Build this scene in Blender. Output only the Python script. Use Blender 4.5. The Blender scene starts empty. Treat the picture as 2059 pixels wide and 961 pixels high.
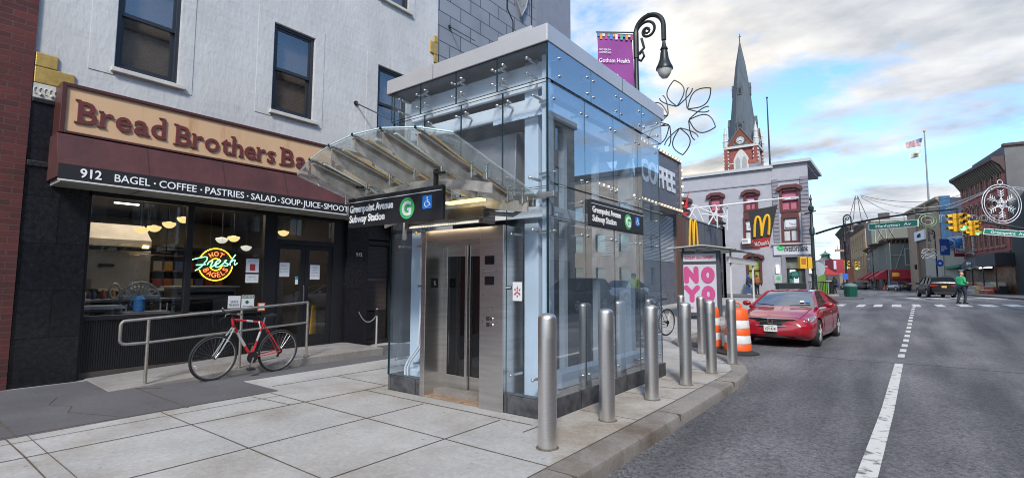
import bpy, bmesh, math, random
from mathutils import Vector, Matrix
random.seed(7)
S = bpy.context.scene
COL = S.collection
R = math.radians
# ---------------------------------------------------------------- camera, sky, sun, exposure
YAW, PITCH, ROLL = 0.65117297, 0.08547009, 0.00316276
CAMZ = 1.45
FW = Vector((-math.sin(YAW)*math.cos(PITCH), math.cos(YAW)*math.cos(PITCH), math.sin(PITCH)))
_r = FW.cross(Vector((0, 0, 1))).normalized(); _u = _r.cross(FW)
RT = _r*math.cos(ROLL)+_u*math.sin(ROLL); UP = -_r*math.sin(ROLL)+_u*math.cos(ROLL)
cam = bpy.data.cameras.new('camera'); camo = bpy.data.objects.new('camera', cam); COL.objects.link(camo)
m = Matrix.Identity(4)
for i in range(3):
    m[i][0], m[i][1], m[i][2] = RT[i], UP[i], -FW[i]
m.translation = (0, 0, CAMZ); camo.matrix_world = m
cam.sensor_width = 36; cam.lens = 1018.93/2059*36; cam.clip_start = .05; cam.clip_end = 3000
S.camera = camo
SUN_EL, SUN_AZ = R(41), R(147)      # azimuth measured from +Y towards +X
w = bpy.data.worlds.new('World'); S.world = w; w.use_nodes = True
nt = w.node_tree; nt.nodes.clear()
N = nt.nodes.new; L = nt.links.new
def mth(op, a, b=None, c=None, tree=None):
    t = tree or nt
    n = t.nodes.new('ShaderNodeMath'); n.operation = op
    for i, v in enumerate((a, b, c)):
        if v is None: continue
        if isinstance(v, (int, float)): n.inputs[i].default_value = v
        else: t.links.new(v, n.inputs[i])
    return n.outputs[0]
out = N('ShaderNodeOutputWorld'); bg = N('ShaderNodeBackground'); sky = N('ShaderNodeTexSky')
sky.sky_type = 'NISHITA'; sky.sun_disc = False; sky.sun_elevation = SUN_EL; sky.sun_rotation = SUN_AZ
sky.air_density = 1.1; sky.dust_density = 1.0
bg.inputs['Strength'].default_value = .125
tc = N('ShaderNodeTexCoord'); sx = N('ShaderNodeSeparateXYZ'); L(tc.outputs['Generated'], sx.inputs[0])
zz = mth('ADD', mth('MAXIMUM', sx.outputs[2], 0.0), .17)
cb = N('ShaderNodeCombineXYZ')
L(mth('DIVIDE', sx.outputs[0], zz), cb.inputs[0]); L(mth('DIVIDE', sx.outputs[1], zz), cb.inputs[1])
mp = N('ShaderNodeMapping'); L(cb.outputs[0], mp.inputs['Vector'])
mp.inputs['Rotation'].default_value = (0, 0, R(-62)); mp.inputs['Scale'].default_value = (.85, 1.25, 1); mp.inputs['Location'].default_value = (2.9, 4.35, 0)
n1 = N('ShaderNodeTexNoise'); L(mp.outputs[0], n1.inputs['Vector']); n1.inputs['Scale'].default_value = 1.05; n1.inputs['Detail'].default_value = 9; n1.inputs['Roughness'].default_value = .61; n1.inputs['Distortion'].default_value = .35
n2 = N('ShaderNodeTexNoise'); L(mp.outputs[0], n2.inputs['Vector']); n2.inputs['Scale'].default_value = 1.7; n2.inputs['Detail'].default_value = 6; n2.inputs['Roughness'].default_value = .55
dr_ = N('ShaderNodeVectorMath'); dr_.operation = 'DOT_PRODUCT'; L(tc.outputs['Generated'], dr_.inputs[0]); dr_.inputs[1].default_value = (math.cos(R(22)), math.sin(R(22)), 0)
cov = mth('SUBTRACT', n1.outputs['Fac'], mth('MULTIPLY', mth('MAXIMUM', mth('SUBTRACT', dr_.outputs['Value'], .42), 0.0), .40))
r1 = N('ShaderNodeValToRGB'); L(cov, r1.inputs[0])
r1.color_ramp.elements[0].position = .45; r1.color_ramp.elements[1].position = .57
r2 = N('ShaderNodeValToRGB'); L(n2.outputs['Fac'], r2.inputs[0])
e = r2.color_ramp.elements
e[0].position = .38; e[0].color = (2.5, 2.8, 3.3, 1); e[1].position = .62; e[1].color = (6.0, 6.05, 6.1, 1)
mx = N('ShaderNodeMixRGB'); L(r1.outputs[0], mx.inputs[0])
hz = N('ShaderNodeMixRGB'); hz.blend_type = 'MULTIPLY'; hz.inputs[0].default_value = 1; L(sky.outputs[0], hz.inputs[1]); hz.inputs[2].default_value = (1.15, 1.55, 1.9, 1)
L(hz.outputs[0], mx.inputs[1]); L(r2.outputs[0], mx.inputs[2])
# a warm glow on the clouds low over the street, where the sun stands behind them
gd = N('ShaderNodeVectorMath'); gd.operation = 'DOT_PRODUCT'; L(tc.outputs['Generated'], gd.inputs[0])
gdir = (FW + RT*(1385-1029.5)/1019 - UP*(265-480.5)/1019).normalized(); gd.inputs[1].default_value = gdir
glow = mth('POWER', mth('MAXIMUM', gd.outputs['Value'], 0.0), 60.0)
mg = N('ShaderNodeMixRGB'); mg.blend_type = 'MULTIPLY'; L(mth('MULTIPLY', glow, .65), mg.inputs[0]); L(mx.outputs[0], mg.inputs[1]); mg.inputs[2].default_value = (1.3, 1.1, .84, 1)
hr = N('ShaderNodeMixRGB'); L(mth('MULTIPLY', mth('POWER', mth('SUBTRACT', 1.0, mth('MAXIMUM', sx.outputs[2], 0.0)), 14.0), .8), hr.inputs[0]); L(mg.outputs[0], hr.inputs[1]); hr.inputs[2].default_value = (4.6, 5.3, 6.3, 1)
L(hr.outputs[0], bg.inputs['Color']); L(bg.outputs[0], out.inputs['Surface'])
sl = bpy.data.lights.new('sun', 'SUN'); sl.energy = 2.9; sl.angle = R(9); sl.color = (1, .93, .83)
so = bpy.data.objects.new('sun', sl); COL.objects.link(so)
sd = Vector((math.sin(SUN_AZ)*math.cos(SUN_EL), math.cos(SUN_AZ)*math.cos(SUN_EL), math.sin(SUN_EL)))
so.rotation_euler = sd.to_track_quat('Z', 'Y').to_euler(); so.location = (10, 0, 30)
S.view_settings.view_transform = 'Standard'; S.view_settings.look = 'None'; S.view_settings.exposure = 0.46; S.view_settings.gamma = 1
S.render.engine = 'CYCLES'; S.cycles.pixel_filter_type = 'BLACKMAN_HARRIS'; S.cycles.filter_width = 1.05
S.cycles.use_denoising = True; S.cycles.max_bounces = 7; S.cycles.diffuse_bounces = 3; S.cycles.glossy_bounces = 4
S.cycles.transparent_max_bounces = 24; S.cycles.caustics_reflective = False; S.cycles.caustics_refractive = False

# ---------------------------------------------------------------- helpers
def FP(x, y, d):                       # a point d metres in front of the camera seen at photo pixel (x, y)
    return Vector((0, 0, CAMZ)) + (FW + RT*((x-1029.5)/1018.93) - UP*((y-480.5)/1018.93))*d
def GZ(y):                             # height of the road along the street
    t = min(max((y-16)/14, 0), 1); return -.13+.46*(t*t*(3-2*t)*.5+t*.5)
WC = {}                                # roots whose parts are given in world coordinates
def root_of(o):
    while o.parent: o = o.parent
    return o
def tag(o, label=None, cat=None, group=None, kind=None):
    if label: o['label'] = label
    if cat: o['category'] = cat
    if group: o['group'] = group
    if kind: o['kind'] = kind
    return o
def thing(name, label, cat, loc=(0, 0, 0), rz=0, group=None, wc=False):
    o = bpy.data.objects.new(name, None); COL.objects.link(o); o.empty_display_size = .2
    o.location = loc; o.rotation_euler = (0, 0, rz); tag(o, label, cat, group)
    if wc: WC[o.name] = Vector(loc)
    return o
def link(name, me, mat, parent=None, off=None):
    me.materials.clear()
    if mat: me.materials.append(mat)
    o = bpy.data.objects.new(name, me); COL.objects.link(o)
    if parent:
        o.parent = parent
        rt = root_of(parent)
        if rt.name in WC: me.transform(Matrix.Translation(-WC[rt.name]))
    return o
def frame(o, xd, yd):
    xd = Vector(xd).normalized(); yd = Vector(yd); yd = (yd-xd*yd.dot(xd)).normalized(); zd = xd.cross(yd)
    m = Matrix.Identity(4)
    for i in range(3): m[i][0], m[i][1], m[i][2] = xd[i], yd[i], zd[i]
    m.translation = Vector(o); return m
class MB:
    def __init__(s): s.v = []; s.f = []; s.M = None
    def _a(s, vs, fs):
        b = len(s.v)
        s.v += [tuple(s.M @ Vector(p)) if s.M else tuple(p) for p in vs]
        s.f += [[b+i for i in f] for f in fs]; return s
    def box(s, x0, y0, z0, x1, y1, z1):
        return s._a([(x0, y0, z0), (x1, y0, z0), (x1, y1, z0), (x0, y1, z0), (x0, y0, z1), (x1, y0, z1), (x1, y1, z1), (x0, y1, z1)],
                    [(0, 3, 2, 1), (4, 5, 6, 7), (0, 1, 5, 4), (1, 2, 6, 5), (2, 3, 7, 6), (3, 0, 4, 7)])
    def bar(s, p0, p1, wd, ht, up=(0, 0, 1)):     # rectangular bar between two points
        p0, p1 = Vector(p0), Vector(p1); d = (p1-p0).normalized(); up = Vector(up)
        sd = d.cross(up)
        if sd.length < 1e-4: sd = d.cross(Vector((1, 0, 0)))
        sd.normalize(); u = sd.cross(d)
        q = []
        for p in (p0, p1):
            for a, b in ((-1, -1), (1, -1), (1, 1), (-1, 1)): q.append(p+sd*a*wd/2+u*b*ht/2)
        return s._a(q, [(0, 1, 2, 3), (7, 6, 5, 4), (0, 4, 5, 1), (1, 5, 6, 2), (2, 6, 7, 3), (3, 7, 4, 0)])
    def prism(s, pts, ax, a0, a1):
        n = len(pts)
        def P(p, a):
            return {'x': (a, p[0], p[1]), 'y': (p[0], a, p[1]), 'z': (p[0], p[1], a)}[ax]
        return s._a([P(p, a0) for p in pts]+[P(p, a1) for p in pts],
                    [list(range(n)), list(range(2*n-1, n-1, -1))]+[(i, (i+1) % n, n+(i+1) % n, n+i) for i in range(n)])
    def tube(s, pts, r, n=8, closed=False, caps=True):
        pts = [Vector(p) for p in pts]; k = len(pts)
        rr = r if isinstance(r, (list, tuple)) else [r]*k
        rings = []; nrm = None
        for i, p in enumerate(pts):
            a = pts[i-1] if (i or closed) else p
            b = pts[(i+1) % k] if (i < k-1 or closed) else p
            t = (b-a).normalized()
            if nrm is None:
                nrm = t.orthogonal().normalized()
            nrm = (nrm-t*nrm.dot(t))
            nrm = nrm.normalized() if nrm.length > 1e-5 else t.orthogonal().normalized()
            bn = t.cross(nrm)
            rings.append([p+(nrm*math.cos(2*math.pi*j/n)+bn*math.sin(2*math.pi*j/n))*rr[i] for j in range(n)])
        vs = [q for g in rings for q in g]; fs = []
        for i in range(k if closed else k-1):
            a, b = i*n, ((i+1) % k)*n
            for j in range(n): fs.append((a+j, a+(j+1) % n, b+(j+1) % n, b+j))
        if caps and not closed:
            fs.append(list(range(n))[::-1]); fs.append([(k-1)*n+j for j in range(n)])
        return s._a(vs, fs)
    def cyl(s, p0, p1, r0, r1=None, n=16):
        return s.tube([p0, p1], [r0, r0 if r1 is None else r1], n)
    def lathe(s, c, prof, n=24, ax='z'):
        c = Vector(c); k = len(prof); vs = []; fs = []
        for r, z in prof:
            for j in range(n):
                a = 2*math.pi*j/n
                d = {'z': (r*math.cos(a), r*math.sin(a), z), 'y': (r*math.cos(a), z, r*math.sin(a)), 'x': (z, r*math.cos(a), r*math.sin(a))}[ax]
                vs.append(c+Vector(d))
        for i in range(k-1):
            for j in range(n): fs.append((i*n+j, i*n+(j+1) % n, (i+1)*n+(j+1) % n, (i+1)*n+j))
        fs.append([j for j in range(n)][::-1]); fs.append([(k-1)*n+j for j in range(n)])
        return s._a(vs, fs)
    def sph(s, c, r, n=12, sc=(1, 1, 1)):
        c = Vector(c); k = max(4, n//2); prof = []
        vs = []; fs = []
        for i in range(k+1):
            a = math.pi*i/k
            for j in range(n):
                b = 2*math.pi*j/n
                vs.append(c+Vector((r*sc[0]*math.sin(a)*math.cos(b), r*sc[1]*math.sin(a)*math.sin(b), -r*sc[2]*math.cos(a))))
        for i in range(k):
            for j in range(n): fs.append((i*n+j, i*n+(j+1) % n, (i+1)*n+(j+1) % n, (i+1)*n+j))
        return s._a(vs, fs)
    def slab(s, rows, th, d=(0, 0, -1)):          # surface given as rows of points, with thickness along d
        k = len(rows); n = len(rows[0]); d = Vector(d)*th
        vs = [Vector(p) for r in rows for p in r]; vs += [p+d for p in vs]; o = k*n; fs = []
        for i in range(k-1):
            for j in range(n-1):
                a = (i*n+j, i*n+j+1, (i+1)*n+j+1, (i+1)*n+j)
                fs.append(a); fs.append([o+q for q in a[::-1]])
        ed = [j for j in range(n)]+[i*n+n-1 for i in range(1, k)]+[(k-1)*n+j for j in range(n-2, -1, -1)]+[i*n for i in range(k-2, 0, -1)]
        for i in range(len(ed)):
            a, b = ed[i], ed[(i+1) % len(ed)]; fs.append((b, a, o+a, o+b))
        return s._a(vs, fs)
    def disc(s, c, r, ax, th, n=28):
        c = Vector(c); d = {'x': Vector((1, 0, 0)), 'y': Vector((0, 1, 0)), 'z': Vector((0, 0, 1))}[ax]*th/2
        return s.cyl(c-d, c+d, r, r, n)
    def wall(s, ax, pos, th, u0, u1, z0, z1, holes=()):   # wall slab with openings; ax 'x': in the y-z plane
        us = sorted({u0, u1} | {min(max(h[i], u0), u1) for h in holes for i in (0, 1)})
        zs = sorted({z0, z1} | {min(max(h[i], z0), z1) for h in holes for i in (2, 3)})
        for a, b in zip(us, us[1:]):
            runs = []
            for c, d in zip(zs, zs[1:]):
                mu, mz = (a+b)/2, (c+d)/2
                if any(h[0] < mu < h[1] and h[2] < mz < h[3] for h in holes): continue
                if runs and abs(runs[-1][1]-c) < 1e-6: runs[-1][1] = d
                else: runs.append([c, d])
            for c, d in runs:
                if ax == 'x': s.box(min(pos, pos+th), a, c, max(pos, pos+th), b, d)
                else: s.box(a, min(pos, pos+th), c, b, max(pos, pos+th), d)
        return s
    def add_mesh(s, me, M=None):
        b = len(s.v); M = M or Matrix.Identity(4)
        s.v += [tuple(M @ v.co) for v in me.vertices]; s.f += [[b+i for i in p.vertices] for p in me.polygons]; return s
    def build(s, name, mat, parent=None, smooth=False, bevel=0, ang=35, seg=2):
        me = bpy.data.meshes.new(name); me.from_pydata(s.v, [], s.f)
        bm = bmesh.new(); bm.from_mesh(me); bmesh.ops.recalc_face_normals(bm, faces=bm.faces); bm.to_mesh(me); bm.free()
        if smooth: me.shade_smooth(); me.set_sharp_from_angle(angle=R(ang))
        o = link(name, me, mat, parent)
        if bevel:
            b = o.modifiers.new('bevel', 'BEVEL'); b.width = bevel; b.segments = seg; b.limit_method = 'ANGLE'; b.angle_limit = R(40)
        return o
def txt_mesh(s, size, ext=.002, align='CENTER', bold=0, xs=1, lsp=1, chsp=1, res=3):
    c = bpy.data.curves.new('t', 'FONT'); c.body = s; c.size = size; c.extrude = ext; c.align_x = align; c.align_y = 'BOTTOM_BASELINE'
    c.offset = bold*size; c.resolution_u = res; c.space_line = lsp; c.space_character = chsp
    o = bpy.data.objects.new('t', c); me = bpy.data.meshes.new_from_object(o)
    bpy.data.objects.remove(o); bpy.data.curves.remove(c)
    if xs != 1: me.transform(Matrix.Diagonal((xs, 1, 1, 1)))
    return me
def text(name, s, size, mat, M, parent, **k):
    me = txt_mesh(s, size, **k); me.transform(M); return link(name, me, mat, parent)
def copy_tree(o, parent=None):
    c = o.copy(); COL.objects.link(c); c.parent = parent
    for ch in list(o.children): copy_tree(ch, c)
    return c
# ---------------------------------------------------------------- materials
MATS = {}
def mat(name, col, rough=.6, metal=0, var=.0, vs=3, bump=0, bs=60, em=None, es=1, spec=.5, coat=0, var2=None, stretch=None, det=5, rv=0):
    if name in MATS: return MATS[name]
    m = bpy.data.materials.new(name); m.use_nodes = True; t = m.node_tree; b = t.nodes['Principled BSDF']
    b.inputs['Base Color'].default_value = (*col, 1); b.inputs['Roughness'].default_value = rough; b.inputs['Metallic'].default_value = metal
    b.inputs['Specular IOR Level'].default_value = spec; b.inputs['Coat Weight'].default_value = coat; b.inputs['Coat Roughness'].default_value = .04
    tcn = t.nodes.new('ShaderNodeTexCoord'); vec = tcn.outputs['Object']
    if stretch:
        mpn = t.nodes.new('ShaderNodeMapping'); mpn.inputs['Scale'].default_value = stretch; t.links.new(vec, mpn.inputs[0]); vec = mpn.outputs[0]
    if var or var2:
        n = t.nodes.new('ShaderNodeTexNoise'); n.inputs['Scale'].default_value = vs; n.inputs['Detail'].default_value = det; n.inputs['Roughness'].default_value = .6
        t.links.new(vec, n.inputs['Vector'])
        rp = t.nodes.new('ShaderNodeValToRGB'); rp.color_ramp.elements[0].position = .3; rp.color_ramp.elements[1].position = .7
        c2 = var2 or tuple(c*(1+var) for c in col); c1 = tuple(c*(1-var) for c in col)
        rp.color_ramp.elements[0].color = (*c1, 1); rp.color_ramp.elements[1].color = (*c2, 1)
        t.links.new(n.outputs['Fac'], rp.inputs[0]); t.links.new(rp.outputs[0], b.inputs['Base Color'])
        if rv: t.links.new(mth('MULTIPLY_ADD', n.outputs['Fac'], rv, rough-rv/2, tree=t), b.inputs['Roughness'])
    if bump:
        n = t.nodes.new('ShaderNodeTexNoise'); n.inputs['Scale'].default_value = bs; n.inputs['Detail'].default_value = 4; t.links.new(vec, n.inputs['Vector'])
        bp = t.nodes.new('ShaderNodeBump'); bp.inputs['Strength'].default_value = bump; bp.inputs['Distance'].default_value = .01
        t.links.new(n.outputs['Fac'], bp.inputs['Height']); t.links.new(bp.outputs[0], b.inputs['Normal'])
    if em: b.inputs['Emission Color'].default_value = (*em, 1); b.inputs['Emission Strength'].default_value = es
    MATS[name] = m; return m
def brick(name, c1, c2, mortar, bw, bh, ms=.012, plane='yz', bump=.5, rough=.8, var=.25, off=.5, vs=1.5):
    m = bpy.data.materials.new(name); m.use_nodes = True; t = m.node_tree; b = t.nodes['Principled BSDF']; b.inputs['Roughness'].default_value = rough
    g = t.nodes.new('ShaderNodeTexCoord'); sp = t.nodes.new('ShaderNodeSeparateXYZ'); t.links.new(g.outputs['Object'], sp.inputs[0])
    cbn = t.nodes.new('ShaderNodeCombineXYZ'); t.links.new(sp.outputs[1 if plane == 'yz' else 0], cbn.inputs[0]); t.links.new(sp.outputs[2], cbn.inputs[1])
    br = t.nodes.new('ShaderNodeTexBrick'); t.links.new(cbn.outputs[0], br.inputs['Vector'])
    br.inputs['Color1'].default_value = (*c1, 1); br.inputs['Color2'].default_value = (*c2, 1); br.inputs['Mortar'].default_value = (*mortar, 1)
    br.inputs['Scale'].default_value = 1; br.inputs['Brick Width'].default_value = bw; br.inputs['Row Height'].default_value = bh
    br.inputs['Mortar Size'].default_value = ms; br.inputs['Mortar Smooth'].default_value = .1; br.offset = off
    n = t.nodes.new('ShaderNodeTexNoise'); n.inputs['Scale'].default_value = vs; n.inputs['Detail'].default_value = 8; t.links.new(g.outputs['Object'], n.inputs['Vector'])
    mxn = t.nodes.new('ShaderNodeMixRGB'); mxn.blend_type = 'MULTIPLY'; mxn.inputs[0].default_value = 1
    rp = t.nodes.new('ShaderNodeValToRGB'); rp.color_ramp.elements[0].position = .3; rp.color_ramp.elements[1].position = .7
    rp.color_ramp.elements[0].color = (1-var,)*3+(1,); rp.color_ramp.elements[1].color = (1+var,)*3+(1,)
    t.links.new(n.outputs['Fac'], rp.inputs[0]); t.links.new(br.outputs['Color'], mxn.inputs[1]); t.links.new(rp.outputs[0], mxn.inputs[2]); t.links.new(mxn.outputs[0], b.inputs['Base Color'])
    bp = t.nodes.new('ShaderNodeBump'); bp.inputs['Strength'].default_value = bump; bp.inputs['Distance'].default_value = .012
    n3 = t.nodes.new('ShaderNodeTexNoise'); n3.inputs['Scale'].default_value = 40; t.links.new(g.outputs['Object'], n3.inputs['Vector'])
    t.links.new(mth('SUBTRACT', mth('MULTIPLY', n3.outputs['Fac'], .3, tree=t), br.outputs['Fac'], tree=t), bp.inputs['Height']); t.links.new(bp.outputs[0], b.inputs['Normal'])
    return m
def glass(name, tint=(.93, .97, 1), refl=1.55, rough=.0, haze=0, hazecol=(.6, .65, .7)):
    m = bpy.data.materials.new(name); m.use_nodes = True; t = m.node_tree; t.nodes.clear()
    o = t.nodes.new('ShaderNodeOutputMaterial'); tr = t.nodes.new('ShaderNodeBsdfTransparent'); tr.inputs[0].default_value = (*tint, 1)
    gl = t.nodes.new('ShaderNodeBsdfGlossy'); gl.inputs['Roughness'].default_value = rough; gl.inputs['Color'].default_value = (.97, .98, 1, 1)
    fr = t.nodes.new('ShaderNodeFresnel'); fr.inputs[0].default_value = refl; mxn = t.nodes.new('ShaderNodeMixShader')
    gm = t.nodes.new('ShaderNodeNewGeometry')
    t.links.new(mth('MULTIPLY', fr.outputs[0], mth('SUBTRACT', 1.0, gm.outputs['Backfacing'], tree=t), tree=t), mxn.inputs[0]); t.links.new(tr.outputs[0], mxn.inputs[1]); t.links.new(gl.outputs[0], mxn.inputs[2])
    last = mxn
    if haze:
        df = t.nodes.new('ShaderNodeBsdfDiffuse'); df.inputs[0].default_value = (*hazecol, 1); m2 = t.nodes.new('ShaderNodeMixShader')
        n = t.nodes.new('ShaderNodeTexNoise'); n.inputs['Scale'].default_value = 5; n.inputs['Detail'].default_value = 8
        g = t.nodes.new('ShaderNodeTexCoord'); t.links.new(g.outputs['Object'], n.inputs['Vector'])
        t.links.new(mth('MULTIPLY', n.outputs['Fac'], haze*2, tree=t), m2.inputs[0]); t.links.new(mxn.outputs[0], m2.inputs[1]); t.links.new(df.outputs[0], m2.inputs[2]); last = m2
    t.links.new(last.outputs[0], o.inputs['Surface']); return m
def emit(name, col, st): return mat(name, tuple(c*.5 for c in col), .5, em=col, es=st)
BLACK = mat('black_paint', (.012, .012, .014), .35, var=.2)
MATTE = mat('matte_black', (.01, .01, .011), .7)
WHITE = mat('white_paint', (.75, .75, .76), .5, var=.04)
WTXT = mat('white_lettering', (.82, .82, .82), .5)
STEEL = mat('brushed_steel', (.6, .57, .54), .3, 1, var=.14, vs=4, stretch=(1, 1, 14), det=6)
STEELH = mat('satin_steel', (.55, .53, .5), .33, 1, var=.15, vs=6)
CHROME = mat('chrome', (.7, .7, .72), .12, 1)
IRON = mat('dark_iron', (.02, .022, .025), .4, .3, var=.2)
GLASS = glass('window_glass', (.9, .92, .93), 1.75)
# ---------------------------------------------------------------- setting: road, pavements, kerbs
def asphalt_mat():
    m = mat('asphalt', (.085, .084, .09), .85, var=.25, vs=.35, bump=1.0, bs=55)
    t = m.node_tree; b = t.nodes['Principled BSDF']; src = b.inputs['Base Color'].links[0].from_socket
    g = t.nodes.new('ShaderNodeTexCoord')
    v = t.nodes.new('ShaderNodeTexNoise'); v.inputs['Scale'].default_value = 26; v.inputs['Detail'].default_value = 8; v.inputs['Roughness'].default_value = .85; t.links.new(g.outputs['Object'], v.inputs['Vector'])
    rp = t.nodes.new('ShaderNodeValToRGB'); rp.color_ramp.elements[0].position = .38; rp.color_ramp.elements[1].position = .66
    rp.color_ramp.elements[0].color = (.25, .25, .25, 1); rp.color_ramp.elements[1].color = (2.5, 2.5, 2.5, 1)
    t.links.new(v.outputs['Fac'], rp.inputs[0]); mxn = t.nodes.new('ShaderNodeMixRGB'); mxn.blend_type = 'MULTIPLY'; mxn.inputs[0].default_value = .8
    t.links.new(src, mxn.inputs[1]); t.links.new(rp.outputs[0], mxn.inputs[2])
    # worn lighter wheel tracks and damp dark blotches
    mp = t.nodes.new('ShaderNodeMapping'); mp.inputs['Scale'].default_value = (.9, .12, 1); t.links.new(g.outputs['Object'], mp.inputs[0])
    n = t.nodes.new('ShaderNodeTexNoise'); n.inputs['Scale'].default_value = 1.3; n.inputs['Detail'].default_value = 7; t.links.new(mp.outputs[0], n.inputs['Vector'])
    r3 = t.nodes.new('ShaderNodeValToRGB'); r3.color_ramp.elements[0].position = .35; r3.color_ramp.elements[1].position = .68
    r3.color_ramp.elements[0].color = (.6, .6, .62, 1); r3.color_ramp.elements[1].color = (1.6, 1.58, 1.55, 1); t.links.new(n.outputs['Fac'], r3.inputs[0])
    m2 = t.nodes.new('ShaderNodeMixRGB'); m2.blend_type = 'MULTIPLY'; m2.inputs[0].default_value = 1; t.links.new(mxn.outputs[0], m2.inputs[1]); t.links.new(r3.outputs[0], m2.inputs[2])
    t.links.new(m2.outputs[0], b.inputs['Base Color']); return m
def concrete_mat(name, col, stain=(.62, .55, .45), amt=.5, dark=.75):
    m = bpy.data.materials.new(name); m.use_nodes = True; t = m.node_tree; b = t.nodes['Principled BSDF']; b.inputs['Roughness'].default_value = .85
    g = t.nodes.new('ShaderNodeTexCoord')
    def noise(s, d=6, r=.6):
        n = t.nodes.new('ShaderNodeTexNoise'); n.inputs['Scale'].default_value = s; n.inputs['Detail'].default_value = d; n.inputs['Roughness'].default_value = r
        t.links.new(g.outputs['Object'], n.inputs['Vector']); return n.outputs['Fac']
    def ramp(f, a, ca, bb, cbb):
        r = t.nodes.new('ShaderNodeValToRGB'); r.color_ramp.elements[0].position = a; r.color_ramp.elements[0].color = (*ca, 1)
        r.color_ramp.elements[1].position = bb; r.color_ramp.elements[1].color = (*cbb, 1); t.links.new(f, r.inputs[0]); return r.outputs[0]
    def mul(a, bb, f=1):
        x = t.nodes.new('ShaderNodeMixRGB'); x.blend_type = 'MULTIPLY'; x.inputs[0].default_value = f; t.links.new(a, x.inputs[1]); t.links.new(bb, x.inputs[2]); return x.outputs[0]
    base = ramp(noise(1.1), .3, tuple(c*.8 for c in col), .7, tuple(c*1.1 for c in col))
    st = ramp(noise(.75, 9, .7), .46, (1, 1, 1), .66, stain)
    fine = ramp(noise(22, 8, .8), .35, (.8,)*3, .65, (1.1,)*3)
    spots = ramp(noise(9, 2), .24, (dark,)*3, .33, (1, 1, 1))
    vo = t.nodes.new('ShaderNodeTexVoronoi'); vo.inputs['Scale'].default_value = 2.6; t.links.new(g.outputs['Object'], vo.inputs['Vector'])
    gum = ramp(vo.outputs['Distance'], .035, (.62,)*3, .05, (1, 1, 1))
    c = mul(mul(mul(mul(base, st, amt), fine), spots), gum)
    t.links.new(c, b.inputs['Base Color'])
    bp = t.nodes.new('ShaderNodeBump'); bp.inputs['Strength'].default_value = .25; bp.inputs['Distance'].default_value = .004; t.links.new(noise(120, 3), bp.inputs['Height']); t.links.new(bp.outputs[0], b.inputs['Normal'])
    return m
ASPH = asphalt_mat()
PAVE = concrete_mat('pale_concrete', (.395, .388, .382), (.66, .58, .48), .65)
PAVE2 = concrete_mat('stained_concrete', (.38, .355, .32), (.5, .36, .24), .8)
DARKP = concrete_mat('dark_patch', (.105, .102, .11), (.8, .75, .75), .4, .6)
PAINT = mat('road_paint', (.5, .5, .49), .75, var=.3, vs=7, bump=.3, bs=80, det=9)
_rp = [n for n in PAINT.node_tree.nodes if n.type == 'VALTORGB'][0]
_rp.color_ramp.elements[0].position = .37; _rp.color_ramp.elements[0].color = (.12, .12, .125, 1); _rp.color_ramp.elements[1].position = .47; _rp.color_ramp.elements[1].color = (.52, .52, .50, 1)
KERBM = concrete_mat('kerb_concrete', (.235, .215, .2), (.48, .38, .28), .9, .55)
JOINT = mat('joint_dirt', (.09, .07, .055), .95, var=.3, vs=8)
ys = [-60, -30, -12, 0, 5, 9]+[9+i*1.5 for i in range(1, 15)]+[34, 40, 50, 70, 110, 200, 500, 1400]
xs = [-1400, -400, -120, -40, -20, -10, -4, 0, 4, 10, 20, 40, 120, 400, 1400]
b = MB(); b._a([(x, y, GZ(y)) for y in ys for x in xs], [(j*len(xs)+i, j*len(xs)+i+1, (j+1)*len(xs)+i+1, (j+1)*len(xs)+i) for j in range(len(ys)-1) for i in range(len(xs)-1)])
tag(b.build('road', ASPH), kind='structure')
def ribbon(poly_l, poly_r, dz0, dz1, b):            # strip between two polylines (x,y), following the street's rise
    n = len(poly_l); vs = []
    for (xa, ya), (xb, yb) in zip(poly_l, poly_r):
        vs += [(xa, ya, GZ(ya)+dz0), (xb, yb, GZ(yb)+dz0), (xb, yb, GZ(yb)+dz1), (xa, ya, GZ(ya)+dz1)]
    fs = [(0, 1, 2, 3), [4*(n-1)+i for i in (3, 2, 1, 0)]]
    for i in range(n-1):
        a, c = 4*i, 4*(i+1)
        for j in range(4): fs.append((a+j, c+j, c+(j+1) % 4, a+(j+1) % 4))
    b._a(vs, fs)
KX = [(-2.0, -30), (-2.0, -8), (-2.0, 0), (-2.0, 3), (-2.0, 6), (-2.0, 8.3), (-2.06, 9.2), (-2.3, 10.0), (-2.75, 10.75), (-3.3, 11.35), (-3.9, 11.9), (-4.3, 12.5), (-4.45, 13.2), (-4.5, 14), (-4.5, 18), (-4.5, 22), (-4.5, 26), (-4.5, 30), (-4.6, 33), (-5.2, 35.2), (-6.6, 36.6), (-9.5, 37.8), (-14, 38.8)]
def offs(pl, d):
    r = []
    for i, p in enumerate(pl):
        a = Vector(pl[max(i-1, 0)]); c = Vector(pl[min(i+1, len(pl)-1)]); t = (c-a).normalized(); r.append((p[0]-t.y*d, p[1]+t.x*d))
    return r
KI = offs(KX, .26)
b = MB(); ribbon([(-14, y) for x, y in KI], KI, -.05, .13, b)
# street running to the left behind, and the block itself, carry the same pavement sheet
tag(b.build('pavement', PAVE), kind='structure')
b = MB(); R1 = offs(KX, .02); R2 = offs(KX, .06)
n = len(KX); prof = [(0, -.05), (0, .085), (.012, .115), (.045, .134), (.26, .136), (.26, -.05)]
rows = [[(p[0], p[1], GZ(KX[i][1])+h) for i, p in enumerate(offs(KX, d))] for d, h in prof]
vs = [q for r in rows for q in r]; fs = [(k*n+i, k*n+i+1, (k+1)*n+i+1, (k+1)*n+i) for k in range(len(prof)-1) for i in range(n-1)]
b._a(vs, fs); tag(b.build('kerb', KERBM, smooth=True), kind='structure')
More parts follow.
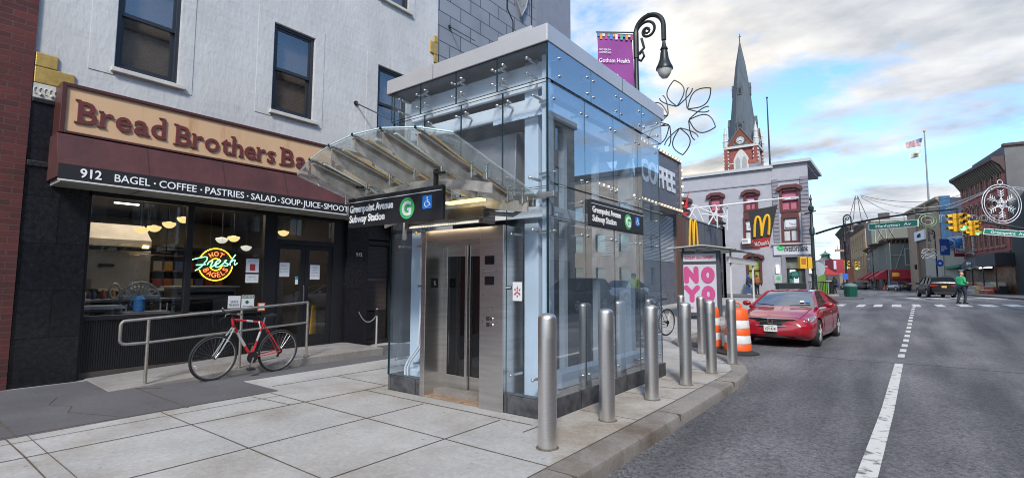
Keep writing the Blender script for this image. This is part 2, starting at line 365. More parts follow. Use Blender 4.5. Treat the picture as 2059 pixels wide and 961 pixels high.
# stained strip of pavement outside the lift, darker asphalt strip along the shop
def sheet(name, pts, z, m, follow=False):
    b = MB(); b.prism(pts, 'z', z-.003, z)
    o = b.build(name, m); tag(o, kind='structure'); return o
sheet('pavement_stained_strip', [(-2.98, 4.62), (-2.27, 3.5), (-2.27, 8.6), (-2.98, 8.6)], .004, PAVE2)
sheet('pavement_dark_strip', [(-9.5, -14), (-6.55, -14), (-6.6, 1.05), (-6.68, 3.62), (-7.7, 3.62), (-7.85, 8.2), (-9.5, 8.2)], .004, DARKP)
# joints between the slabs: thin dirt-filled grooves lying on the slabs
b = MB()
def joint(x0, y0, x1, y1, wd=.012, z=.006):
    k = 6; pr = []
    d = Vector((x1-x0, y1-y0)); nrm = Vector((-d.y, d.x)).normalized()
    a = []; c = []
    for i in range(k+1):
        t = i/k; p = Vector((x0, y0))+d*t; w2 = wd*(.5+random.random()*.5)/2; j = random.uniform(-.004, .004)
        a.append((p.x+nrm.x*(w2+j), p.y+nrm.y*(w2+j))); c.append((p.x-nrm.x*(w2-j), p.y-nrm.y*(w2-j)))
    b.prism(a+c[::-1], 'z', z-.003, z)
for X in (-3.43, -4.6, -5.8): joint(X, -10, X+.0, 4.3 if X > -5.7 else 12)
joint(-6.62, -10, -6.66, 3.6, .02, .008); joint(-7.0, 3.7, -7.0, 16)
for Y in (-5, -3.75, -2.5, -1.4, -.2, 1.0, 2.24, 3.48): joint(-6.6, Y, -2.28, Y)
for X in (-6.6,): pass
for Y in (-1.3, 1.07, 2.5): joint(-8.4, Y, -6.6, Y, .018, .009)
joint(-9.4, -.6, -8.0, .95, .022, .009); joint(-8.7, 2.15, -8.05, 2.72, .016, .009)
for Y in (4.72, 6.0, 7.25, 8.5): joint(-7.0, Y, -5.66, Y)
for Y in (5.2, 6.4, 7.6, 8.8, 9.8): joint(-3.0, Y, -2.28, Y)
for Y in (4.35,): joint(-5.8, Y, -3.05, Y, .012)
joint(-2.98, 4.1, -2.98, 4.5); joint(-2.272, -10, -2.272, 9, .012)
tag(b.build('pavement_joints', JOINT), kind='structure')
# double score lines where the new slabs meet
b = MB()
for X in (-6.37,): joint(X, -10, X, 3.5, .006, .007)
joint(-6.6, 3.22, -5.8, 3.3, .006, .007); joint(-6.6, 1.14, -2.3, 1.14, .006, .007)
tag(b.build('pavement_score_lines', JOINT), kind='structure')
b = MB()
for pl in ([(-7.9, .2), (-7.6, .5), (-7.5, .9), (-7.1, 1.1)], [(-8.4, 1.7), (-8.0, 1.55), (-7.7, 1.7), (-7.4, 1.6), (-6.7, 1.9)], [(-2.9, 6.8), (-2.75, 7.0), (-2.5, 7.05), (-2.3, 7.25)]):
    for p_, q_2 in zip(pl, pl[1:]): joint(p_[0], p_[1], q_2[0], q_2[1], .005, .0085)
tag(b.build('pavement_cracks', JOINT), kind='structure')
TAR = mat('tar_seal', (.02, .02, .022), .5, var=.2)
b = MB()
def tarline(pl, wd):
    for p_, q_2 in zip(pl, pl[1:]):
        d = (Vector(q_2)-Vector(p_)).normalized(); nn = Vector((-d.y, d.x))*wd/2; P4 = [Vector(p_)+nn, Vector(q_2)+nn, Vector(q_2)-nn, Vector(p_)-nn]
        b._a([(v.x, v.y, GZ(v.y)+.0035) for v in P4]+[(v.x, v.y, GZ(v.y)-.003) for v in P4], [(0, 1, 2, 3), (7, 6, 5, 4), (0, 4, 5, 1), (1, 5, 6, 2), (2, 6, 7, 3), (3, 7, 4, 0)])
tarline([(-1.9, 12.9), (-.9, 12.75), (.4, 12.9), (2.5, 12.75), (6, 12.9)], .03); tarline([(3.2, 10), (3.1, 12), (3.3, 15), (3.2, 24)], .025)
tag(b.build('road_tar_seams', TAR), kind='structure')
b = MB()
for (x0, y0, x1, y1) in ((2.6, 15.4, 3.3, 18.2),):
    q4 = [(x0, y0), (x1, y0+.05), (x1-.04, y1), (x0+.03, y1-.05)]; b._a([(x, y, GZ(y)+.0025) for x, y in q4]+[(x, y, GZ(y)-.004) for x, y in q4], [(0, 1, 2, 3), (7, 6, 5, 4), (0, 4, 5, 1), (1, 5, 6, 2), (2, 6, 7, 3), (3, 7, 4, 0)])
tag(b.build('road_patches', mat('dark_asphalt_patch', (.068, .068, .072), .85, var=.35, vs=14, bump=.6, bs=60, det=8)), kind='structure')
# kerb joints
b = MB()
for Y in (1.1, 3.42, 5.7, 8.0): b.box(-2.27, Y-.005, -.06, -1.992, Y+.005, .0085)
tag(b.build('kerb_joints', JOINT), kind='structure')
# grit, leaves and scraps lying in the gutter and along the walls
b = MB(); rg_ = random.Random(5)
def scrap(x, y, z, s):
    a = rg_.uniform(0, 6.3); b._a([(x+s*math.cos(a+q)*(.6+.4*rg_.random()), y+s*math.sin(a+q)*.7, z+rg_.random()*s*.3) for q in (0, 1.6, 3.1, 4.7)], [(0, 1, 2, 3)])
for k in range(420):
    y = rg_.uniform(1.5, 9.5); scrap(-1.97+abs(rg_.gauss(0, .12)), y, GZ(y)+.006, rg_.uniform(.004, .014))
for k in range(160): scrap(rg_.uniform(-8.3, -8.2) if k % 2 else rg_.uniform(-2.95, -2.3), rg_.uniform(2.3, 8.5), .012, rg_.uniform(.003, .011))
for k in range(140): scrap(rg_.uniform(-9.4, -2.4), rg_.uniform(.8, 6), .012, rg_.uniform(.003, .010))
tag(b.build('ground_litter', mat('dry_leaf_scraps', (.09, .055, .03), .8, var=.6, vs=30)), kind='stuff')
# painted lane line and dashes
def paint(name, quads, lift=.005):
    b = MB()
    for q in quads:
        n = len(q); b._a([(x, y, GZ(y)+lift+.003) for x, y in q]+[(x, y, GZ(y)+lift-.002) for x, y in q], [list(range(n)), list(range(2*n-1, n-1, -1))]+[(i, (i+1) % n, n+(i+1) % n, n+i) for i in range(n)])
    return tag(b.build(name, PAINT), kind='structure')
paint('lane_line', [[(-.42, 3.6), (-.27, 3.6), (-.13, 8), (-.02, 12.75), (-.15, 12.75), (-.26, 8)]])
dash = []
for i in range(16):
    y0 = 13.9+i*1.15; x = -.08+.032*(y0-13); dash.append([(x-.06, y0), (x+.06, y0), (x+.075, y0+.6), (x-.045, y0+.6)])
paint('lane_dashes', dash)
bars = []
def ground_px(x, y):
    d = 26.0
    for _ in range(12):
        p = FP(x, y, d); z = GZ(p.y); d *= (CAMZ-z)/(CAMZ-p.z)
    return (FP(x, y, d).x, FP(x, y, d).y)
for a, c in ((1677, 1692), (1720, 1736), (1755, 1773), (1793, 1813), (1836.5, 1853), (1885.6, 1903), (1933.7, 1959), (1981, 2011.6), (2035, 2068), (2090, 2128)):
    q0 = ground_px(a, 616.8); q1 = ground_px(c, 616.8); bars.append([q0, q1, (q1[0]-.02, q1[1]+3.4), (q0[0]-.02, q0[1]+3.4)])
paint('crosswalk', bars)
bars = []
for a, c in ((1838, 1862), (1880, 1912), (1932, 1960), (1985, 2030), (1655, 1668), (1700, 1722)):
    q0 = ground_px(a, 601); q1 = ground_px(c, 601); bars.append([q0, q1, (q1[0]-.6, q1[1]+3.0), (q0[0]-.6, q0[1]+3.0)])
paint('far_crosswalk', bars)
# pavements beyond the crossing
def block(name, pts, m=PAVE, h=.14):
    b = MB(); b.prism(pts, 'z', .2, .33+h); return tag(b.build(name, m, bevel=.03), kind='structure')
block('pavement_beyond', [(-60, 41.5), (-4.4, 41.5), (-3.0, 42.0), (-2.2, 43.2), (-2.1, 45), (-2.5, 51), (-3.2, 54), (-4.6, 62), (-13.5, 112), (-40, 260), (-90, 260), (-60, 60)], DARKP)
block('pavement_right', [(6.9, 49.5), (7.8, 47.6), (10, 46.6), (60, 46), (60, 75), (13, 75), (4, 112), (0, 140), (-3, 140), (1.2, 100), (4.9, 66.7)], DARKP)
b = MB(); ol = [(8.2, y) for y in (-30, 0, 9, 14, 19, 24, 29)]+[(8.8, 31.5), (10.5, 33.3)]
ribbon(ol, [(14, y) for x, y in ol], -.05, .13, b); tag(b.build('pavement_opposite', PAVE), kind='structure')
# ---------------------------------------------------------------- the shop building and its neighbours
F = -9.58
STUCCO = mat('white_stucco', (.50, .49, .475), .85, var=.09, vs=1.2, bump=.8, bs=14, stretch=(1, 1, .5), var2=(.57, .56, .545))
def grime(m, c=(.55, .52, .47), s=6, lo=.63, hi=.75, sc=(1, 1, .16)):
    t = m.node_tree; b = t.nodes['Principled BSDF']; src = b.inputs['Base Color'].links[0].from_socket if b.inputs['Base Color'].links else None
    g = t.nodes.new('ShaderNodeTexCoord'); mp = t.nodes.new('ShaderNodeMapping'); mp.inputs['Scale'].default_value = sc; t.links.new(g.outputs['Object'], mp.inputs[0])
    n = t.nodes.new('ShaderNodeTexNoise'); n.inputs['Scale'].default_value = s; n.inputs['Detail'].default_value = 8; n.inputs['Roughness'].default_value = .7; t.links.new(mp.outputs[0], n.inputs['Vector'])
    r = t.nodes.new('ShaderNodeValToRGB'); r.color_ramp.elements[0].position = lo; r.color_ramp.elements[0].color = (1, 1, 1, 1); r.color_ramp.elements[1].position = hi; r.color_ramp.elements[1].color = (*c, 1)
    t.links.new(n.outputs['Fac'], r.inputs[0]); x = t.nodes.new('ShaderNodeMixRGB'); x.blend_type = 'MULTIPLY'; x.inputs[0].default_value = 1
    if src: t.links.new(src, x.inputs[1])
    else: x.inputs[1].default_value = b.inputs['Base Color'].default_value
    t.links.new(r.outputs[0], x.inputs[2]); t.links.new(x.outputs[0], b.inputs['Base Color'])
grime(STUCCO); grime(STUCCO, (.93, .93, .935), 1.6, .5, .6, (1, .7, 9)); grime(STUCCO, (.74, .72, .68), 3.2, .66, .72, (1, 3.5, .12))
GRAN = mat('black_granite', (.022, .022, .025), .22, var=.5, vs=25, det=3)
GRANG = brick('granite_slabs', (.009, .009, .012), (.013, .013, .016), (.003, .003, .003), .7, .66, .006, bump=.15, rough=.25, vs=18, var=.45)
GOLD = mat('gold_paint', (.52, .33, .09), .42, .55, var=.18, vs=12, bump=.3, bs=60)
SILL = mat('stone_sill', (.50, .48, .43), .8, var=.12, vs=5)
DFRAME = mat('dark_window_frame', (.022, .024, .03), .4)
BLIND = mat('brown_blind', (.14, .11, .085), .8, var=.1, vs=3)
REDB = brick('dark_red_brick', (.10, .020, .018), (.055, .015, .015), (.075, .04, .035), .27, .085, .008, bump=.9, rough=.85)
def sash_window(parent, y0, y1, z0, z1, X, blind=True, fm=None):
    fm = fm or DFRAME
    b = MB(); t = .06
    b.wall('x', X-.10, .06, y0, y1, z0, z1, [(y0+t, y1-t, z0+t, z1-t)])
    w = b.build('window', fm, parent, bevel=.004)
    zm = (z0+z1)/2
    b = MB(); b.wall('x', X-.13, .035, y0+.05, y1-.05, z0+.05, zm+.03, [(y0+.11, y1-.11, z0+.12, zm-.02)]); b.build('sash', fm, w)
    b = MB(); b.wall('x', X-.094, .035, y0+.05, y1-.05, zm-.03, z1-.05, [(y0+.1, y1-.1, zm+.03, z1-.1)]); b.build('sash', fm, w)
    b = MB(); b.box(X-.118, y0+.1, z0+.1, X-.112, y1-.1, zm); b.build('pane', WINDOWG, w)
    b = MB(); b.box(X-.082, y0+.09, zm, X-.076, y1-.09, z1-.09); b.build('pane', WINDOWG, w)
    if blind:
        b = MB(); k = int((z1-z0)/.03)
        for i in range(k): b.box(X-.235, y0+.02, z0+i*.03, X-.22, y1-.02, z0+i*.03+.026)
        b.build('blind', BLIND, w)
    return w
WINDOWG = glass('upper_window_glass', (.9, .9, .9), 2.2)
def window_hole(y0, y1, z0, z1): return (y0, y1, z0, z1)
bb = thing('brick_building', 'dark red brick building at the left edge of the picture', 'building', (F, -3.3, 0), wc=True)
MB().box(-22, -8, 0, F+.04, 1.405, 14.5).build('wall', REDB, bb)
wb = thing('white_building', 'white painted stucco building with the bagel shop in its ground floor', 'building', (F, 5.3, 0), wc=True)
wins = [(2.32, 3.19, 4.77, 6.62), (4.81, 5.68, 4.79, 6.56), (7.32, 8.2, 4.8, 6.58)]
wins += [(a, c, 8.28, 10.1) for a, c, _, _ in wins]
b = MB(); b.wall('x', F, -.35, 1.41, 9.235, 3.3, 13.5, wins); b.wall('x', F, -.35, 7.7, 9.235, 2.9, 3.3); wall = b.build('wall', STUCCO, wb)
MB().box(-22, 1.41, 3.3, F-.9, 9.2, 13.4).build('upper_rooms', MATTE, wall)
b = MB()
for y0, y1, z0, z1 in wins:
    b = MB(); b.wall('x', F-.002, .012, y0-.32, y1+.22, z0-.12, z1+.22, [(y0-.01, y1+.01, z0-.12, z1+.01)]); b.build('window_surround', STUCCO, wall)
for y0, y1, z0, z1 in wins:
    wn = sash_window(wb, y0, y1, z0, z1, F)
    MB().box(F-.12, y0-.05, z0-.075, F+.07, y1+.1, z0-.005).build('sill', SILL, wn, bevel=.008)
# quoins and capital
for nm, lst in (('quoin', [(1.415, 1.66, 4.48, 4.68), (1.415, 1.86, 4.24, 4.475), (1.86, 2.06, 4.17, 4.26)]), ('quoin', [(9.09, 9.235, 7.83, 8.02), (8.96, 9.235, 7.5, 7.825), (9.09, 9.235, 7.28, 7.495)])):
    for y0, y1, z0, z1 in lst: MB().box(F-.02, y0, z0, F+.035, y1, z1).build('quoin', GOLD, wb, bevel=.012)
b = MB(); b.box(F-.02, 1.415, 4.03, F+.03, 1.82, 4.235)
for i in range(7):
    y = 1.45+i*.055; b.tube([(F+.035, y+.025*math.cos(a), 4.13+.045*math.sin(a)) for a in [k*.7 for k in range(8)]], .009, 5)
for i in range(3): b.sph((F+.04, 1.5+i*.12, 4.08), .022, 8)
b.build('capital', SILL, wb)
b = MB(); b.box(F-.3, 1.415, 0, F+.012, 2.13, 4.02); b.build('pilaster', GRANG, wb); b = MB(); b.box(F-.3, 6.62, 0, F+.0, 7.18, 3.29); pl = b.build('pilaster', GRANG, wb)
MB().box(F-.02, 1.415, 3.05, F+.045, 2.0, 3.13).build('pilaster_moulding', GRAN, wb, bevel=.015)
MB().box(F-.02, 1.415, 3.96, F+.045, 2.0, 4.03).build('pilaster_moulding', GRAN, wb, bevel=.015)
# storefront
FR = MB()
X = F-.1
FR.box(X-.08, 2.13, .0, X+.02, 2.19, 2.9); FR.box(X-.08, 2.13, 2.74, X+.02, 6.62, 2.95); FR.box(X-.08, 3.50, .86, X+.02, 3.60, 2.74)
FR.box(X-.08, 4.84, .0, X+.02, 5.09, 2.74); FR.box(X-.08, 2.19, .86, X+.02, 4.84, .93); FR.box(X-.08, 6.34, 0, X+.02, 6.62, 2.74); FR.box(X-.08, 5.09, 2.19, X+.02, 6.34, 2.29)
FR.build('shopfront_frame', BLACK, wb, bevel=.006)
b = MB(); b.box(X-.08, 2.19, 0, X-.02, 4.84, .86)
for i in range(88): b.box(X-.021, 2.2+i*.03, .12, X-.009, 2.2+i*.03+.016, .85)
b.build('bulkhead', BLACK, wb)
SHOPG = glass('shop_glass', (.90, .91, .92), 1.75)
for y0, y1 in ((2.19, 3.50), (3.60, 4.84)): MB().box(X-.04, y0, .93, X-.03, y1, 2.74).build('shop_window_pane', SHOPG, wb)
MB().box(X-.04, 5.09, 2.29, X-.03, 6.34, 2.74).build('transom_pane', SHOPG, wb)
for y0, y1 in ((5.09, 5.71), (5.72, 6.34)):
    b = MB(); b.wall('x', X-.06, .05, y0, y1, .14, 2.19, [(y0+.08, y1-.1, .38, 2.1)]); d = b.build('door', BLACK, wb, bevel=.004)
    MB().box(X-.04, y0+.08, .38, X-.032, y1-.1, 2.1).build('door_pane', SHOPG, d)
b = MB(); b.tube([(X+.04, 5.66, 1.0), (X+.06, 5.66, 1.02), (X+.06, 5.66, 1.35), (X+.04, 5.66, 1.37)], .012, 6); b.build('door_handle', STEELH, wb)
# service entrance to the right of the granite pier
b = MB(); b.box(F-.5, 7.18, 0, F-.42, 8.1, 3.3); b.box(F-.5, 8.1, 0, F, 9.2, 2.9); b.build('entrance_recess', MATTE, wb)
MESHM = brick('dark_metal_mesh', (.03, .022, .02), (.034, .024, .02), (.075, .055, .045), .03, .03, .004, bump=.4, var=.1, rough=.6)
b = MB(); b.box(F-.42, 7.22, .78, F-.36, 8.0, 2.3); gd_ = b.build('service_door', MESHM, wb)
WDM = mat('worn_dark_metal', (.05, .045, .043), .4, .6, var=.3); MB().box(F-.42, 7.22, .1, F-.35, 8.0, .76).build('kick_panel', WDM, gd_); MB().box(F-.42, 7.2, 2.32, F-.33, 8.05, 2.42).build('door_rail', WDM, gd_); MB().box(F-.42, 7.2, 2.46, F-.35, 8.05, 2.9).build('over_panel', WDM, gd_); MB().box(F-.42, 7.2, .02, F-.3, 8.05, .1).build('threshold', WDM, gd_)
b = MB(); b.box(F-.41, 7.25, 1.5, F-.35, 7.97, 1.515); b.build('door_stay', STEELH, gd_)
text('house_number', '912', .11, mat('brass_number', (.55, .5, .4), .4, .3), frame((F+.006, 6.93, 2.02), (0, 1, 0), (0, 0, 1)), wb, ext=.004, bold=.02)
# interior
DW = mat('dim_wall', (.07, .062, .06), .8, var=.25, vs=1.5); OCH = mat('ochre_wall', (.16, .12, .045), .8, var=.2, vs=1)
RX = -15.5
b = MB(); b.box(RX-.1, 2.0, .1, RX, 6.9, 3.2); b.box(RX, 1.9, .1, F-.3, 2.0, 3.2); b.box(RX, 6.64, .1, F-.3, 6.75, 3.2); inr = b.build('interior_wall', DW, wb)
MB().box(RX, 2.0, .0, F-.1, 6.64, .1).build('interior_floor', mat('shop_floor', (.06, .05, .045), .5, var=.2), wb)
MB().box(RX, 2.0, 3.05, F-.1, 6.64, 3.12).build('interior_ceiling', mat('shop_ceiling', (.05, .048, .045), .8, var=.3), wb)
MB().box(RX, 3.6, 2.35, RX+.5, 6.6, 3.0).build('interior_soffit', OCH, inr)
def ftext(name, s, m, o, xd, yd, width, height, parent, ext=.004, bold=0, ref=None):
    me = txt_mesh(s, 1, ext=ext, align='LEFT', bold=bold); xs_ = [v.co.x for v in me.vertices]; ys_ = [v.co.y for v in me.vertices]
    x0, x1, y1 = min(xs_), max(xs_), (ref or max(ys_)); y0 = 0 if ref or min(ys_) > -.1 else 0
    me.transform(frame(o, xd, yd) @ Matrix.Diagonal((width/(x1-x0), height/(y1-y0), 1, 1)) @ Matrix.Translation((-x0, -y0, 0)))
    return link(name, me, m, parent)
YD, ZD, XD = (0, 1, 0), (0, 0, 1), (1, 0, 0)
# equipment seen through the window
ap = mat('appliance_steel', (.32, .32, .34), .35, .7, var=.2, vs=2); pale = mat('enamel_white', (.62, .6, .55), .4)
o = thing('oven', 'tall grey steel oven standing behind the left shop window', 'oven', (-13.2, 3.3, .1), wc=True)
MB().box(-13.7, 2.2, .1, -12.9, 4.0, 2.1).build('body', ap, o, bevel=.02)
MB().box(-12.9, 3.1, 1.75, -12.86, 3.35, 1.8).build('handle', MATTE, o); MB().box(-12.9, 2.35, .9, -12.88, 3.0, 1.5).build('door', mat('oven_door', (.2, .2, .21), .3, .8), o)
o = thing('hood', 'pale steel extractor hood above the grey oven', 'extractor hood', (-13.2, 3, 2.15), wc=True)
b = MB(); b.prism([(-13.8, 2.16), (-12.6, 2.16), (-12.6, 2.3), (-13.1, 2.65), (-13.8, 2.65)], 'y', 2.1, 3.9); b.build('body', mat('hood_steel', (.5, .46, .4), .4, .5, var=.15), o)
MB().box(-12.66, 3.75, 2.14, -12.58, 3.85, 2.2).build('lamp', emit('amber_lamp', (1, .6, .2), 6), o)
o = thing('counter', 'dark shop counter with steel edge behind the left window', 'counter', (-11.3, 3.2, .1), wc=True)
MB().box(-11.7, 2.05, .1, -11.2, 4.6, 1.08).build('cabinet', mat('dark_laminate', (.02, .018, .018), .4), o); MB().box(-11.75, 2.02, 1.08, -11.1, 4.65, 1.13).build('worktop', ap, o, bevel=.006)
o = thing('prep_table', 'pale steel prep table at the left end of the shop window', 'table', (-10.5, 2.6, .1), wc=True)
MB().box(-10.75, 2.22, 1.0, -10.2, 2.85, 1.05).build('tabletop', pale, o)
for x, y in ((-10.7, 2.27), (-10.25, 2.27), (-10.7, 2.8), (-10.25, 2.8)): MB().cyl((x, y, .1), (x, y, 1.0), .02).build('leg', STEELH, o)
o = thing('serving_table', 'low steel table holding a blue water jug inside the window', 'table', (-10.2, 3.1, .1), wc=True)
MB().box(-10.35, 2.75, .92, -9.95, 3.42, .95).build('tabletop', ap, o)
for x, y in ((-10.3, 2.8), (-10.0, 2.8), (-10.3, 3.38), (-10.0, 3.38)): MB().cyl((x, y, .1), (x, y, 1.08), .014).build('leg', STEELH, o)
BLUE = mat('blue_plastic', (.03, .16, .4), .4, var=.3, vs=20, spec=.6)
o = thing('water_jug', 'translucent blue water jug on the low steel table', 'jug', (-10.15, 3.02, .95), wc=True)
b = MB(); b.lathe((-10.15, 3.02, .95), [(.075, 0), (.085, .02), (.08, .06), (.087, .1), (.082, .16), (.09, .2), (.06, .235), (.03, .26)]); b.build('body', BLUE, o, smooth=True)
MB().tube([(-10.15, 2.96, 1.15), (-10.13, 2.9, 1.13), (-10.13, 2.89, 1.05), (-10.15, 2.94, 1.02)], .009, 6).build('handle', BLUE, o)
o = thing('meat_slicer', 'cream meat slicer with a large round ribbed guard on the counter', 'slicer', (-10.9, 3.3, 1.13), wc=True)
b = MB()
for k in range(12):
    a = math.pi*k/11*.9
    b.bar((-10.85, 3.22+.07*math.cos(a), 1.13+.07*math.sin(a)), (-10.8, 3.22+.3*math.cos(a), 1.13+.3*math.sin(a)), .014, .03)
b.tube([(-10.8, 3.22+.3*math.cos(math.pi*k/20*.95), 1.13+.3*math.sin(math.pi*k/20*.95)) for k in range(21)], .02, 6)
b.tube([(-10.9, 3.22+.2*math.cos(math.pi*k/20), 1.12+.22*math.sin(math.pi*k/20)) for k in range(21)], .025, 6); b.build('guard', pale, o, smooth=True)
MB().box(-11.0, 2.95, 1.12, -10.75, 3.5, 1.2).build('base', pale, o, bevel=.02)
o = thing('tape_ring', 'cream upright ring standing left of the slicer on the counter', 'ring', (-11.2, 2.95, 1.13), wc=True)
MB().tube([(-11.2+.0*k, 2.95+.075*math.cos(2*math.pi*k/20), 1.27+.13*math.sin(2*math.pi*k/20)) for k in range(20)], .022, 6, closed=True).build('ring', pale, o, smooth=True)
# small goods on the counter
cols = [(.4, .12, .04), (.5, .3, .1), (.3, .05, .04), (.4, .38, .3), (.1, .14, .3)]
for i in range(9):
    y = 2.15+i*.14; c = cols[i % 5]
    o = MB().lathe((-11.45, y, 1.13), [(.035, 0), (.04, .02), (.04, .1), (.018, .13), (.018, .16)], 10).build('bottle', mat('goods_%d' % (i % 5), c, .4), None, smooth=True)
    tag(o, 'small bottle in the row along the back of the dark counter', 'bottle', 'bottles on the counter')
o = thing('cupboard', 'low grey cabinet behind the right half of the shop window', 'cabinet', (-11.6, 4.6, .1), wc=True)
MB().box(-11.9, 3.95, .1, -11.3, 5.1, 1.32).build('body', ap, o, bevel=.01); MB().box(-11.3, 4.0, 1.18, -11.28, 5.05, 1.24).build('handle', MATTE, o)
MB().box(-11.95, 3.9, 1.32, -11.25, 5.15, 1.36).build('top', pale, o)
WOOD = mat('warm_wood', (.22, .1, .03), .5, var=.3, vs=8, stretch=(1, 1, .2))
for i, (x, y) in enumerate(((-11.5, 5.6), (-12.2, 6.1))):
    o = thing('stool', ('tall wooden stool just inside the shop doors' if i == 0 else 'tall wooden stool further back behind the shop doors'), 'stool', (x, y, .1))
    MB().box(-.18, -.18, .72, .18, .18, .77).build('seat', WOOD, o, bevel=.01)
    for a, c in ((-1, -1), (1, -1), (-1, 1), (1, 1)): MB().bar((a*.15, c*.15, .72), (a*.2, c*.2, 0), .035, .035).build('leg', WOOD, o)
o = thing('floor_sign', 'folded yellow caution board leaning inside the right door leaf', 'floor sign', (-10.1, 6.2, .1), wc=True)
MB().prism([(6.1, .12), (6.28, .12), (6.22, .95), (6.15, .95)], 'x', -10.12, -10.08).build('board', mat('caution_yellow', (.6, .33, .02), .5), o)
# shelves, menu boards and boxes along the back wall
o = thing('wall_shelf', 'tall shelf of boxes and jars along the back wall of the shop', 'shelf', (RX+.3, 5.2, .1), wc=True)
MB().box(RX+.02, 4.2, .1, RX+.06, 6.5, 2.2).build('back_panel', DW, o)
for z in (.9, 1.3, 1.7, 2.1): MB().box(RX+.06, 4.2, z, RX+.45, 6.5, z+.03).build('board', WOOD, o)
for k in range(26):
    z = (.93, 1.33, 1.73)[k % 3]; y = 4.25+(k//3)*.25; h = .14+.1*((k*7) % 3)/2; b = MB(); b.box(RX+.12, y, z, RX+.38, y+.19, z+h)
    tag(b.build('box', mat('goods_%d' % (k % 5), cols[k % 5], .6), None, bevel=.01), 'small coloured box on the shelves at the back of the shop', 'box', 'boxes on the back shelf')
for k, (y0, y1) in enumerate(((2.3, 3.2), (4.9, 5.8))):
    o = thing('menu_board', ('left' if k == 0 else 'right')+' dark menu board high on the back wall of the shop', 'menu board', (RX+.05, y0, 2.3), wc=True); MB().box(RX+.02, y0, 2.15, RX+.06, y1, 2.75).build('board', MATTE, o)
    b = MB()
    for q in range(6): b.box(RX+.06, y0+.08, 2.2+q*.085, RX+.065, y0+.35+.35*((q*5) % 3)/2, 2.225+q*.085)
    tag(b.build('menu_lines', mat('menu_chalk', (.5, .48, .4), .7), o), kind='stuff')
o = thing('display_case', 'glass fronted deli case with pale steel frame behind the neon sign', 'display case', (-12.6, 4.5, .1), wc=True)
MB().box(-12.9, 3.0, .1, -12.3, 5.4, .75).build('base', ap, o, bevel=.01); MB().box(-12.9, 3.0, 1.25, -12.4, 5.4, 1.3).build('top', pale, o); MB().box(-12.34, 3.02, .76, -12.33, 5.38, 1.26).build('glass_front', SHOPG, o); MB().box(-12.88, 3.05, .98, -12.45, 5.35, 1.0).build('shelf', pale, o)
for k in range(14): tag(MB().sph((-12.62+.1*(k % 2), 3.15+k*.16, 1.06), .06, 8, (1, 1.1, .7)).build('bread_roll', mat('goods_1', cols[1], .6), None, smooth=True), 'golden bread roll on the shelf of the deli case', 'bread roll', 'rolls in the deli case')
# lit lamps
LAMPE = emit('milk_glass_lit', (1, .70, .28), 1.0); LAMPW = emit('milk_glass_white', (.85, .85, .72), .7)
proto = None
def pendant(x, y, z, r, m, lab, grp):
    o = thing('pendant_lamp', lab, 'lamp', (x, y, z), group=grp)
    b = MB(); b.lathe((0, 0, 0), [(.02*r/.17, -.11*r/.17), (.07*r/.17, -.10*r/.17), (.12*r/.17, -.065*r/.17), (.155*r/.17, -.02*r/.17), (.17*r/.17, .02*r/.17), (.155*r/.17, .045*r/.17), (.07*r/.17, .06*r/.17), (.05*r/.17, .075*r/.17)]); b.build('shade', m, o, smooth=True, ang=60)
    MB().cyl((0, 0, .05), (0, 0, 3.05-z), .008, .008, 6).build('rod', IRON, o)
for i, (x, y, z) in enumerate(((-11.0, 3.91, 2.65), (-11.0, 3.67, 2.53), (-11.0, 3.43, 2.44), (-11.0, 3.24, 2.39))):
    pendant(x, y, z, .115, LAMPE, ['rightmost and highest of the four yellow schoolhouse lamps in the left window', 'second yellow schoolhouse lamp from the right in the left window', 'third yellow schoolhouse lamp from the right in the left window', 'leftmost and lowest of the four yellow schoolhouse lamps in the left window'][i], 'yellow pendant lamps in the shop')
for i, (px_, py_, d, m, l) in enumerate(((446, 482, 11.6, LAMPW, 'white pendant lamp left of the yellow one above the neon sign'), (470, 479, 11.6, LAMPE, 'yellow pendant lamp directly above the neon sign'), (495, 498, 13, LAMPW, 'small white pendant lamp low to the right of the neon sign'), (570, 468, 12.5, LAMPE, 'yellow pendant lamp behind the glass over the shop door'))):
    p = FP(px_, py_, d); pendant(p.x, p.y, p.z, .13, m, l, 'pendant lamps deeper in the shop')
o = thing('tube_light', 'slim white tube light under the ceiling at the left of the window', 'light', (-11.5, 3.3, 2.95), wc=True)
p = FP(255, 410, 8.6); MB().box(p.x-.03, p.y-.17, p.z-.01, p.x+.03, p.y+.17, p.z+.01).build('tube', emit('tube_white', (.9, .95, 1), 4), o); MB().box(p.x-.04, p.y-.18, p.z+.01, p.x+.04, p.y+.18, p.z+.03).build('housing', ap, o)
il = bpy.data.lights.new('shop_ceiling_light', 'AREA'); il.energy = 34; il.size = 2.5; il.color = (1, .85, .65); io = bpy.data.objects.new('shop_ceiling_light', il); COL.objects.link(io); io.location = (-12.3, 4.2, 3.0)
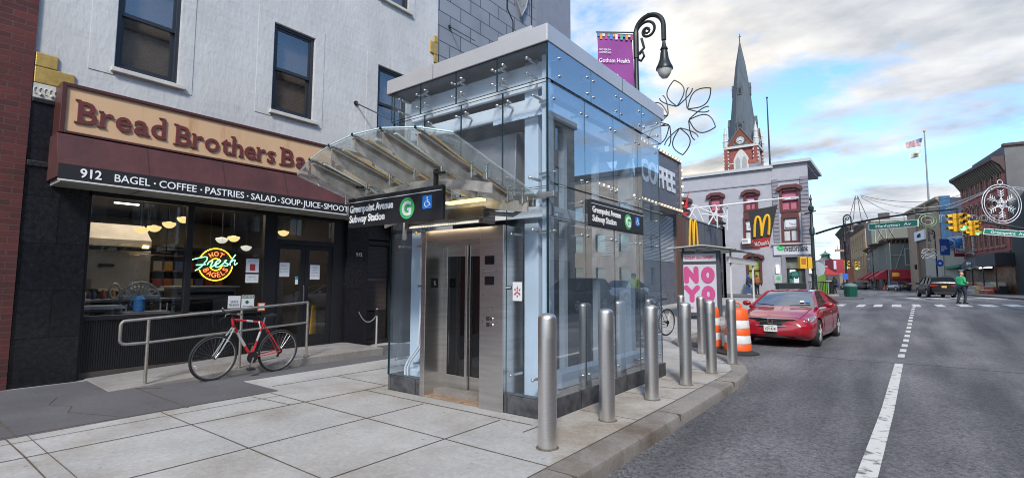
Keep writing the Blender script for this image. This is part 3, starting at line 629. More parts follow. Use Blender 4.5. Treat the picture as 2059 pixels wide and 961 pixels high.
# neon sign
ne = thing('neon_sign', 'round neon sign reading HOT Fresh BAGELS in the right half of the shop window', 'neon sign', (X-.1, 4.05, 1.75), wc=True)
NX, NY, NZ = X-.09, 4.03, 1.755
NR = .285
def nt_(pts, sx=1): return [(NX, NY+a, NZ+c) for a, c in pts]
yel = emit('neon_yellow', (1, .55, .02), 4.5); gre = emit('neon_green', (.25, 1, .45), 3.2); redn = emit('neon_red', (1, .12, .03), 4.5)
def arc(r, a0, a1, k=24): return [(r*math.cos(R(a0+(a1-a0)*i/k)), r*math.sin(R(a0+(a1-a0)*i/k))) for i in range(k+1)]
b = MB()
for r, a0, a1 in ((NR, 25, 152), (NR, 200, 355), (NR*.37, 40, 150), (NR*.37, 205, 350)):
    b.tube(nt_(arc(r, a0, a1)), .0085, 6)
b.build('ring', yel, ne, smooth=True)
def s2(pts, k=5):                       # smooth a polyline
    P_ = [Vector((*p, 0)) for p in pts]; r = []
    for i in range(len(P_)-1):
        p0, p1, p2, p3 = P_[max(i-1, 0)], P_[i], P_[i+1], P_[min(i+2, len(P_)-1)]
        for j in range(k):
            t = j/k; r.append(.5*((2*p1)+(p2-p0)*t+(2*p0-5*p1+4*p2-p3)*t*t+(3*p1-p0-3*p2+p3)*t**3))
    r.append(P_[-1]); return [(p.x, p.y) for p in r]
def npx(pts): return [((x-575)/290*NR, (490-y)/290*NR) for x, y in pts]      # drawn on a 290-unit radius disc
b = MB()
for st in ([(180, 415), (290, 380), (390, 358), (425, 375), (410, 430), (375, 470)], [(245, 508), (320, 503), (400, 492)], [(350, 512), (320, 545), (280, 580), (235, 608)],
           [(430, 500), (460, 445), (510, 432), (515, 450), (490, 510), (510, 530), (550, 500), (590, 470)], [(560, 500), (600, 480), (650, 430), (640, 408), (600, 420), (565, 470), (565, 520), (620, 535), (680, 490)],
           [(680, 490), (740, 430), (755, 400), (720, 430), (750, 460), (795, 480), (760, 512), (710, 508)], [(915, 295), (870, 360), (825, 450), (830, 500)], [(835, 440), (880, 400), (910, 400), (900, 450), (910, 490), (955, 450)]):
    b.tube(nt_(npx(s2(st))), .0085, 6)
b.build('script_lettering', gre, ne, smooth=True)
b = MB()
GL = {'H': [[(-.3, .5), (-.3, -.5)], [(.3, .5), (.3, -.5)], [(-.3, 0), (.3, 0)]], 'O': [arc(.42, 90, 450, 14)], 'T': [[(-.35, .5), (.35, .5)], [(0, .5), (0, -.5)]],
      'B': [[(-.25, -.5), (-.25, .5), (.1, .5), (.25, .35), (.2, .08), (-.2, .0)], [(-.2, 0), (.2, -.05), (.3, -.3), (.1, -.5), (-.25, -.5)]], 'A': [[(-.3, -.5), (0, .5), (.3, -.5)], [(-.2, -.15), (.2, -.15)]],
      'G': [arc(.45, 40, 300, 12)+[(.35, -.35), (.35, 0), (.08, 0)]], 'E': [[(.25, .5), (-.25, .5), (-.25, -.5), (.25, -.5)], [(-.25, 0), (.2, 0)]], 'L': [[(-.22, .5), (-.22, -.5), (.25, -.5)]],
      'S': [s2([(.28, .35), (0, .5), (-.28, .3), (0, .02), (.28, -.25), (0, -.5), (-.28, -.35)], 3)]}
def put(ch, ang, rad, up_in, h):
    for st in GL[ch]:
        pts = []
        for x, y in st:
            if up_in: X_, Y_ = x*h, y*h; rr = rad+Y_; a = R(ang)-X_/rad
            else: X_, Y_ = x*h, y*h; rr = rad-Y_; a = R(ang)+X_/rad
            pts.append((rr*math.cos(a), rr*math.sin(a)))
        b.tube(nt_(pts), .007, 6)
for ch, a in (('H', 117), ('O', 90), ('T', 62)): put(ch, a, NR*.66, True, .08)
for ch, a in (('B', 213), ('A', 238), ('G', 263), ('E', 287), ('L', 308), ('S', 330)): put(ch, a, NR*.66, False, .082)
b.build('lettering', redn, ne, smooth=True)
b = MB(); b.disc((NX-.03, NY, NZ), NR*1.08, 'x', .012, 40); b.build('backing', MATTE, ne)
b = MB(); b.cyl((NX-.03, NY-.1, NZ+NR), (NX-.03, NY-.1, 2.74), .002, .002, 5); b.cyl((NX-.03, NY+.1, NZ+NR), (NX-.03, NY+.1, 2.74), .002, .002, 5); b.build('hanging_wire', STEELH, ne)
# notices on the glass
PAPER = mat('white_paper', (.58, .59, .61), .8); INK = mat('black_ink', (.02, .02, .02), .8); GREY = mat('grey_ink', (.25, .25, .26), .8)
def notice(lab, y0, y1, z0, z1, lines, body=PAPER, x=X-.024, extra=None):
    o = thing('notice', lab, 'notice', (x, (y0+y1)/2, z0), wc=True)
    MB().box(x, y0, z0, x+.003, y1, z1).build('sheet', body, o)
    for s, yf, zf, wf, hf, m in lines:
        w_, h_ = (y1-y0), (z1-z0); ftext('lettering', s, m, (x+.004, y0+yf*w_, z0+zf*h_), YD, ZD, wf*w_, hf*h_, o, ext=.0006)
    return o
notice('white poster with a small red picture, upper of two beside the door frame', 4.53, 4.77, 1.62, 1.88, [('BAGEL MENU', .15, .78, .7, .06, GREY)], x=X+.0-.024)
MB().box(X-.02, 4.6, 1.66, X-.018, 4.7, 1.78).build('picture', mat('red_print', (.35, .03, .03), .7), S.objects['notice'])
notice('small white notice directly under the red picture poster', 4.53, 4.77, 1.43, 1.59, [('OPEN DAILY', .2, .6, .6, .12, GREY), ('6 AM - 6 PM', .12, .3, .76, .12, GREY)])
notice('white grade pending card at the foot of the window left of the green one', 4.24, 4.46, .97, 1.19, [('GRADE', .2, .42, .62, .2, INK), ('PENDING', .1, .14, .8, .2, INK)])
o = notice('green and white notice card right of the grade pending card', 4.48, 4.71, .95, 1.2, [('NOTICE', .1, .8, .8, .13, WTXT), ('MASKS REQUIRED', .1, .14, .8, .08, INK)])
MB().box(X-.0215, 4.49, 1.14, X-.0205, 4.70, 1.195).build('green_band', mat('notice_green', (.02, .1, .06), .6), o); MB().prism([(4.54, 1.07), (4.58, 1.03), (4.62, 1.07), (4.58, 1.11)], 'x', X-.021, X-.0195).build('symbol', mat('notice_green', (.02, .1, .06), .6), o)
o = notice('small orange bordered card low beside the door', 4.76, 4.9, .9, 1.05, [], body=mat('orange_print', (.6, .16, .05), .7), x=X+.022)
MB().box(X+.026, 4.78, .92, X+.028, 4.88, 1.03).build('sheet_white', PAPER, o)
notice('white notice on the left door leaf', 5.15, 5.38, 1.55, 1.83, [('MAX 4', .25, .72, .5, .1, GREY), ('CUSTOMERS', .1, .5, .8, .09, GREY), ('AT A TIME', .15, .3, .7, .09, GREY)], x=X-.02)
notice('white notice on the right door leaf', 5.83, 6.05, 1.5, 1.8, [('PLEASE', .25, .78, .5, .08, GREY), ('WEAR A', .2, .6, .6, .08, GREY), ('FACE MASK', .12, .42, .76, .08, GREY), ('THANK YOU', .12, .22, .76, .08, GREY)], x=X-.02)
o = notice('small blue and white sticker between the two door leaves', 5.5, 5.56, 1.4, 1.56, [], x=X-.0); MB().box(X+.004, 5.5, 1.5, X+.005, 5.56, 1.56).build('blue_band', mat('sticker_blue', (.03, .2, .5), .5), o)
# sign and awning
MAROON = mat('maroon_canvas', (.065, .018, .018), .75, var=.3, vs=2, bump=.8, bs=7); TAN = mat('tan_panel', (.58, .37, .21), .6, var=.05, vs=1.2); grime(TAN, (.8, .68, .55), 3, .56, .72)
MARL = mat('maroon_letters', (.13, .03, .028), .45)
sg = thing('shop_sign', 'tan sign board with raised maroon letters reading Bread Brothers Bagels', 'sign', (F, 4.2, 3.5), wc=True)
SX = -9.2; SY0, SY1, SZ0, SZ1 = 1.66, 7.0, 3.52, 4.24
MB().box(F, SY0+.04, SZ0+.04, SX-.02, SY1-.04, SZ1-.04).build('panel', TAN, sg)
b = MB(); b.wall('x', F+.01, SX-F, SY0, SY1, SZ0, SZ1, [(SY0+.055, SY1-.055, SZ0+.03, SZ1-.05)]); b.build('frame', mat('maroon_frame', (.07, .022, .02), .4), sg, bevel=.006)
# serif lettering: plain glyphs with slab serifs added where a serif face has them
SER = {'B': [(.0, 'b', .16, .0), (.0, 't', .16, .0)], 'r': [(.12, 'b', .42, 0), (.05, 'x', .16, 0)], 'd': [(.9, 'b', .2, 0), (.72, 't', .26, 0)], 'h': [(.12, 'b', .32, 0), (.86, 'b', .3, 0), (.03, 't', .2, 0)], 'a': [(.95, 'b', .2, 0)], 't': [], 's': [(.9, 'x2', .06, 0)]}
def serif_word(s, y0, y1, zb, cap, parent):
    mes = []; x = 0
    for ch in s:
        me = txt_mesh(ch, 1, ext=.011/cap*.72, align='LEFT', bold=.012); a0 = min(v.co.x for v in me.vertices); a1 = max(v.co.x for v in me.vertices)
        mb = MB(); mb.add_mesh(me, Matrix.Translation((x-a0, 0, 0))); wd = a1-a0; e_ = .011/cap*.72
        for fx, kind, sw, _ in SER.get(ch, []):
            cx = x+fx*wd; z = {'b': .0, 't': .70, 'x': .49, 'x2': .42}[kind]; hh = .04; ww = sw*wd/2+.035
            mb.box(cx-ww, z-.015, -e_*.98, cx+ww, z+hh-.015, e_*.98)
        mes.append(mb); x += wd+(.075 if ch not in 'rt' else .05); bpy.data.meshes.remove(me)
    tot = x-.06
    M_ = frame((SX-.005, y0, zb), YD, ZD) @ Matrix.Diagonal(((y1-y0)/tot, cap/.72, cap/.72, 1))
    b = MB()
    for mb in mes: b._a([tuple(M_ @ Vector(v)) for v in mb.v], mb.f)
    b.build('lettering', MARL, parent)
serif_word('Bread', 1.85, 2.95, 3.70, .33, sg); serif_word('Brothers', 3.09, 4.74, 3.66, .33, sg); serif_word('Bagels', 4.86, 6.2, 3.66, .33, sg)
aw = thing('shop_awning', 'maroon canvas awning with a black strip listing the shop foods', 'awning', (F, 4.2, 2.8), wc=True)
prof = [(F, 3.5), (SX+.02, 3.5), (-8.99, 3.05), (-8.985, 2.84), (-9.05, 2.80), (F, 2.80)]
b = MB(); b.prism([(p[0], p[1]) for p in prof[:3]]+[(-8.99, 2.86), (F, 2.86)], 'y', SY0-.02, SY1); b.build('canvas', MAROON, aw, bevel=.004)
b = MB()
for y in (2.7, 3.8, 4.9, 6.0): b.tube([(SX+.024, y, 3.5), (-8.987, y, 3.05)], .005, 4)
b.build('seam', mat('maroon_seam', (.04, .012, .012), .8), aw)
MB().box(-8.989, SY0-.01, 2.835, -8.978, SY1, 3.045).build('text_strip', mat('black_canvas', (.012, .011, .012), .6), aw)
MB().box(-8.992, SY0-.012, 2.812, -8.974, SY1, 2.834).build('edge_trim', mat('pale_trim', (.6, .58, .55), .5), aw)
b = MB(); b.box(F, SY0+.02, 2.80, -9.0, SY1, 2.855); sf = b.build('soffit', mat('soffit_panel', (.33, .33, .3), .7, var=.25, vs=2), aw)
b = MB()
for y in (2.6, 3.55, 4.5, 5.45, 6.4): b.box(F, y, 2.796, -9.01, y+.012, 2.80)
b.build('soffit_joint', MATTE, sf)
for s, y0, y1, h in (('912', 1.88, 2.12, .125), ('BAGEL', 2.27, 2.71, .11), ('COFFEE', 2.83, 3.35, .11), ('PASTRIES', 3.48, 4.10, .11), ('SALAD', 4.22, 4.67, .11), ('SOUP', 4.77, 5.14, .11), ('JUICE', 5.2, 5.56, .11), ('SMOOTHIES', 5.64, 6.5, .11)):
    ftext('lettering', s, WTXT, (-8.972, y0, 2.885), YD, ZD, y1-y0, h, aw, ext=.003, bold=.006 if s != '912' else .02)
b = MB()
for y in (2.77, 3.42, 4.16, 4.72, 5.17, 5.6): b.disc((-8.974, y, 2.935), .014, 'x', .004, 12)
b.build('lettering', WTXT, aw)
# flag brackets: rods on the facades
def rod(lab, p0, p1):
    o = thing('flag_bracket', lab, 'flag bracket', p0, wc=True, group='flagpole rods on the facades'); MB().cyl(p0, p1, .016, .013, 8).build('rod', IRON, o); MB().disc(p0, .05, 'x', .03, 12).build('base_plate', IRON, o)
rod('thin rod jutting from the white wall beside the third window', (F+.015, 6.72, 5.47), (F+.75, 7.1, 5.05))
rod('dark rod jutting from the grey block wall', (F+.015, 9.68, 8.5), (F+.7, 9.95, 8.0))
# railing
RAIL = mat('galvanised_rail', (.5, .46, .41), .35, .9, var=.15, vs=10)
rl = thing('handrail', 'galvanised two-rail handrail along the shop ramp', 'railing', (-8.38, 3.7, 0), wc=True)
RXX = -8.38
def lz(y): return .93+(y-2.62)*.065
b = MB()
def rr_(y): return (RXX, y, lz(y))
pts = [(RXX, 2.62, .60), (RXX, 2.36, .60)]+[(RXX, 2.30+.06*(1-math.sin(R(a))), .66-.06*math.cos(R(a))) for a in (30, 60, 90)]+[(RXX, 2.30+.06*(1-math.sin(R(a))), .86+.06*-math.cos(R(a))) for a in (90, 120, 150)]+[(RXX, 2.37, .915), (RXX, 2.62, .93), (RXX, 5.02, 1.09)]
b.tube(pts, .021, 10); b.tube([(RXX, 2.6, .6), (RXX, 5.02, .735)], .018, 10); b.build('rail', RAIL, rl, smooth=True)
for y, z0 in ((2.62, .02), (3.88, .09), (5.02, .15)):
    b = MB(); b.cyl((RXX, y, z0), (RXX, y, lz(y) if y > 2.7 else .93), .022, .022, 12); p_ = b.build('post', RAIL, rl, smooth=True); MB().disc((RXX, y, z0+.006), .05, 'z', .012, 16).build('base_flange', RAIL, p_)
# ramp
RAMPM = concrete_mat('ramp_concrete', (.27, .255, .24), (.6, .5, .42), .7, .6)
rp_ = thing('shop_ramp', 'worn concrete ramp and landing in front of the shop doors', 'ramp', (-8.9, 4.5, 0), wc=True)
b = MB(); b._a([(-8.32, 2.2, .0), (F-.08, 2.25, .0), (F-.08, 4.9, .14), (F-.08, 6.68, .15), (-8.3, 6.65, .14), (-8.3, 4.95, .135), (-8.32, 2.2, .015), (F-.08, 2.25, .015)]+[(F-.08, 4.9, -.02), (F-.08, 6.68, -.02), (-8.3, 6.65, -.02), (-8.3, 4.95, -.02)],
    [(6, 7, 2, 5), (5, 2, 3, 4), (0, 6, 5, 11), (11, 5, 4, 10), (10, 4, 3, 9), (1, 7, 6, 0), (1, 0, 11, 8), (8, 11, 10, 9), (1, 8, 2, 7), (8, 9, 3, 2)])
b.build('slab', RAMPM, rp_, bevel=.012)
# chain post by the landing
cp = thing('chain_post', 'slim grey post with a hanging chain at the right end of the ramp', 'post', (-8.4, 6.6, .14), wc=True)
p0 = Vector((-8.42, 6.56, .14)); MB().cyl(p0, p0+Vector((0, -.0, .78)), .018, .018, 10).build('post', mat('grey_post', (.42, .42, .4), .5, .4, var=.2, vs=20), cp, smooth=True)
MB().box(p0.x-.03, p0.y-.03, .78, p0.x+.03, p0.y+.03, .9).build('bracket', IRON, cp, bevel=.006)
b = MB(); q = Vector((F+.03, 6.95, .78)); s_ = Vector((p0.x, p0.y, .8))
for i in range(34):
    t = i/33; p = s_.lerp(q, t); p.z -= .2*4*t*(1-t)*.9; b.sph(p, .011, 6, (1, 1, 1.3))
b.build('chain', STEELH, cp)
# ---- bicycle builder (local: wheels along +x, front wheel at x=0)
def bicycle(name, lab, loc, rz, lean, fc, basket=False, group=None):
    o = thing(name, lab, 'bicycle', loc, rz); o.rotation_euler = (lean, 0, rz)
    tyre = mat('tyre_rubber', (.02, .02, .022), .75); rim = mat('rim_alloy', (.35, .35, .36), .35, .8)
    for x in (0, 1.0):
        b = MB(); b.tube([(x+.325*math.cos(2*math.pi*i/48), 0, .34+.325*math.sin(2*math.pi*i/48)) for i in range(48)], .0165, 8, closed=True); wh = b.build('wheel', tyre, o, smooth=True)
        b = MB(); b.tube([(x+.303*math.cos(2*math.pi*i/48), 0, .34+.303*math.sin(2*math.pi*i/48)) for i in range(48)], .0085, 6, closed=True); b.build('rim', rim, wh, smooth=True)
        b = MB()
        for i in range(28):
            a = 2*math.pi*i/28; a2 = a+(.35 if i % 2 else -.35); sy = .02 if (i//2) % 2 else -.02
            b.cyl((x+.018*math.cos(a2), sy, .34+.018*math.sin(a2)), (x+.3*math.cos(a), 0, .34+.3*math.sin(a)), .0011, .0011, 3)
        b.build('spokes', rim, wh); b = MB(); b.cyl((x, -.045, .34), (x, .045, .34), .017, .017, 10); b.build('hub', IRON, wh)
    H0, H1 = (.235, 0, .78), (.205, 0, .915); BBp = (.56, 0, .29); ST = (.70, 0, .80); RA = (1.0, 0, .34)
    b = MB(); b.tube([H0, H1], .02, 10); b.tube([(.215, 0, .89), (.695, 0, .815)], .0155, 10); b.tube([(.23, 0, .80), BBp], .021, 10); b.tube([BBp, ST], .016, 10)
    for s_ in (-1, 1):
        b.tube([(.56, s_*.03, .29), (.75, s_*.055, .305), (1.0, s_*.062, .34)], .009, 6); b.tube([(.695, s_*.018, .80), (.85, s_*.05, .57), (1.0, s_*.062, .345)], .0075, 6)
    b.cyl((.56, -.035, .29), (.56, .035, .29), .024, .024, 12); b.build('frame', fc, o, smooth=True)
    dec = mat('silver_decal', (.5, .5, .5), .4, .2)
    b = MB(); b.tube([(.30, 0, .693), (.44, 0, .475)], .0222, 10); b.tube([(.42, 0, .8585), (.52, 0, .843)], .0165, 10); b.tube([(.625, 0, .53), (.665, 0, .67)], .0168, 10); b.build('decal', dec, o, smooth=True)
    b = MB(); b.tube([(.24, 0, .77), (.24, 0, .745)], .022, 8)
    for s_ in (-1, 1): b.tube([(.235, s_*.03, .76), (.17, s_*.052, .64), (.06, s_*.055, .43), (0, s_*.055, .34)], [.013, .013, .010, .008], 8)
    b.build('fork', mat('fork_silver', (.42, .46, .45), .3, .4) if fc is not MATTE else MATTE, o, smooth=True)
    b = MB(); b.tube([(.205, 0, .915), (.195, 0, .965), (.12, 0, 1.0)], .014, 8); hb = [(.19, -.29, 1.015), (.15, -.2, 1.0), (.12, -.06, .995), (.12, .06, .995), (.15, .2, 1.0), (.19, .29, 1.015)]
    b.tube(hb, .012, 8); hbo = b.build('handlebar', MATTE, o, smooth=True)
    b = MB()
    for s_ in (-1, 1): b.tube([(.19, s_*.29, 1.015), (.165, s_*.22, 1.005)], .017, 8); b.tube([(.1, s_*.12, 1.0), (.03, s_*.14, .99), (.0, s_*.2, .965)], .006, 6)
    b.build('brake_lever', STEELH, hbo, smooth=True)
    b = MB(); b.tube([(.08, .1, .99), (-.05, .08, .93), (-.04, .05, .8), (.08, .03, .72), (.2, .02, .74)], .0035, 5); b.tube([(.08, -.1, .99), (-.02, -.08, .9), (.05, -.04, .76), (.25, -.02, .8)], .0035, 5); b.build('cable', MATTE, o)
    b = MB(); b.tube([ST, (.715, 0, .90)], .012, 8); b.build('seat_post', STEELH, o)
    b = MB(); b.slab([[(.60+t*.27, (s_/4-.5)*2*(.018+.06*max(0, (t-.35)/.65)**.8), .925+.022*t*t+.004*math.cos(t*6)-.02*abs(s_/4-.5)*t) for s_ in range(5)] for t in [i/8 for i in range(9)]], .022)
    b.build('saddle', mat('black_saddle', (.012, .014, .02), .35), o, smooth=True)
    b = MB(); b.disc((.56, -.045, .29), .088, 'y', .005, 30); b.disc((.56, -.053, .29), .065, 'y', .004, 30); ck = b.build('chainring', IRON, o)
    b = MB(); b.bar((.56, -.065, .29), (.515, -.07, .135), .016, .022); b.bar((.56, .06, .29), (.605, .065, .445), .016, .022); b.build('crank', STEELH, ck)
    MB().box(.46, -.17, .12, .56, -.08, .145).build('pedal', IRON, ck); MB().box(.56, .08, .44, .66, .165, .463).build('pedal', IRON, ck)
    b = MB(); b.disc((1.0, -.035, .34), .045, 'y', .025, 18); b.bar((1.0, -.05, .34), (.96, -.05, .25), .02, .03); b.tube([(.56, -.045, .378), (1.0, -.035, .385)], .004, 4); b.tube([(.56, -.045, .202), (.94, -.05, .24)], .004, 4); b.build('gears', IRON, o)
    b = MB(); b.tube([(.61, -.03, .84), (.60, -.055, .82), (.63, -.055, .74), (.64, -.03, .73)], .009, 8); b.build('lock', mat('white_lock', (.6, .6, .6), .4), o)
    b = MB(); b.box(-.29, -.01, .27, -.25, .01, .31) if False else b.bar((-.22, 0, .20), (-.25, 0, .25), .03, .012); b.build('reflector', mat('clear_reflector', (.6, .6, .6), .2), o)
    if basket:
        b = MB()
        for k in range(6): z = .9+k*.045; b.tube([(.95+a*.15, c*.13, z) for a, c in ((-1, -1), (1, -1), (1, 1), (-1, 1))], .004, 4, closed=True)
        for a in (-1, 0, 1):
            for c in (-1, 1): b.tube([(.95+a*.15, c*.13, .9), (.95+a*.15, c*.13, 1.125)], .004, 4)
        b.build('basket', STEELH, o)
    return o
BRED = mat('bicycle_red', (.55, .015, .02), .25, coat=.6)
pf = Vector((-8.08, 3.36, .0)); pr_ = Vector((-8.13, 4.41, 0)); dr = pr_-pf
bicycle('bicycle', 'red bicycle with silver decals leaning against the ramp handrail', (-8.10, 3.36, 0.0), math.atan2(dr.y, dr.x), R(7), BRED)
# grey block building with the carved shield
GBLK = brick('grey_blocks', (.20, .215, .25), (.225, .24, .275), (.05, .055, .065), .85, .42, .014, bump=.5, rough=.8, var=.1)
gb = thing('block_building', 'tall grey scored-block building with a carved shield, behind the lift roof', 'building', (F, 12.7, 0), wc=True)
b = MB(); b.box(-22, 9.24, 3.2, F-.02, 14.6, 17); b.box(-22, 14.6, 3.2, F-.021, 16.2, 17); b.box(-22, 9.24, 0, F-.021, 9.6, 3.2); b.box(-22, 15.8, 0, F-.02, 16.2, 3.2); b.box(-22, 9.6, 0, F-.4, 15.8, 3.2)
b.build('wall', GBLK, gb)
MB().box(F-.025, 13.9, 3.2, F+.02, 16.21, 17).build('plain_pier', mat('grey_render', (.19, .20, .235), .8, var=.08), gb)
b = MB(); sh = [(-.42, .75), (-.2, .62), (0, .72), (.2, .62), (.42, .75), (.4, .1), (.25, -.35), (0, -.7), (-.25, -.35), (-.4, .1)]
b.prism([(12.95+p[0], 11.0+p[1]*1.15) for p in sh], 'x', F-.02, F+.07); b.tube([(F+.08, 12.95+p[0]*.97, 11.0+p[1]*1.12) for p in sh], .03, 6, closed=True)
for k in range(-3, 4): b.box(F+.07, 12.95+k*.09-.012, 10.55+abs(k)*.06, F+.085, 12.95+k*.09+.012, 11.45)
b.tube([(F+.09, 12.55+.8*i/12, 11.55+.05*math.sin(i*1.4)) for i in range(13)], .05, 6)
b.build('shield', mat('carved_stone', (.24, .245, .26), .8, var=.15), gb, smooth=True)
b = MB()
for y0, z0, y1, z1 in ((12.3, 12, 12.3, 10.2), (12.3, 10.2, 12.6, 9.9), (12.6, 9.9, 12.6, 9.0), (13.65, 12, 13.65, 9.2)): b.bar((F-.012, y0, z0), (F-.012, y1, z1), .03, .03, (1, 0, 0))
b.build('panel_groove', MATTE, gb)
b = MB()
for k in range(30): b.box(F-.4, 9.7, .15+k*.1, F-.36, 15.7, .24+k*.1)
b.build('roller_shutter', mat('grey_shutter', (.12, .12, .13), .5, .5), gb)
# ---------------------------------------------------------------- the glass subway lift
EG = glass('lift_glass', (.86, .91, .95), 4.2, haze=.03, hazecol=(.55, .65, .75))
EGF = glass('lift_front_glass', (.93, .96, .98), 1.6, haze=.02, hazecol=(.55, .65, .75))
CG = glass('canopy_glass', (.92, .96, .96), 1.9, haze=.20, hazecol=(.85, .9, .9))
EDGE = mat('glass_edge', (.01, .03, .035), .2)
PB = mat('pale_blue_steel_paint', (.55, .62, .71), .5, var=.05, vs=3)
PB2 = mat('pale_beam_paint', (.72, .74, .78), .5, var=.06)
ALU = mat('aluminium_fascia', (.62, .61, .61), .42, .55, var=.05, vs=2)
SS = mat('stainless', (.62, .60, .58), .3, 1, var=.12, vs=2, stretch=(1, 1, 12), det=6)
GRB = brick('base_granite', (.055, .055, .062), (.075, .075, .083), (.02, .02, .02), .62, .5, .008, bump=.3, rough=.65, vs=9, var=.55)
GRBX = brick('base_granite_front', (.055, .055, .062), (.075, .075, .083), (.02, .02, .02), .5, .5, .008, plane='xz', bump=.3, rough=.65, vs=9, var=.55)
el = thing('subway_lift', 'glass and steel subway lift enclosure on the pavement corner', 'elevator', (-4.3, 6.2, 0), wc=True)
X0, X1, Y0, Y1 = -5.60, -3.0, 4.58, 7.84
for q in ((X0, Y0-.005, X0+.66, Y0+.14), (-3.6, Y0-.005, X1+.005, Y0+.14)): MB().box(q[0], q[1], 0, q[2], q[3], .2).build('granite_base', GRBX, el, bevel=.006)
for q in ((X1-.14, Y0+.14, X1+.005, Y1), (X0-.01, Y0+.14, X0+.13, Y1)): MB().box(q[0], q[1], 0, q[2], q[3], .2).build('granite_base', GRB, el, bevel=.006)
MB().box(X0, Y1, 0, X1, Y1+.12, .2).build('granite_base', GRBX, el, bevel=.006)
MB().box(X0+.14, Y0+.15, .01, X1-.15, Y1-.01, .08).build('inner_slab', KERBM, el)
b = MB(); b.box(X0-.12, Y0-.05, 4.125, X1+.03, Y1+.2, 4.325); rf = b.build('roof', ALU, el, bevel=.006)
b = MB(); b.box(X0+.02, Y0+.1, 4.327, X1-.12, Y1+.05, 4.36); b.build('roof_deck', ALU, rf)
b = MB(); b.box(-4.78, Y0-.053, 4.13, -4.775, Y0-.049, 4.325); b.box(X1+.0295, 6.45, 4.13, X1+.033, 6.455, 4.325); b.build('roof_joint', MATTE, rf)
MB().box(X0-.115, Y0-.045, 4.119, X1+.025, Y1+.19, 4.124).build('soffit', mat('lift_soffit', (.09, .09, .1), .4), rf)
for x, y, l in ((-3.75, 4.62, .5), (-5.3, 4.62, .35)): MB().box(x, y, 4.36, x+l, y+.25, 4.42).build('roof_hatch', ALU, rf, bevel=.005)
# glass panels, each a sheet with its own dark edge
T = .016
def gpan(ax, pos, u0, u1, z0, z1, m=EG):
    b = MB(); e_ = .006
    if ax == 'y': b.box(u0+e_, pos, z0+e_, u1-e_, pos+T, z1-e_)
    else: b.box(pos, u0+e_, z0+e_, pos+T, u1-e_, z1-e_)
    p = b.build('glass_panel', m, el)
    b = MB(); a = (u0+e_*.5, u1-e_*.5, z0+e_*.5, z1-e_*.5); w_ = .005
    if ax == 'y': b.wall('y', pos+.002, T-.004, a[0], a[1], a[2], a[3], [(a[0]+w_, a[1]-w_, a[2]+w_, a[3]-w_)])
    else: b.wall('x', pos+.002, T-.004, a[0], a[1], a[2], a[3], [(a[0]+w_, a[1]-w_, a[2]+w_, a[3]-w_)])
    b.build('edge', EDGE, p); return p
def fitting(ax, pos, pts, inward, zb=None):
    """bolts on the outside face, arms and a stub back to the steel"""
    b = MB()
    def P(u, z, d):
        return (u, pos+d*inward, z) if ax == 'y' else (pos+d*inward, u, z)
    cu = sum(p[0] for p in pts)/len(pts); cz = sum(p[1] for p in pts)/len(pts)
    for u, z in pts:
        b.cyl(P(u, z, -.012), P(u, z, .0), .019, .019, 12); b.cyl(P(u, z, -.017), P(u, z, -.012), .008, .014, 8); b.cyl(P(u, z, .012), P(u, z, .06), .011, .011, 8)
        if len(pts) > 1: b.bar(P(u, z, .055), P(cu, cz, .07), .018, .022)
    b.cyl(P(cu, cz, .05), P(cu, cz, .2), .017, .017, 8)
    return b.build('spider_fitting', mat('spider_steel', (.5, .5, .5), .28, .9), el, smooth=True)
XB = [X0-.03, -5.03, -4.37, -3.7, X1+.02]; YB = [Y0-.03, 5.54, 6.35, 7.13, 7.93]
for a, c in zip(XB, XB[1:]): gpan('y', Y0-.035, a, c, 3.70, 4.12, EGF)
for a, c in zip(YB, YB[1:]): gpan('x', X1+.008, a, c, 3.70, 4.12)
for a, c in zip(YB, YB[1:]): gpan('x', X0-.04, a, c, 3.70, 4.12, EGF)
gpan('y', 7.93, X0-.03, X1+.02, 3.70, 4.12)
XL = [X0, -4.98, -4.31, -3.64, X1]; YL = [Y0, 5.41, 6.2, 7.0, Y1]
for a, c in zip(XL, XL[1:]): gpan('y', Y0, a, c, 2.50, 3.69, EGF)
for a, c in zip(YL, YL[1:]): gpan('x', X1-T, a, c, 2.55, 3.69)
gpan('x', X1-T, YL[0], YL[1], 2.17, 2.54)
for a, c in zip(YL[1:], YL[2:]): gpan('x', X1-T, a, c, 2.17, 2.54)
for a, c in zip(YL, YL[1:]): gpan('x', X1-T, a, c, .20, 2.16)
gpan('y', Y0, X0, -4.96, .20, 2.12, EGF); gpan('y', Y0, -3.58, X1, .20, 2.12, EGF); gpan('y', Y0, -3.58, X1, 2.13, 2.49, EGF); gpan('y', Y0, X0, -5.3, 2.13, 2.49, EGF)
for a, c in zip(YL, YL[1:]):
    gpan('x', X0, a, c, .20, 2.16, EGF); gpan('x', X0, a, c, 2.17, 3.69, EGF)
for a, c in zip(XL, XL[1:]): gpan('y', Y1, a, c, .20, 2.16, EGF); gpan('y', Y1, a, c, 2.17, 3.69, EGF)
MB().box(X1-.012, Y0-.012, .2, X1+.006, Y0+.008, 4.12).build('corner_seal', EDGE, el); b = MB(); b.box(X0-.008, Y0-.01, .2, X0+.004, Y0+.004, 4.12); b.build('corner_seal', EDGE, el)
for u in XB[1:-1]:
    for z in (3.82, 4.0): fitting('y', Y0-.035, [(u-.07, z-.012), (u+.09, z+.012)], 1)
for z in (3.82, 4.0): fitting('y', Y0-.035, [(X0+.14, z)], 1); fitting('y', Y0-.035, [(X1-.26, z)], 1)
for u in YB[1:-1]:
    for z in (3.8, 4.01): fitting('x', X1+.024, [(u-.08, z), (u+.08, z)], -1)
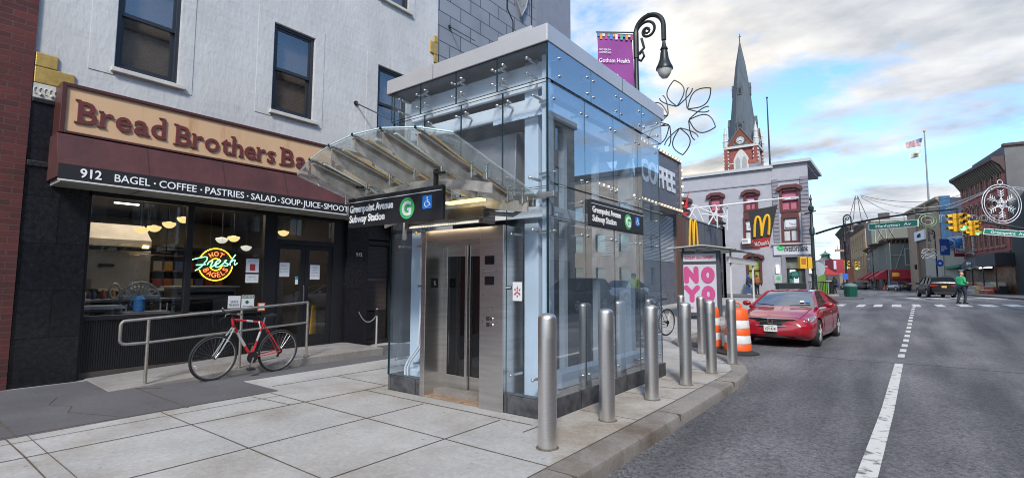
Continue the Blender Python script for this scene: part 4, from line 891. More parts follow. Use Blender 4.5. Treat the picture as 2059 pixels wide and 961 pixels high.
for z in (3.8, 4.01): fitting('x', X1+.024, [(Y0+.22, z)], -1); fitting('x', X1+.024, [(7.75, z)], -1)
for u in XL[1:-1]: fitting('y', Y0, [(u-.08, 3.55), (u+.08, 3.57)], 1); fitting('y', Y0, [(u-.08, 2.66), (u+.08, 2.66)], 1)
fitting('y', Y0, [(X1-.2, 3.56)], 1); fitting('y', Y0, [(X1-.24, 2.62)], 1)
for u in YL[1:-1]:
    for z in (3.52, 2.68, 2.02, .36): fitting('x', X1, [(u-.07, z), (u+.07, z)], -1)
    fitting('x', X1, [(u-.07, 2.42)], -1)
for z in (3.52, 2.68, 2.42, 2.02, .36): fitting('x', X1, [(Y0+.14, z)], -1); fitting('x', X1, [(Y1-.12, z)], -1)
for x, z in ((-5.42, 1.93), (-5.06, 1.93), (-5.04, 1.4), (-5.44, .42), (-5.08, .4), (-3.5, 2.0), (-3.2, 2.03), (-3.5, .42), (-3.2, .4)): fitting('y', Y0, [(x, z)], 1)
# steel frame inside
fr = [(-3.52, 4.86), (-3.52, 7.4), (-5.5, 4.86), (-5.5, 7.4)]
for x, y in fr: MB().box(x-.0, y, .08, x+.2, y+.16, 4.12).build('steel_column', PB, el, bevel=.008)
MB().box(-3.2, 4.76, .08, -3.1, 4.86, 4.1).build('steel_column', PB, el, bevel=.006)
def sb(q, m=PB2): return MB().box(*q).build('steel_beam', m, el, bevel=.006)
for z0, z1 in ((3.74, 4.05), (3.46, 3.63), (2.2, 2.36)):
    sb((-5.5, 4.80, z0, -3.1, 4.855, z1)); sb((-5.5, 7.57, z0, -3.3, 7.63, z1)); sb((-3.31, 5.02, z0, -3.25, 7.4, z1)); sb((-5.56, 5.02, z0, -5.51, 7.4, z1))
sb((-3.3, 5.0, .25, -3.1, 7.4, .42), PB)
b = MB()
for i in range(8): b.disc((-3.85+i*.075, 4.79, 3.42-.012*(i % 2)), .014, 'y', .02, 10)
b.box(-3.95, 4.785, 3.40, -3.2, 4.795, 3.455); b.build('bolted_plate', PB, el)
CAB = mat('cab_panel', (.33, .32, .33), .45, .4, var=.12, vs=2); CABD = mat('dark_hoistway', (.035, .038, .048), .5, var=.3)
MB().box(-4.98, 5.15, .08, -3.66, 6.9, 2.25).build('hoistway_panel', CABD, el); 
mb = MB(); mb.prism([(5.0, 2.3), (5.05, 3.35), (5.6, 3.5), (5.6, 2.3)], 'x', -4.9, -3.78); hw = mb.build('door_operator_housing', CAB, el, bevel=.01)
b = MB()
for i in range(8):
    for j in range(7): b.disc((-4.02+i*.03, 5.0+.0475*((2.42+j*.045-2.3)/1.05), 2.42+j*.045+(i % 2)*.012), .008, 'y', .01, 6)
b.build('vent_holes', MATTE, hw)
MB().box(-3.74, 5.3, 2.3, -3.58, 6.8, 3.45).build('machine_cover', CABD, el)
MB().box(-4.7, 5.7, 2.4, -3.8, 7.3, 2.9).build('lift_machine', CAB, el, bevel=.02)
for y in (5.6, 6.5): MB().box(-3.5, y, .08, -3.42, y+.08, 3.4).build('guide_rail', PB2, el)
MB().box(-3.45, 4.95, .1, -3.15, 5.15, .3).build('junction_box', PB, el, bevel=.01); MB().box(-5.42, 4.75, .1, -5.1, 4.95, .28).build('junction_box', PB, el, bevel=.01)
for k, x in enumerate((-5.12, -5.07)):
    b = MB(); b.tube([(x, 4.7, 2.15), (x, 4.7, 1.0), (x-.03, 4.7, .6), (x-.22, 4.7, .4), (x-.28, 4.7, .3), (x-.28, 4.7, .1)], .014, 8); b.build('conduit', PB2, el, smooth=True)
# stainless portal
so_ = MB(); so_.box(-4.96, Y0-.02, .0, -4.88, Y0+.36, 2.11); js = so_.build('door_jamb', SS, el, bevel=.004)
jm = MB().box(-3.955, Y0-.02, .0, -3.6, Y0+.36, 2.11).build('door_jamb', SS, el, bevel=.004)
MB().box(-4.88, Y0+.12, 1.93, -3.955, Y0+.36, 2.11).build('door_header', SS, el)
MB().box(-4.88, Y0-.02, 1.97, -3.955, Y0+.12, 2.11).build('door_header', SS, el)
SILLM = mat('worn_sill', (.32, .22, .15), .6, .3, var=.3, vs=10)
MB().box(-4.88, Y0+.0, .004, -3.955, Y0+.36, .018).build('door_sill', SILLM, el)
for x0, x1, y, wx in ((-4.88, -4.445, 4.88, (-4.80, -4.485)), (-4.50, -3.955, 4.925, (-4.435, -4.03))):
    b = MB(); b.wall('y', y, .03, x0, x1, .02, 1.93, [(wx[0], wx[1], .25, 1.79)]); d = b.build('door_leaf', SS, el, bevel=.003)
    MB().box(wx[0], y+.008, .25, wx[1], y+.014, 1.79).build('pane', glass('door_glass', (.5, .5, .52), 1.7), d)
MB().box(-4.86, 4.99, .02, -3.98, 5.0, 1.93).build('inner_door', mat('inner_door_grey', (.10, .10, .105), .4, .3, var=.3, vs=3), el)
b = MB(); b.box(-4.72, 4.97, .1, -4.69, 4.985, 1.9); b.box(-4.5, 4.97, .1, -4.47, 4.985, 1.9); b.build('inner_door_rib', STEELH, el)
MB().box(-4.66, 4.96, 1.45, -4.64, 4.966, 1.6).build('warning_strip', mat('orange_strip', (.6, .12, .02), .5), el)
MB().box(-4.755, 4.655, 0, -4.75, 4.66, .001)
b = MB(); b.box(-4.879, 4.66, 1.38, -4.876, 4.78, 1.5); rs = b.build('raised_number_plate', MATTE, js)
text('lettering', 'S', .08, WTXT, frame((-4.874, 4.72, 1.41), (0, 1, 0), (0, 0, 1)), rs)
for z0, z1 in ((1.66, 1.76), (1.42, 1.52)): MB().box(-3.87, Y0-.03, z0, -3.735, Y0-.02, z1).build('display', mat('display_black', (.008, .008, .01), .15), jm)
for z in (1.03, .96):
    MB().box(-3.845, Y0-.026, z-.02, -3.8, Y0-.02, z+.025).build('button_plate', MATTE, jm); b = MB(); b.disc((-3.765, Y0-.024, z), .017, 'y', .012, 14); b.build('call_button', CHROME, jm)
b = MB()
for x, z in ((-3.9, 1.6), (-3.7, 1.6), (-3.9, 1.3), (-3.7, 1.3), (-3.82, 1.16), (-3.76, 1.17), (-3.82, 1.12), (-3.76, 1.13), (-3.9, .98), (-3.7, .98), (-3.9, 1.0), (-3.7, 1.0)): b.disc((x, Y0-.022, z), .005, 'y', .006, 8)
b.build('screws', MATTE, jm); ftext('lettering', 'ELEVATOR', GREY, (-3.88, Y0-.021, 1.575), XD, ZD, .14, .014, jm, ext=.0005)
# hood over the door
hd = MB(); hd.box(-5.05, Y0-.24, 2.19, -3.72, Y0-.02, 2.32); hd.box(-5.05, Y0-.24, 2.13, -5.0, Y0-.02, 2.19); hd.box(-3.78, Y0-.24, 2.13, -3.72, Y0-.02, 2.19); hdo = hd.build('door_hood', mat('weathered_steel', (.3, .27, .25), .38, .85, var=.2, vs=3), el, bevel=.004)
b = MB()
for k in range(8): b.disc((-5.0+k*.175, Y0-.243, 2.215), .006, 'y', .008, 8)
b.build('bolts', STEELH, hdo)
b = MB(); b.bar((-4.99, Y0-.2, 2.15), (-3.79, Y0-.2, 2.15), .05, .03); grl = b.build('light_grille', PB2, hdo)
b = MB()
for k in range(42): b.box(-4.97+k*.028, Y0-.23, 2.136, -4.97+k*.028+.014, Y0-.17, 2.15)
b.build('light_slot', emit('warm_slots', (1, .85, .6), .9), grl)
ll = bpy.data.lights.new('door_hood_light', 'AREA'); ll.shape = 'RECTANGLE'; ll.size = 1.1; ll.size_y = .05; ll.energy = 1.2; ll.color = (1, .75, .5); lo_ = bpy.data.objects.new('door_hood_light', ll); COL.objects.link(lo_); lo_.location = (-4.4, Y0-.13, 2.12)
# wall-mounted rail the canopy hangs from
b = MB(); b.box(-5.75, Y0-.1, 2.36, -2.86, Y0-.03, 2.42); b.build('canopy_rail', STEELH, el, bevel=.004)
b = MB(); b.tube([(-3.7, Y0-.12, 2.24), (-3.55, Y0-.12, 2.22), (-3.4, Y0-.1, 2.2), (-3.3, Y0-.08, 2.25), (-3.28, Y0-.03, 2.3)], .025, 8); b.build('drain_pipe', mat('grey_pipe', (.2, .2, .21), .5), el, smooth=True)
# ------------------------------------------------ canopy
XS = [-5.63, -5.2, -4.77, -4.345, -3.92, -3.49, -3.06]
YS = [3.17, 3.08, 3.04, 3.03, 3.05, 3.11, 3.17]; ZS = [2.72, 2.82, 2.90, 2.94, 2.935, 2.88, 2.77]
ZBk = [2.38, 2.47, 2.53, 2.56, 2.55, 2.48, 2.41]
cn = MB(); cn.bar((-5.6, 4.47, 2.31), (-3.1, 4.47, 2.31), .05, .08); can = cn.build('canopy', STEELH, el, bevel=.005)
for i in range(6):
    g_ = .008
    A = [(XS[i]+g_, YS[i], ZS[i]), (XS[i+1]-g_, YS[i+1], ZS[i+1])]; B = [(XS[i]+g_, 4.46, ZBk[i]), (XS[i+1]-g_, 4.46, ZBk[i+1])]
    rows = []
    for k in range(7):
        t = k/6; rows.append([tuple(Vector(A[j]).lerp(Vector(B[j]), t)) for j in (0, 1)])
    p = MB().slab(rows, .022).build('roof_glass', CG, can)
    bb_ = MB(); bb_.tube([A[0], A[1]], .008, 5); bb_.build('edge', mat('pale_glass_edge', (.55, .68, .7), .3), p)
AMB = mat('amber_sealant', (.62, .32, .03), .5); BEAM = mat('weathered_beam', (.62, .57, .52), .42, .6, var=.32, vs=5, rv=.2, det=8)
def cz(x, y):
    i = max(0, min(5, int((x-XS[0])/.4283))); t = (x-XS[i])/(XS[i+1]-XS[i]); f = (y-3.1)/(4.46-3.1)
    zf = ZS[i]+(ZS[i+1]-ZS[i])*t; zb = ZBk[i]+(ZBk[i+1]-ZBk[i])*t; return zf+(zb-zf)*f
for i in range(1, 6):
    x = XS[i]; y0, y1 = YS[i]+.02, 4.5
    b = MB(); za, zb = cz(x, y0)-.05, cz(x, y1)-.05
    dep = lambda t: .11+.055*math.sin(math.pi*min(1, t*1.1))
    pts = [(y0+(y1-y0)*k/8, za+(zb-za)*k/8) for k in range(9)]
    b.prism(pts+[(p[0], p[1]-dep(k/8)) for k, p in reversed(list(enumerate(pts)))], 'x', x-.006, x+.006)
    b.bar((x, y0, za+.004), (x, y1, zb+.004), .085, .012)
    bmo = b.build('beam', BEAM, can)
    b = MB(); b.bar((x, y0+.15, za+.028-.3*.15*.0), (x, y1-.1, zb+.03), .05, .018); b.build('strip', AMB if i in (2, 3, 5) else mat('pale_sealant', (.62, .58, .45), .5), bmo)
    b = MB(); b.bar((x, YS[i]-.02, ZS[i]+.001), (x, 4.46, ZBk[i]+.001), .016, .026); b.build('joint_seal', MATTE, bmo)
def cross(y, dz, hgt):
    b = MB(); k = 24; top = []
    for j in range(k+1):
        x = -5.52+j*(2.38/k); top.append((x, cz(x, y)-dz))
    b.prism(top+[(p[0], p[1]-hgt) for p in top[::-1]], 'y', y-.012, y+.012); return b.build('cross_beam', BEAM, can)
c1 = cross(3.80, .175, .105); c2 = cross(4.4, .12, .12)
for y in (3.80, 4.4):
    for i in range(6):
        for s_ in ((.10,) if 0 < i < 5 else (.1, .3)):
            x = XS[i]+(s_ if i else (.12 if s_ == .1 else .30)); z = cz(x, y)
            b = MB(); b.cyl((x, y-.03, z-.03), (x, y-.03, z-.15), .01, .01, 8); b.cyl((x, y-.03, z-.05), (x, y-.03, z-.075), .018, .018, 10); b.disc((x, y-.03, z+.005), .022, 'z', .01, 12); b.disc((x, y-.03, z-.024), .016, 'z', .02, 10)
            b.bar((x-.05, y-.02, z-.12), (x+.06, y-.02, z-.10), .012, .05); b.build('clamp', STEELH, can)
b = MB(); b.box(-4.2, 4.2, 2.36, -3.65, 4.3, 2.385); b.build('canopy_lamp', emit('canopy_tube', (1, .8, .35), 1.3), can)
# hanging sign
SB = mat('sign_black', (.016, .016, .02), .45, var=.1); GRN = mat('route_green', (.06, .48, .14), .45); ABL = mat('access_blue', (.02, .18, .62), .45)
def access_icon(b, M_, s):
    b.M = M_
    b.disc((0.02*s, .36*s, 0), .07*s, 'z', .004, 14)
    b.tube([(0.02*s, .26*s, 0), (.04*s, .0, 0), (.22*s, -.02*s, 0), (.33*s, -.27*s, 0), (.40*s, -.25*s, 0)], .038*s, 6)
    b.tube([(.03*s, .14*s, 0), (.2*s, .13*s, 0)], .03*s, 6)
    b.tube([(-.03*s+.23*s*math.cos(R(a)), -.15*s+.23*s*math.sin(R(a)), 0) for a in range(110, 345, 12)], .03*s, 6)
    b.M = None
def station_sign(name, lab, o, xd, W_, H_, th, loc):
    t = thing(name, lab, 'sign', loc, wc=True)
    M_ = frame(o, xd, ZD)
    b = MB(); b.M = M_; b.box(0, 0, -th, W_, H_, 0); b.build('panel', SB, t, bevel=.006)
    b = MB(); b.M = M_; b.box(.003, H_*.835, .0015, W_-.003, H_*.855, .004); b.build('white_line', WTXT, t)
    xn = Vector(xd).normalized(); O = Vector(o); nz = xn.cross(Vector(ZD))
    def at(x, y): return tuple(O+xn*x+Vector(ZD)*y+nz*.0035)
    ftext('lettering', 'Greenpoint Avenue', WTXT, at(.02*W_, .50*H_), xd, ZD, .50*W_, .245*H_, t, ext=.002, bold=.03, ref=.72)
    ftext('lettering', 'Subway Station', WTXT, at(.02*W_, .16*H_), xd, ZD, .41*W_, .245*H_, t, ext=.002, bold=.03, ref=.72)
    b = MB(); b.M = M_; b.disc((.665*W_, .42*H_, .003), .335*H_, 'z', .005, 40); b.build('route_bullet', GRN, t)
    me = txt_mesh('G', .62*H_, ext=.003, align='CENTER', bold=.03); me.transform(frame(at(.665*W_, .42*H_-.22*H_), xd, ZD) @ Matrix.Translation((0, 0, .005))); link('lettering', me, WTXT, t)
    b = MB(); b.M = M_; sz = .40*H_; cx, cy = .862*W_, .53*H_
    r_ = sz*.12; pts = []
    for qx, qy, a0 in ((1, 1, 0), (-1, 1, 90), (-1, -1, 180), (1, -1, 270)):
        for a in (0, 30, 60, 90): pts.append((cx+qx*(sz*.5-r_)+r_*math.cos(R(a0+a)), cy+qy*(sz*.5-r_)+r_*math.sin(R(a0+a))))
    b.prism(pts, 'z', .0, .005); b.build('access_panel', ABL, t)
    b = MB(); access_icon(b, M_ @ Matrix.Translation((cx, cy, .006)), sz*.95); b.build('access_symbol', WTXT, t)
    return t
hs = station_sign('hanging_sign', 'black hanging sign reading Greenpoint Avenue Subway Station under the canopy', (-5.35, 3.7, 2.11), XD, 1.62, .355, .05, (-4.5, 3.7, 2.1))
for x in (-5.23, -3.86):
    b = MB(); b.box(x-.02, 3.71, 2.46, x+.02, 3.75, 2.64); b.cyl((x-.0, 3.70, 2.6), (x+.16, 3.70, 2.585), .016, .016, 8); b.build('hanger', MATTE, hs, bevel=.003)
station_sign('wall_sign', 'black station sign mounted flat on the lift side facing the road', (-2.955, 5.47, 2.155), YD, 1.6, .32, .05, (-2.97, 6.2, 2.15))
# stickers on the corner glass
st = thing('map_sticker', 'white sticker with a red diamond emblem on the glass right of the lift doors', 'sticker', (-3.42, Y0-.005, 1.24), wc=True)
MB().box(-3.475, Y0-.004, 1.245, -3.345, Y0-.001, 1.455).build('sheet', PAPER, st)
b = MB()
cx, cz_ = -3.41, 1.345
for a in (90, 210, 330): b.tube([(cx, Y0-.006, cz_), (cx+.045*math.cos(R(a)), Y0-.006, cz_+.055*math.sin(R(a)))], .006, 5)
for k in range(6):
    a = 60*k+30; b.prism([(cx+.03*math.cos(R(a-22)), cz_+.04*math.sin(R(a-22))), (cx+.03*math.cos(R(a+22)), cz_+.04*math.sin(R(a+22))), (cx+.052*math.cos(R(a)), cz_+.068*math.sin(R(a)))], 'y', Y0-.007, Y0-.004)
b.build('emblem', mat('emblem_red', (.42, .01, .02), .5), st)
st = thing('door_label', 'tiny black label with white writing left of the red diamond sticker', 'label', (-3.53, Y0-.005, 1.38), wc=True)
MB().box(-3.575, Y0-.004, 1.37, -3.49, Y0-.001, 1.41).build('sheet', MATTE, st); ftext('lettering', 'SUBWAY', WTXT, (-3.57, Y0-.005, 1.385), XD, ZD, .07, .016, st, ext=.0006)
o = thing('security_camera', 'small white dome camera below the hanging station sign', 'camera', (-4.98, 4.35, 2.0), wc=True)
b = MB(); b.sph((-5.12, 4.4, 2.03), .035, 12); b.build('dome', mat('white_plastic', (.6, .6, .6), .3), o, smooth=True); MB().cyl((-5.12, 4.4, 2.04), (-5.12, 4.4, 2.33), .028, .02, 12).build('mount', WHITE, o); MB().sph((-4.93, 4.42, 2.08), .02, 8).build('yellow_cap', mat('yellow_cap', (.6, .5, .02), .4), o)
# ---------------------------------------------------------------- bollards
BOL = mat('bollard_steel', (.70, .67, .65), .33, 1, var=.10, vs=1.5, stretch=(9, 9, 160), det=4)
BOLC = mat('bollard_cap_band', (.6, .57, .55), .42, 1, var=.1, vs=3, stretch=(8, 8, 150))
bl = thing('bollard', 'nearest stainless bollard, in front of the lift corner', 'bollard', (-2.54, 3.86, 0), group='stainless bollards along the kerb')
MB().lathe((0, 0, 0), [(.0835, -.01), (.0835, .96)], 48).build('post', BOL, bl, smooth=True)
MB().lathe((0, 0, 0), [(.0838, .96), (.0838, 1.125), (.08, 1.145), (.066, 1.162), (.04, 1.173), (.001, 1.178)], 48).build('cap', BOLC, bl, smooth=True, ang=50)
MB().lathe((0, 0, 0), [(.105, .0), (.10, .007), (.086, .012)], 40).build('base_ring', mat('base_grime', (.10, .085, .07), .9, var=.4, vs=25), bl)
labs = ['second stainless bollard from the camera, beside the lift glass', 'third bollard from the camera along the kerb', 'fourth bollard of the kerb row, lining up with one behind it', 'fifth bollard of the kerb row', 'sixth and last bollard of the kerb row, in front of the orange barrel', 'bollard of the back line seen between the fourth and fifth ones', 'bollard of the back line mostly hidden behind the fourth one']
for _i, ((x, y), l) in enumerate(zip(((-2.53, 5.0), (-2.53, 6.22), (-2.50, 7.4), (-2.49, 8.62), (-2.47, 9.83), (-3.32, 10.88), (-4.05, 11.75)), labs)):
    o = copy_tree(bl); o.location = (x, y, GZ(y)+.13); o['label'] = l; o.rotation_euler = (R([.3, -.2, .5, -.4, .2, .6, 0][_i]), R([-.3, .4, 0, .3, -.5, .2, .4][_i]), _i*1.1)
# ---------------------------------------------------------------- street lamp with banner and wire flower
def lamp_post(name, lab, x, y, z, hgt, group, rz=0, col=None):
    """bishop's-crook lamp; arm reaches towards local +x"""
    o = thing(name, lab, 'street lamp', (x, y, z), rz, group=group); m = col or mat('lamp_iron', (.018, .024, .024), .4, .4, var=.2)
    h = hgt
    b = MB(); b.lathe((0, 0, 0), [(.24, 0), (.24, .12), (.18, .2), (.15, .55), (.17, .6), (.12, .75), (.085, 1.2), (.075, h-2.6), (.10, h-2.55), (.10, h-2.45), (.07, h-2.4), (.065, h-1.9), (.09, h-1.87), (.06, h-1.8), (.05, h-.9)], 16)
    b.build('post', m, o, smooth=True)
    b = MB(); rr = .34; cx = .34; cz_ = h-.4
    pts = [(0, 0, h-1.0), (0, 0, h-.6)]+[(cx-rr*math.cos(R(a)), 0, cz_+rr*math.sin(R(a))*1.05) for a in range(0, 181, 12)]+[(2*cx, 0, h-.75)]
    b.tube(pts, [.07]*3+[.058]*(len(pts)-3), 8)
    sp = []; q9 = .34/.44
    for k in range(40):
        a = 3.4-k*.24; r_ = .27*(1-k/44); sp.append((cx-.06+r_*math.cos(a), 0, cz_+.0+r_*math.sin(a)))
    b.tube(sp, .034, 6); b.tube([(0, 0, h-1.0), (.12, 0, h-1.1), (.2, 0, h-1.0), (.16, 0, h-.88), (.08, 0, h-.92)], .03, 6); b.tube([(.02, 0, h-.95), (.2, 0, h-.8), (.14, 0, h-.55)], .032, 6)
    for a in range(0, 360, 45): b.sph((cx-.06+.06*math.cos(R(a)), 0, cz_+.06*math.sin(R(a))), .03, 6)
    b.sph((cx*.95, 0, cz_+rr*1.1), .05, 8); b.build('crook', m, o, smooth=True)
    b = MB(); b.lathe((2*cx, 0, h-1.45), [(.19, 0), (.19, .04), (.15, .12), (.10, .26), (.085, .4), (.07, .45), (.09, .48), (.05, .56), (.03, .7)], 18); b.build('lamp_head', m, o, smooth=True)
    b = MB(); b.lathe((2*cx, 0, h-1.45), [(.001, -.22), (.07, -.2), (.13, -.12), (.165, -.02), (.17, .005)], 18); b.build('globe', mat('lamp_globe', (.55, .55, .52), .15, spec=.8), o, smooth=True, ang=80)
    return o
lx, ly = -4.74, 11.1
lp = lamp_post('street_lamp', 'dark bishop-crook street lamp rising behind the lift with a purple banner', lx, ly, .13, 7.66, 'bishop-crook street lamps')
bn = thing('banner', 'purple street banner reading Gotham Health hung from the lamp behind the lift', 'banner', (lx-.1, ly, 5.2), wc=True)
PURP = mat('purple_banner', (.22, .035, .22), .7, var=.06, vs=2)
def P_(x, y, X=None, Y=None):
    d = (FW + RT*((x-1029.5)/1018.93) - UP*((y-480.5)/1018.93))
    t = X/d.x if X is not None else Y/d.y
    return Vector((0, 0, CAMZ))+d*t
bt = P_(1212, 62, Y=ly); bt2 = P_(1268, 84, Y=ly); bb1 = P_(1275, 178, Y=ly)
bw0, bw1 = bt.x, lx-.09
bz1 = 6.9
BZ1 = bt.z; BZ0 = BZ1-2.2
# banner hangs square to the street, its edge tilted as the wind and its bracket leave it
qx = [(lx-.09, ly+.02), (lx-.09-.66, ly-.55)]
u = Vector((qx[0][0]-qx[1][0], qx[0][1]-qx[1][1], 0)); bwid = u.length; u.normalize()
O_ = Vector((qx[1][0], qx[1][1], 0))
rows = []
for k in range(9):
    z = 7.42-k*.25; rows.append([tuple(O_+u*(bwid*j/6)+Vector((0, 0, z-.0*j/6))+Vector((.02*math.sin(k*.9+j*.7), 0, 0))) for j in range(7)])
b = MB(); b.slab(rows, .006, (u.y, -u.x, 0)); b.build('cloth', PURP, bn, smooth=True)
nz = Vector((u.y, -u.x, 0))
def bat(x, z): return tuple(O_+u*x+Vector((0, 0, z))+nz*.03)
for s, x, z, w_, h_ in (('NYC HEALTH+', .05, 6.98, .28, .045), ('HOSPITALS', .05, 6.91, .28, .045), ('Gotham Health', .04, 6.69, .74, .10), ('Live Your', .05, 6.34, .45, .10), ('Healthiest Life.', .05, 6.16, .68, .11)):
    ftext('lettering', s, WTXT, bat(x, z), u, ZD, w_, h_, bn, ext=.003)
b = MB(); pals = [(.05, .2, .5), (.6, .25, .05), (.6, .6, .55), (.4, .05, .2), (.1, .35, .3)]
for k in range(5):
    for q in range(k, 14, 5): b = MB(); b.M = frame(bat(q*bwid/14, 7.33), u, ZD); b.box(0, -.07*(q % 2), 0, bwid/14-.004, .07, .004); b.build('colour_block', mat('banner_block_%s' % 'abcde'[k], pals[k], .7), bn)
b = MB(); b.cyl(bat(-.03, 7.43), (lx, ly, 7.43), .015, .015, 8); b.cyl(bat(-.03, 5.45), (lx, ly, 5.45), .015, .015, 8); b.build('bracket', IRON, bn)
# wire flower decoration
WIRE = mat('dark_wire', (.03, .03, .032), .5)
fl = thing('wire_flower', 'large wire flower holiday decoration hung from the lamp behind the lift', 'decoration', (lx+1.1, ly, 4.9), wc=True)
cx, cz_ = P_(1364, 236, Y=ly).x, P_(1364, 236, Y=ly).z; rr = .86
b = MB()
for k in range(6):
    a = R(90+60*k+5); ca, sa = math.cos(a), math.sin(a)
    def W_(r, s): return (cx+(ca*r-sa*s)*rr, ly, cz_+(sa*r+ca*s)*rr)
    for sg_ in (-1, 1):
        b.tube([W_(1.02-.72*t+0, sg_*.23*math.sin(math.pi*t**.9)) for t in [i/14 for i in range(15)]], .0135, 5)
        b.tube([W_(.30+.35*t, sg_*(-.02-.42*math.sin(t*1.5))) for t in [i/10 for i in range(11)]], .0135, 5)
b.build('petals', WIRE, fl, smooth=True)
b = MB(); b.cyl((lx, ly, cz_+.25), (cx-.3, ly, cz_+.1), .014, .014, 6); b.cyl((lx, ly, cz_-.25), (cx-.3, ly, cz_-.1), .014, .014, 6); b.build('mount_arm', WIRE, fl)
# ---------------------------------------------------------------- coffee building with lit sign
GREYP = mat('grey_sign_panel', (.085, .085, .105), .5, var=.06)
BULB = emit('bulb_warm', (1, .66, .34), 3.2)
cf = thing('coffee_building', 'single-storey shop with corrugated shutters behind the lift', 'building', (F, 21, 0), wc=True)
MB().box(-22, 16.22, 0, F-.02, 26.95, 5.0).build('wall', mat('dun_wall', (.16, .15, .16), .8, var=.15), cf)
b = MB()
SHW = mat('corrugated_white', (.50, .52, .56), .45, .3, var=.08)
for k in range(34): b.prism([(F-.02, 2.55+k*.07), (F+.035, 2.565+k*.07), (F+.035, 2.59+k*.07), (F-.02, 2.62+k*.07)], 'y', 16.4, 26.9)
b.build('corrugated_panel', SHW, cf)
GBR = brick('grey_painted_brick', (.125, .13, .155), (.14, .145, .17), (.07, .07, .09), .3, .1, .012, bump=.8, rough=.7, var=.1)
MB().box(F-.02, 16.4, 0.0, F+.03, 26.9, 2.54).build('brick_panel', GBR, cf)
cs = thing('coffee_sign', 'dark grey box sign edged with warm bulbs reading COFFEE above the corrugated wall', 'sign', (F, 21.3, 5.4), wc=True)
SXX = F+.75
b = MB(); b.box(F, 16.6, 5.1, SXX, 26.0, 7.75); b.build('panel', GREYP, cs)
b = MB(); b.wall('x', SXX-.01, .09, 16.55, 26.05, 5.05, 7.8, [(16.68, 25.92, 5.2, 7.67)]); b.box(F, 26.0, 5.04, SXX+.05, 26.05, 7.8); b.box(F, 16.6, 5.02, SXX+.0, 26.0, 5.09); b.build('trim', mat('sign_trim', (.2, .18, .17), .5), cs)
ftext('lettering', 'COFFEE', mat('soft_white_lettering', (.55, .56, .6), .6), (SXX+.01, 20.9, 6.0), YD, ZD, 4.3, 1.0, cs, ext=.03, bold=.03)
text('lettering', 'UCK', 1.7, mat('pale_blue_lettering', (.62, .7, .78), .5), frame((SXX+.01, 17.5, 6.0), YD, ZD), cs, ext=.03, bold=.05, align='LEFT', xs=.85)
b = MB()
n = 24
for i in range(n):
    y = 16.75+i*(9.1/(n-1))
    for z in (5.13, 7.72): b.sph((SXX+.13, y, z), .045, 8)
for i in range(1, 6):
    for y in (25.97,): b.sph((SXX+.13, y, 5.13+i*.43), .05, 8)
tag(b.build('bulbs', BULB, cs), kind='stuff')
# ---------------------------------------------------------------- burger restaurant
mc = thing('restaurant_building', 'low dark grey restaurant with a yellow arch emblem and brown timber ends', 'building', (F, 33, 0), wc=True)
MCX = F+.1
mcg = mat('taupe_panel', (.10, .098, .11), .6, var=.05); TIMB = mat('brown_timber', (.11, .055, .038), .6, var=.25, vs=2, stretch=(1, 8, .3))
MB().box(-20, 26.96, 0, MCX, 36.2, 5.15).build('wall', mcg, mc)
b = MB()
for k in range(12): b.box(MCX-.01, 27.0+k*.13, .1, MCX+.06, 27.0+k*.13+.11, 5.2)
b.build('timber_pier', TIMB, mc)
b = MB()
for k in range(4): b.box(MCX-.5+.0*k, 36.2, .1, MCX+.08, 36.55, 5.3)
b.build('timber_pier', TIMB, mc)
MB().box(-20, 26.96, 5.15, MCX+.06, 36.2, 5.22).build('coping', mat('grey_coping', (.35, .36, .38), .5), mc)
b = MB()
for k in range(1, 7): b.box(MCX, 28.6+k*1.2, .2, MCX+.006, 28.6+k*1.2+.02, 5.1)
b.build('panel_joint', MATTE, mc)
MB().box(MCX-.01, 28.6, .5, MCX+.02, 35.8, 2.6).build('shop_windows', glass('dark_shop_glass', (.1, .1, .1), 1.6), mc)
YEL = mat('emblem_yellow', (.75, .42, .02), .45)
lg = thing('arch_emblem', 'yellow double arch emblem fixed to the grey restaurant wall', 'sign', (MCX, 29.6, 3.4), wc=True)
b = MB()
def arches(b, O, ux, W__, H__, r):
    O = Vector(O); ux = Vector(ux)
    for s_ in (0, 1):
        pts = []
        for k in range(17):
            t = k/16; x = s_*W__/2+t*W__/2; y = H__*(1-abs(2*t-1)**2.6)
            pts.append(O+ux*x+Vector((0, 0, y)))
        b.tube(pts, r, 6)
arches(b, (MCX+.1, 28.95, 3.55), YD, 1.5, 1.55, .055); b.build('arches', YEL, lg, smooth=True)
for y in (29.1, 30.3): b = MB(); b.bar((MCX, y, 3.35), (MCX+.45, y, 3.15), .05, .05); b.box(MCX+.38, y-.1, 3.1, MCX+.52, y+.1, 3.28); b.build('spotlight', IRON, lg)
for y, l in ((28.1, 'black floodlight on the roof edge above the timber end'), (35.6, 'black floodlight on the far roof edge of the restaurant')):
    o = thing('floodlight', l, 'floodlight', (MCX, y, 5.22), wc=True); MB().box(MCX-.2, y-.35, 5.4, MCX+.25, y+.05, 5.62).build('lamp_box', IRON, o, bevel=.03); MB().cyl((MCX-.05, y-.1, 5.2), (MCX-.05, y-.1, 5.42), .03, .03, 6).build('stand', IRON, o); MB().box(MCX-.1, y+.1, 5.42, MCX+.3, y+.45, 5.56).build('lamp_box', IRON, o, bevel=.03)
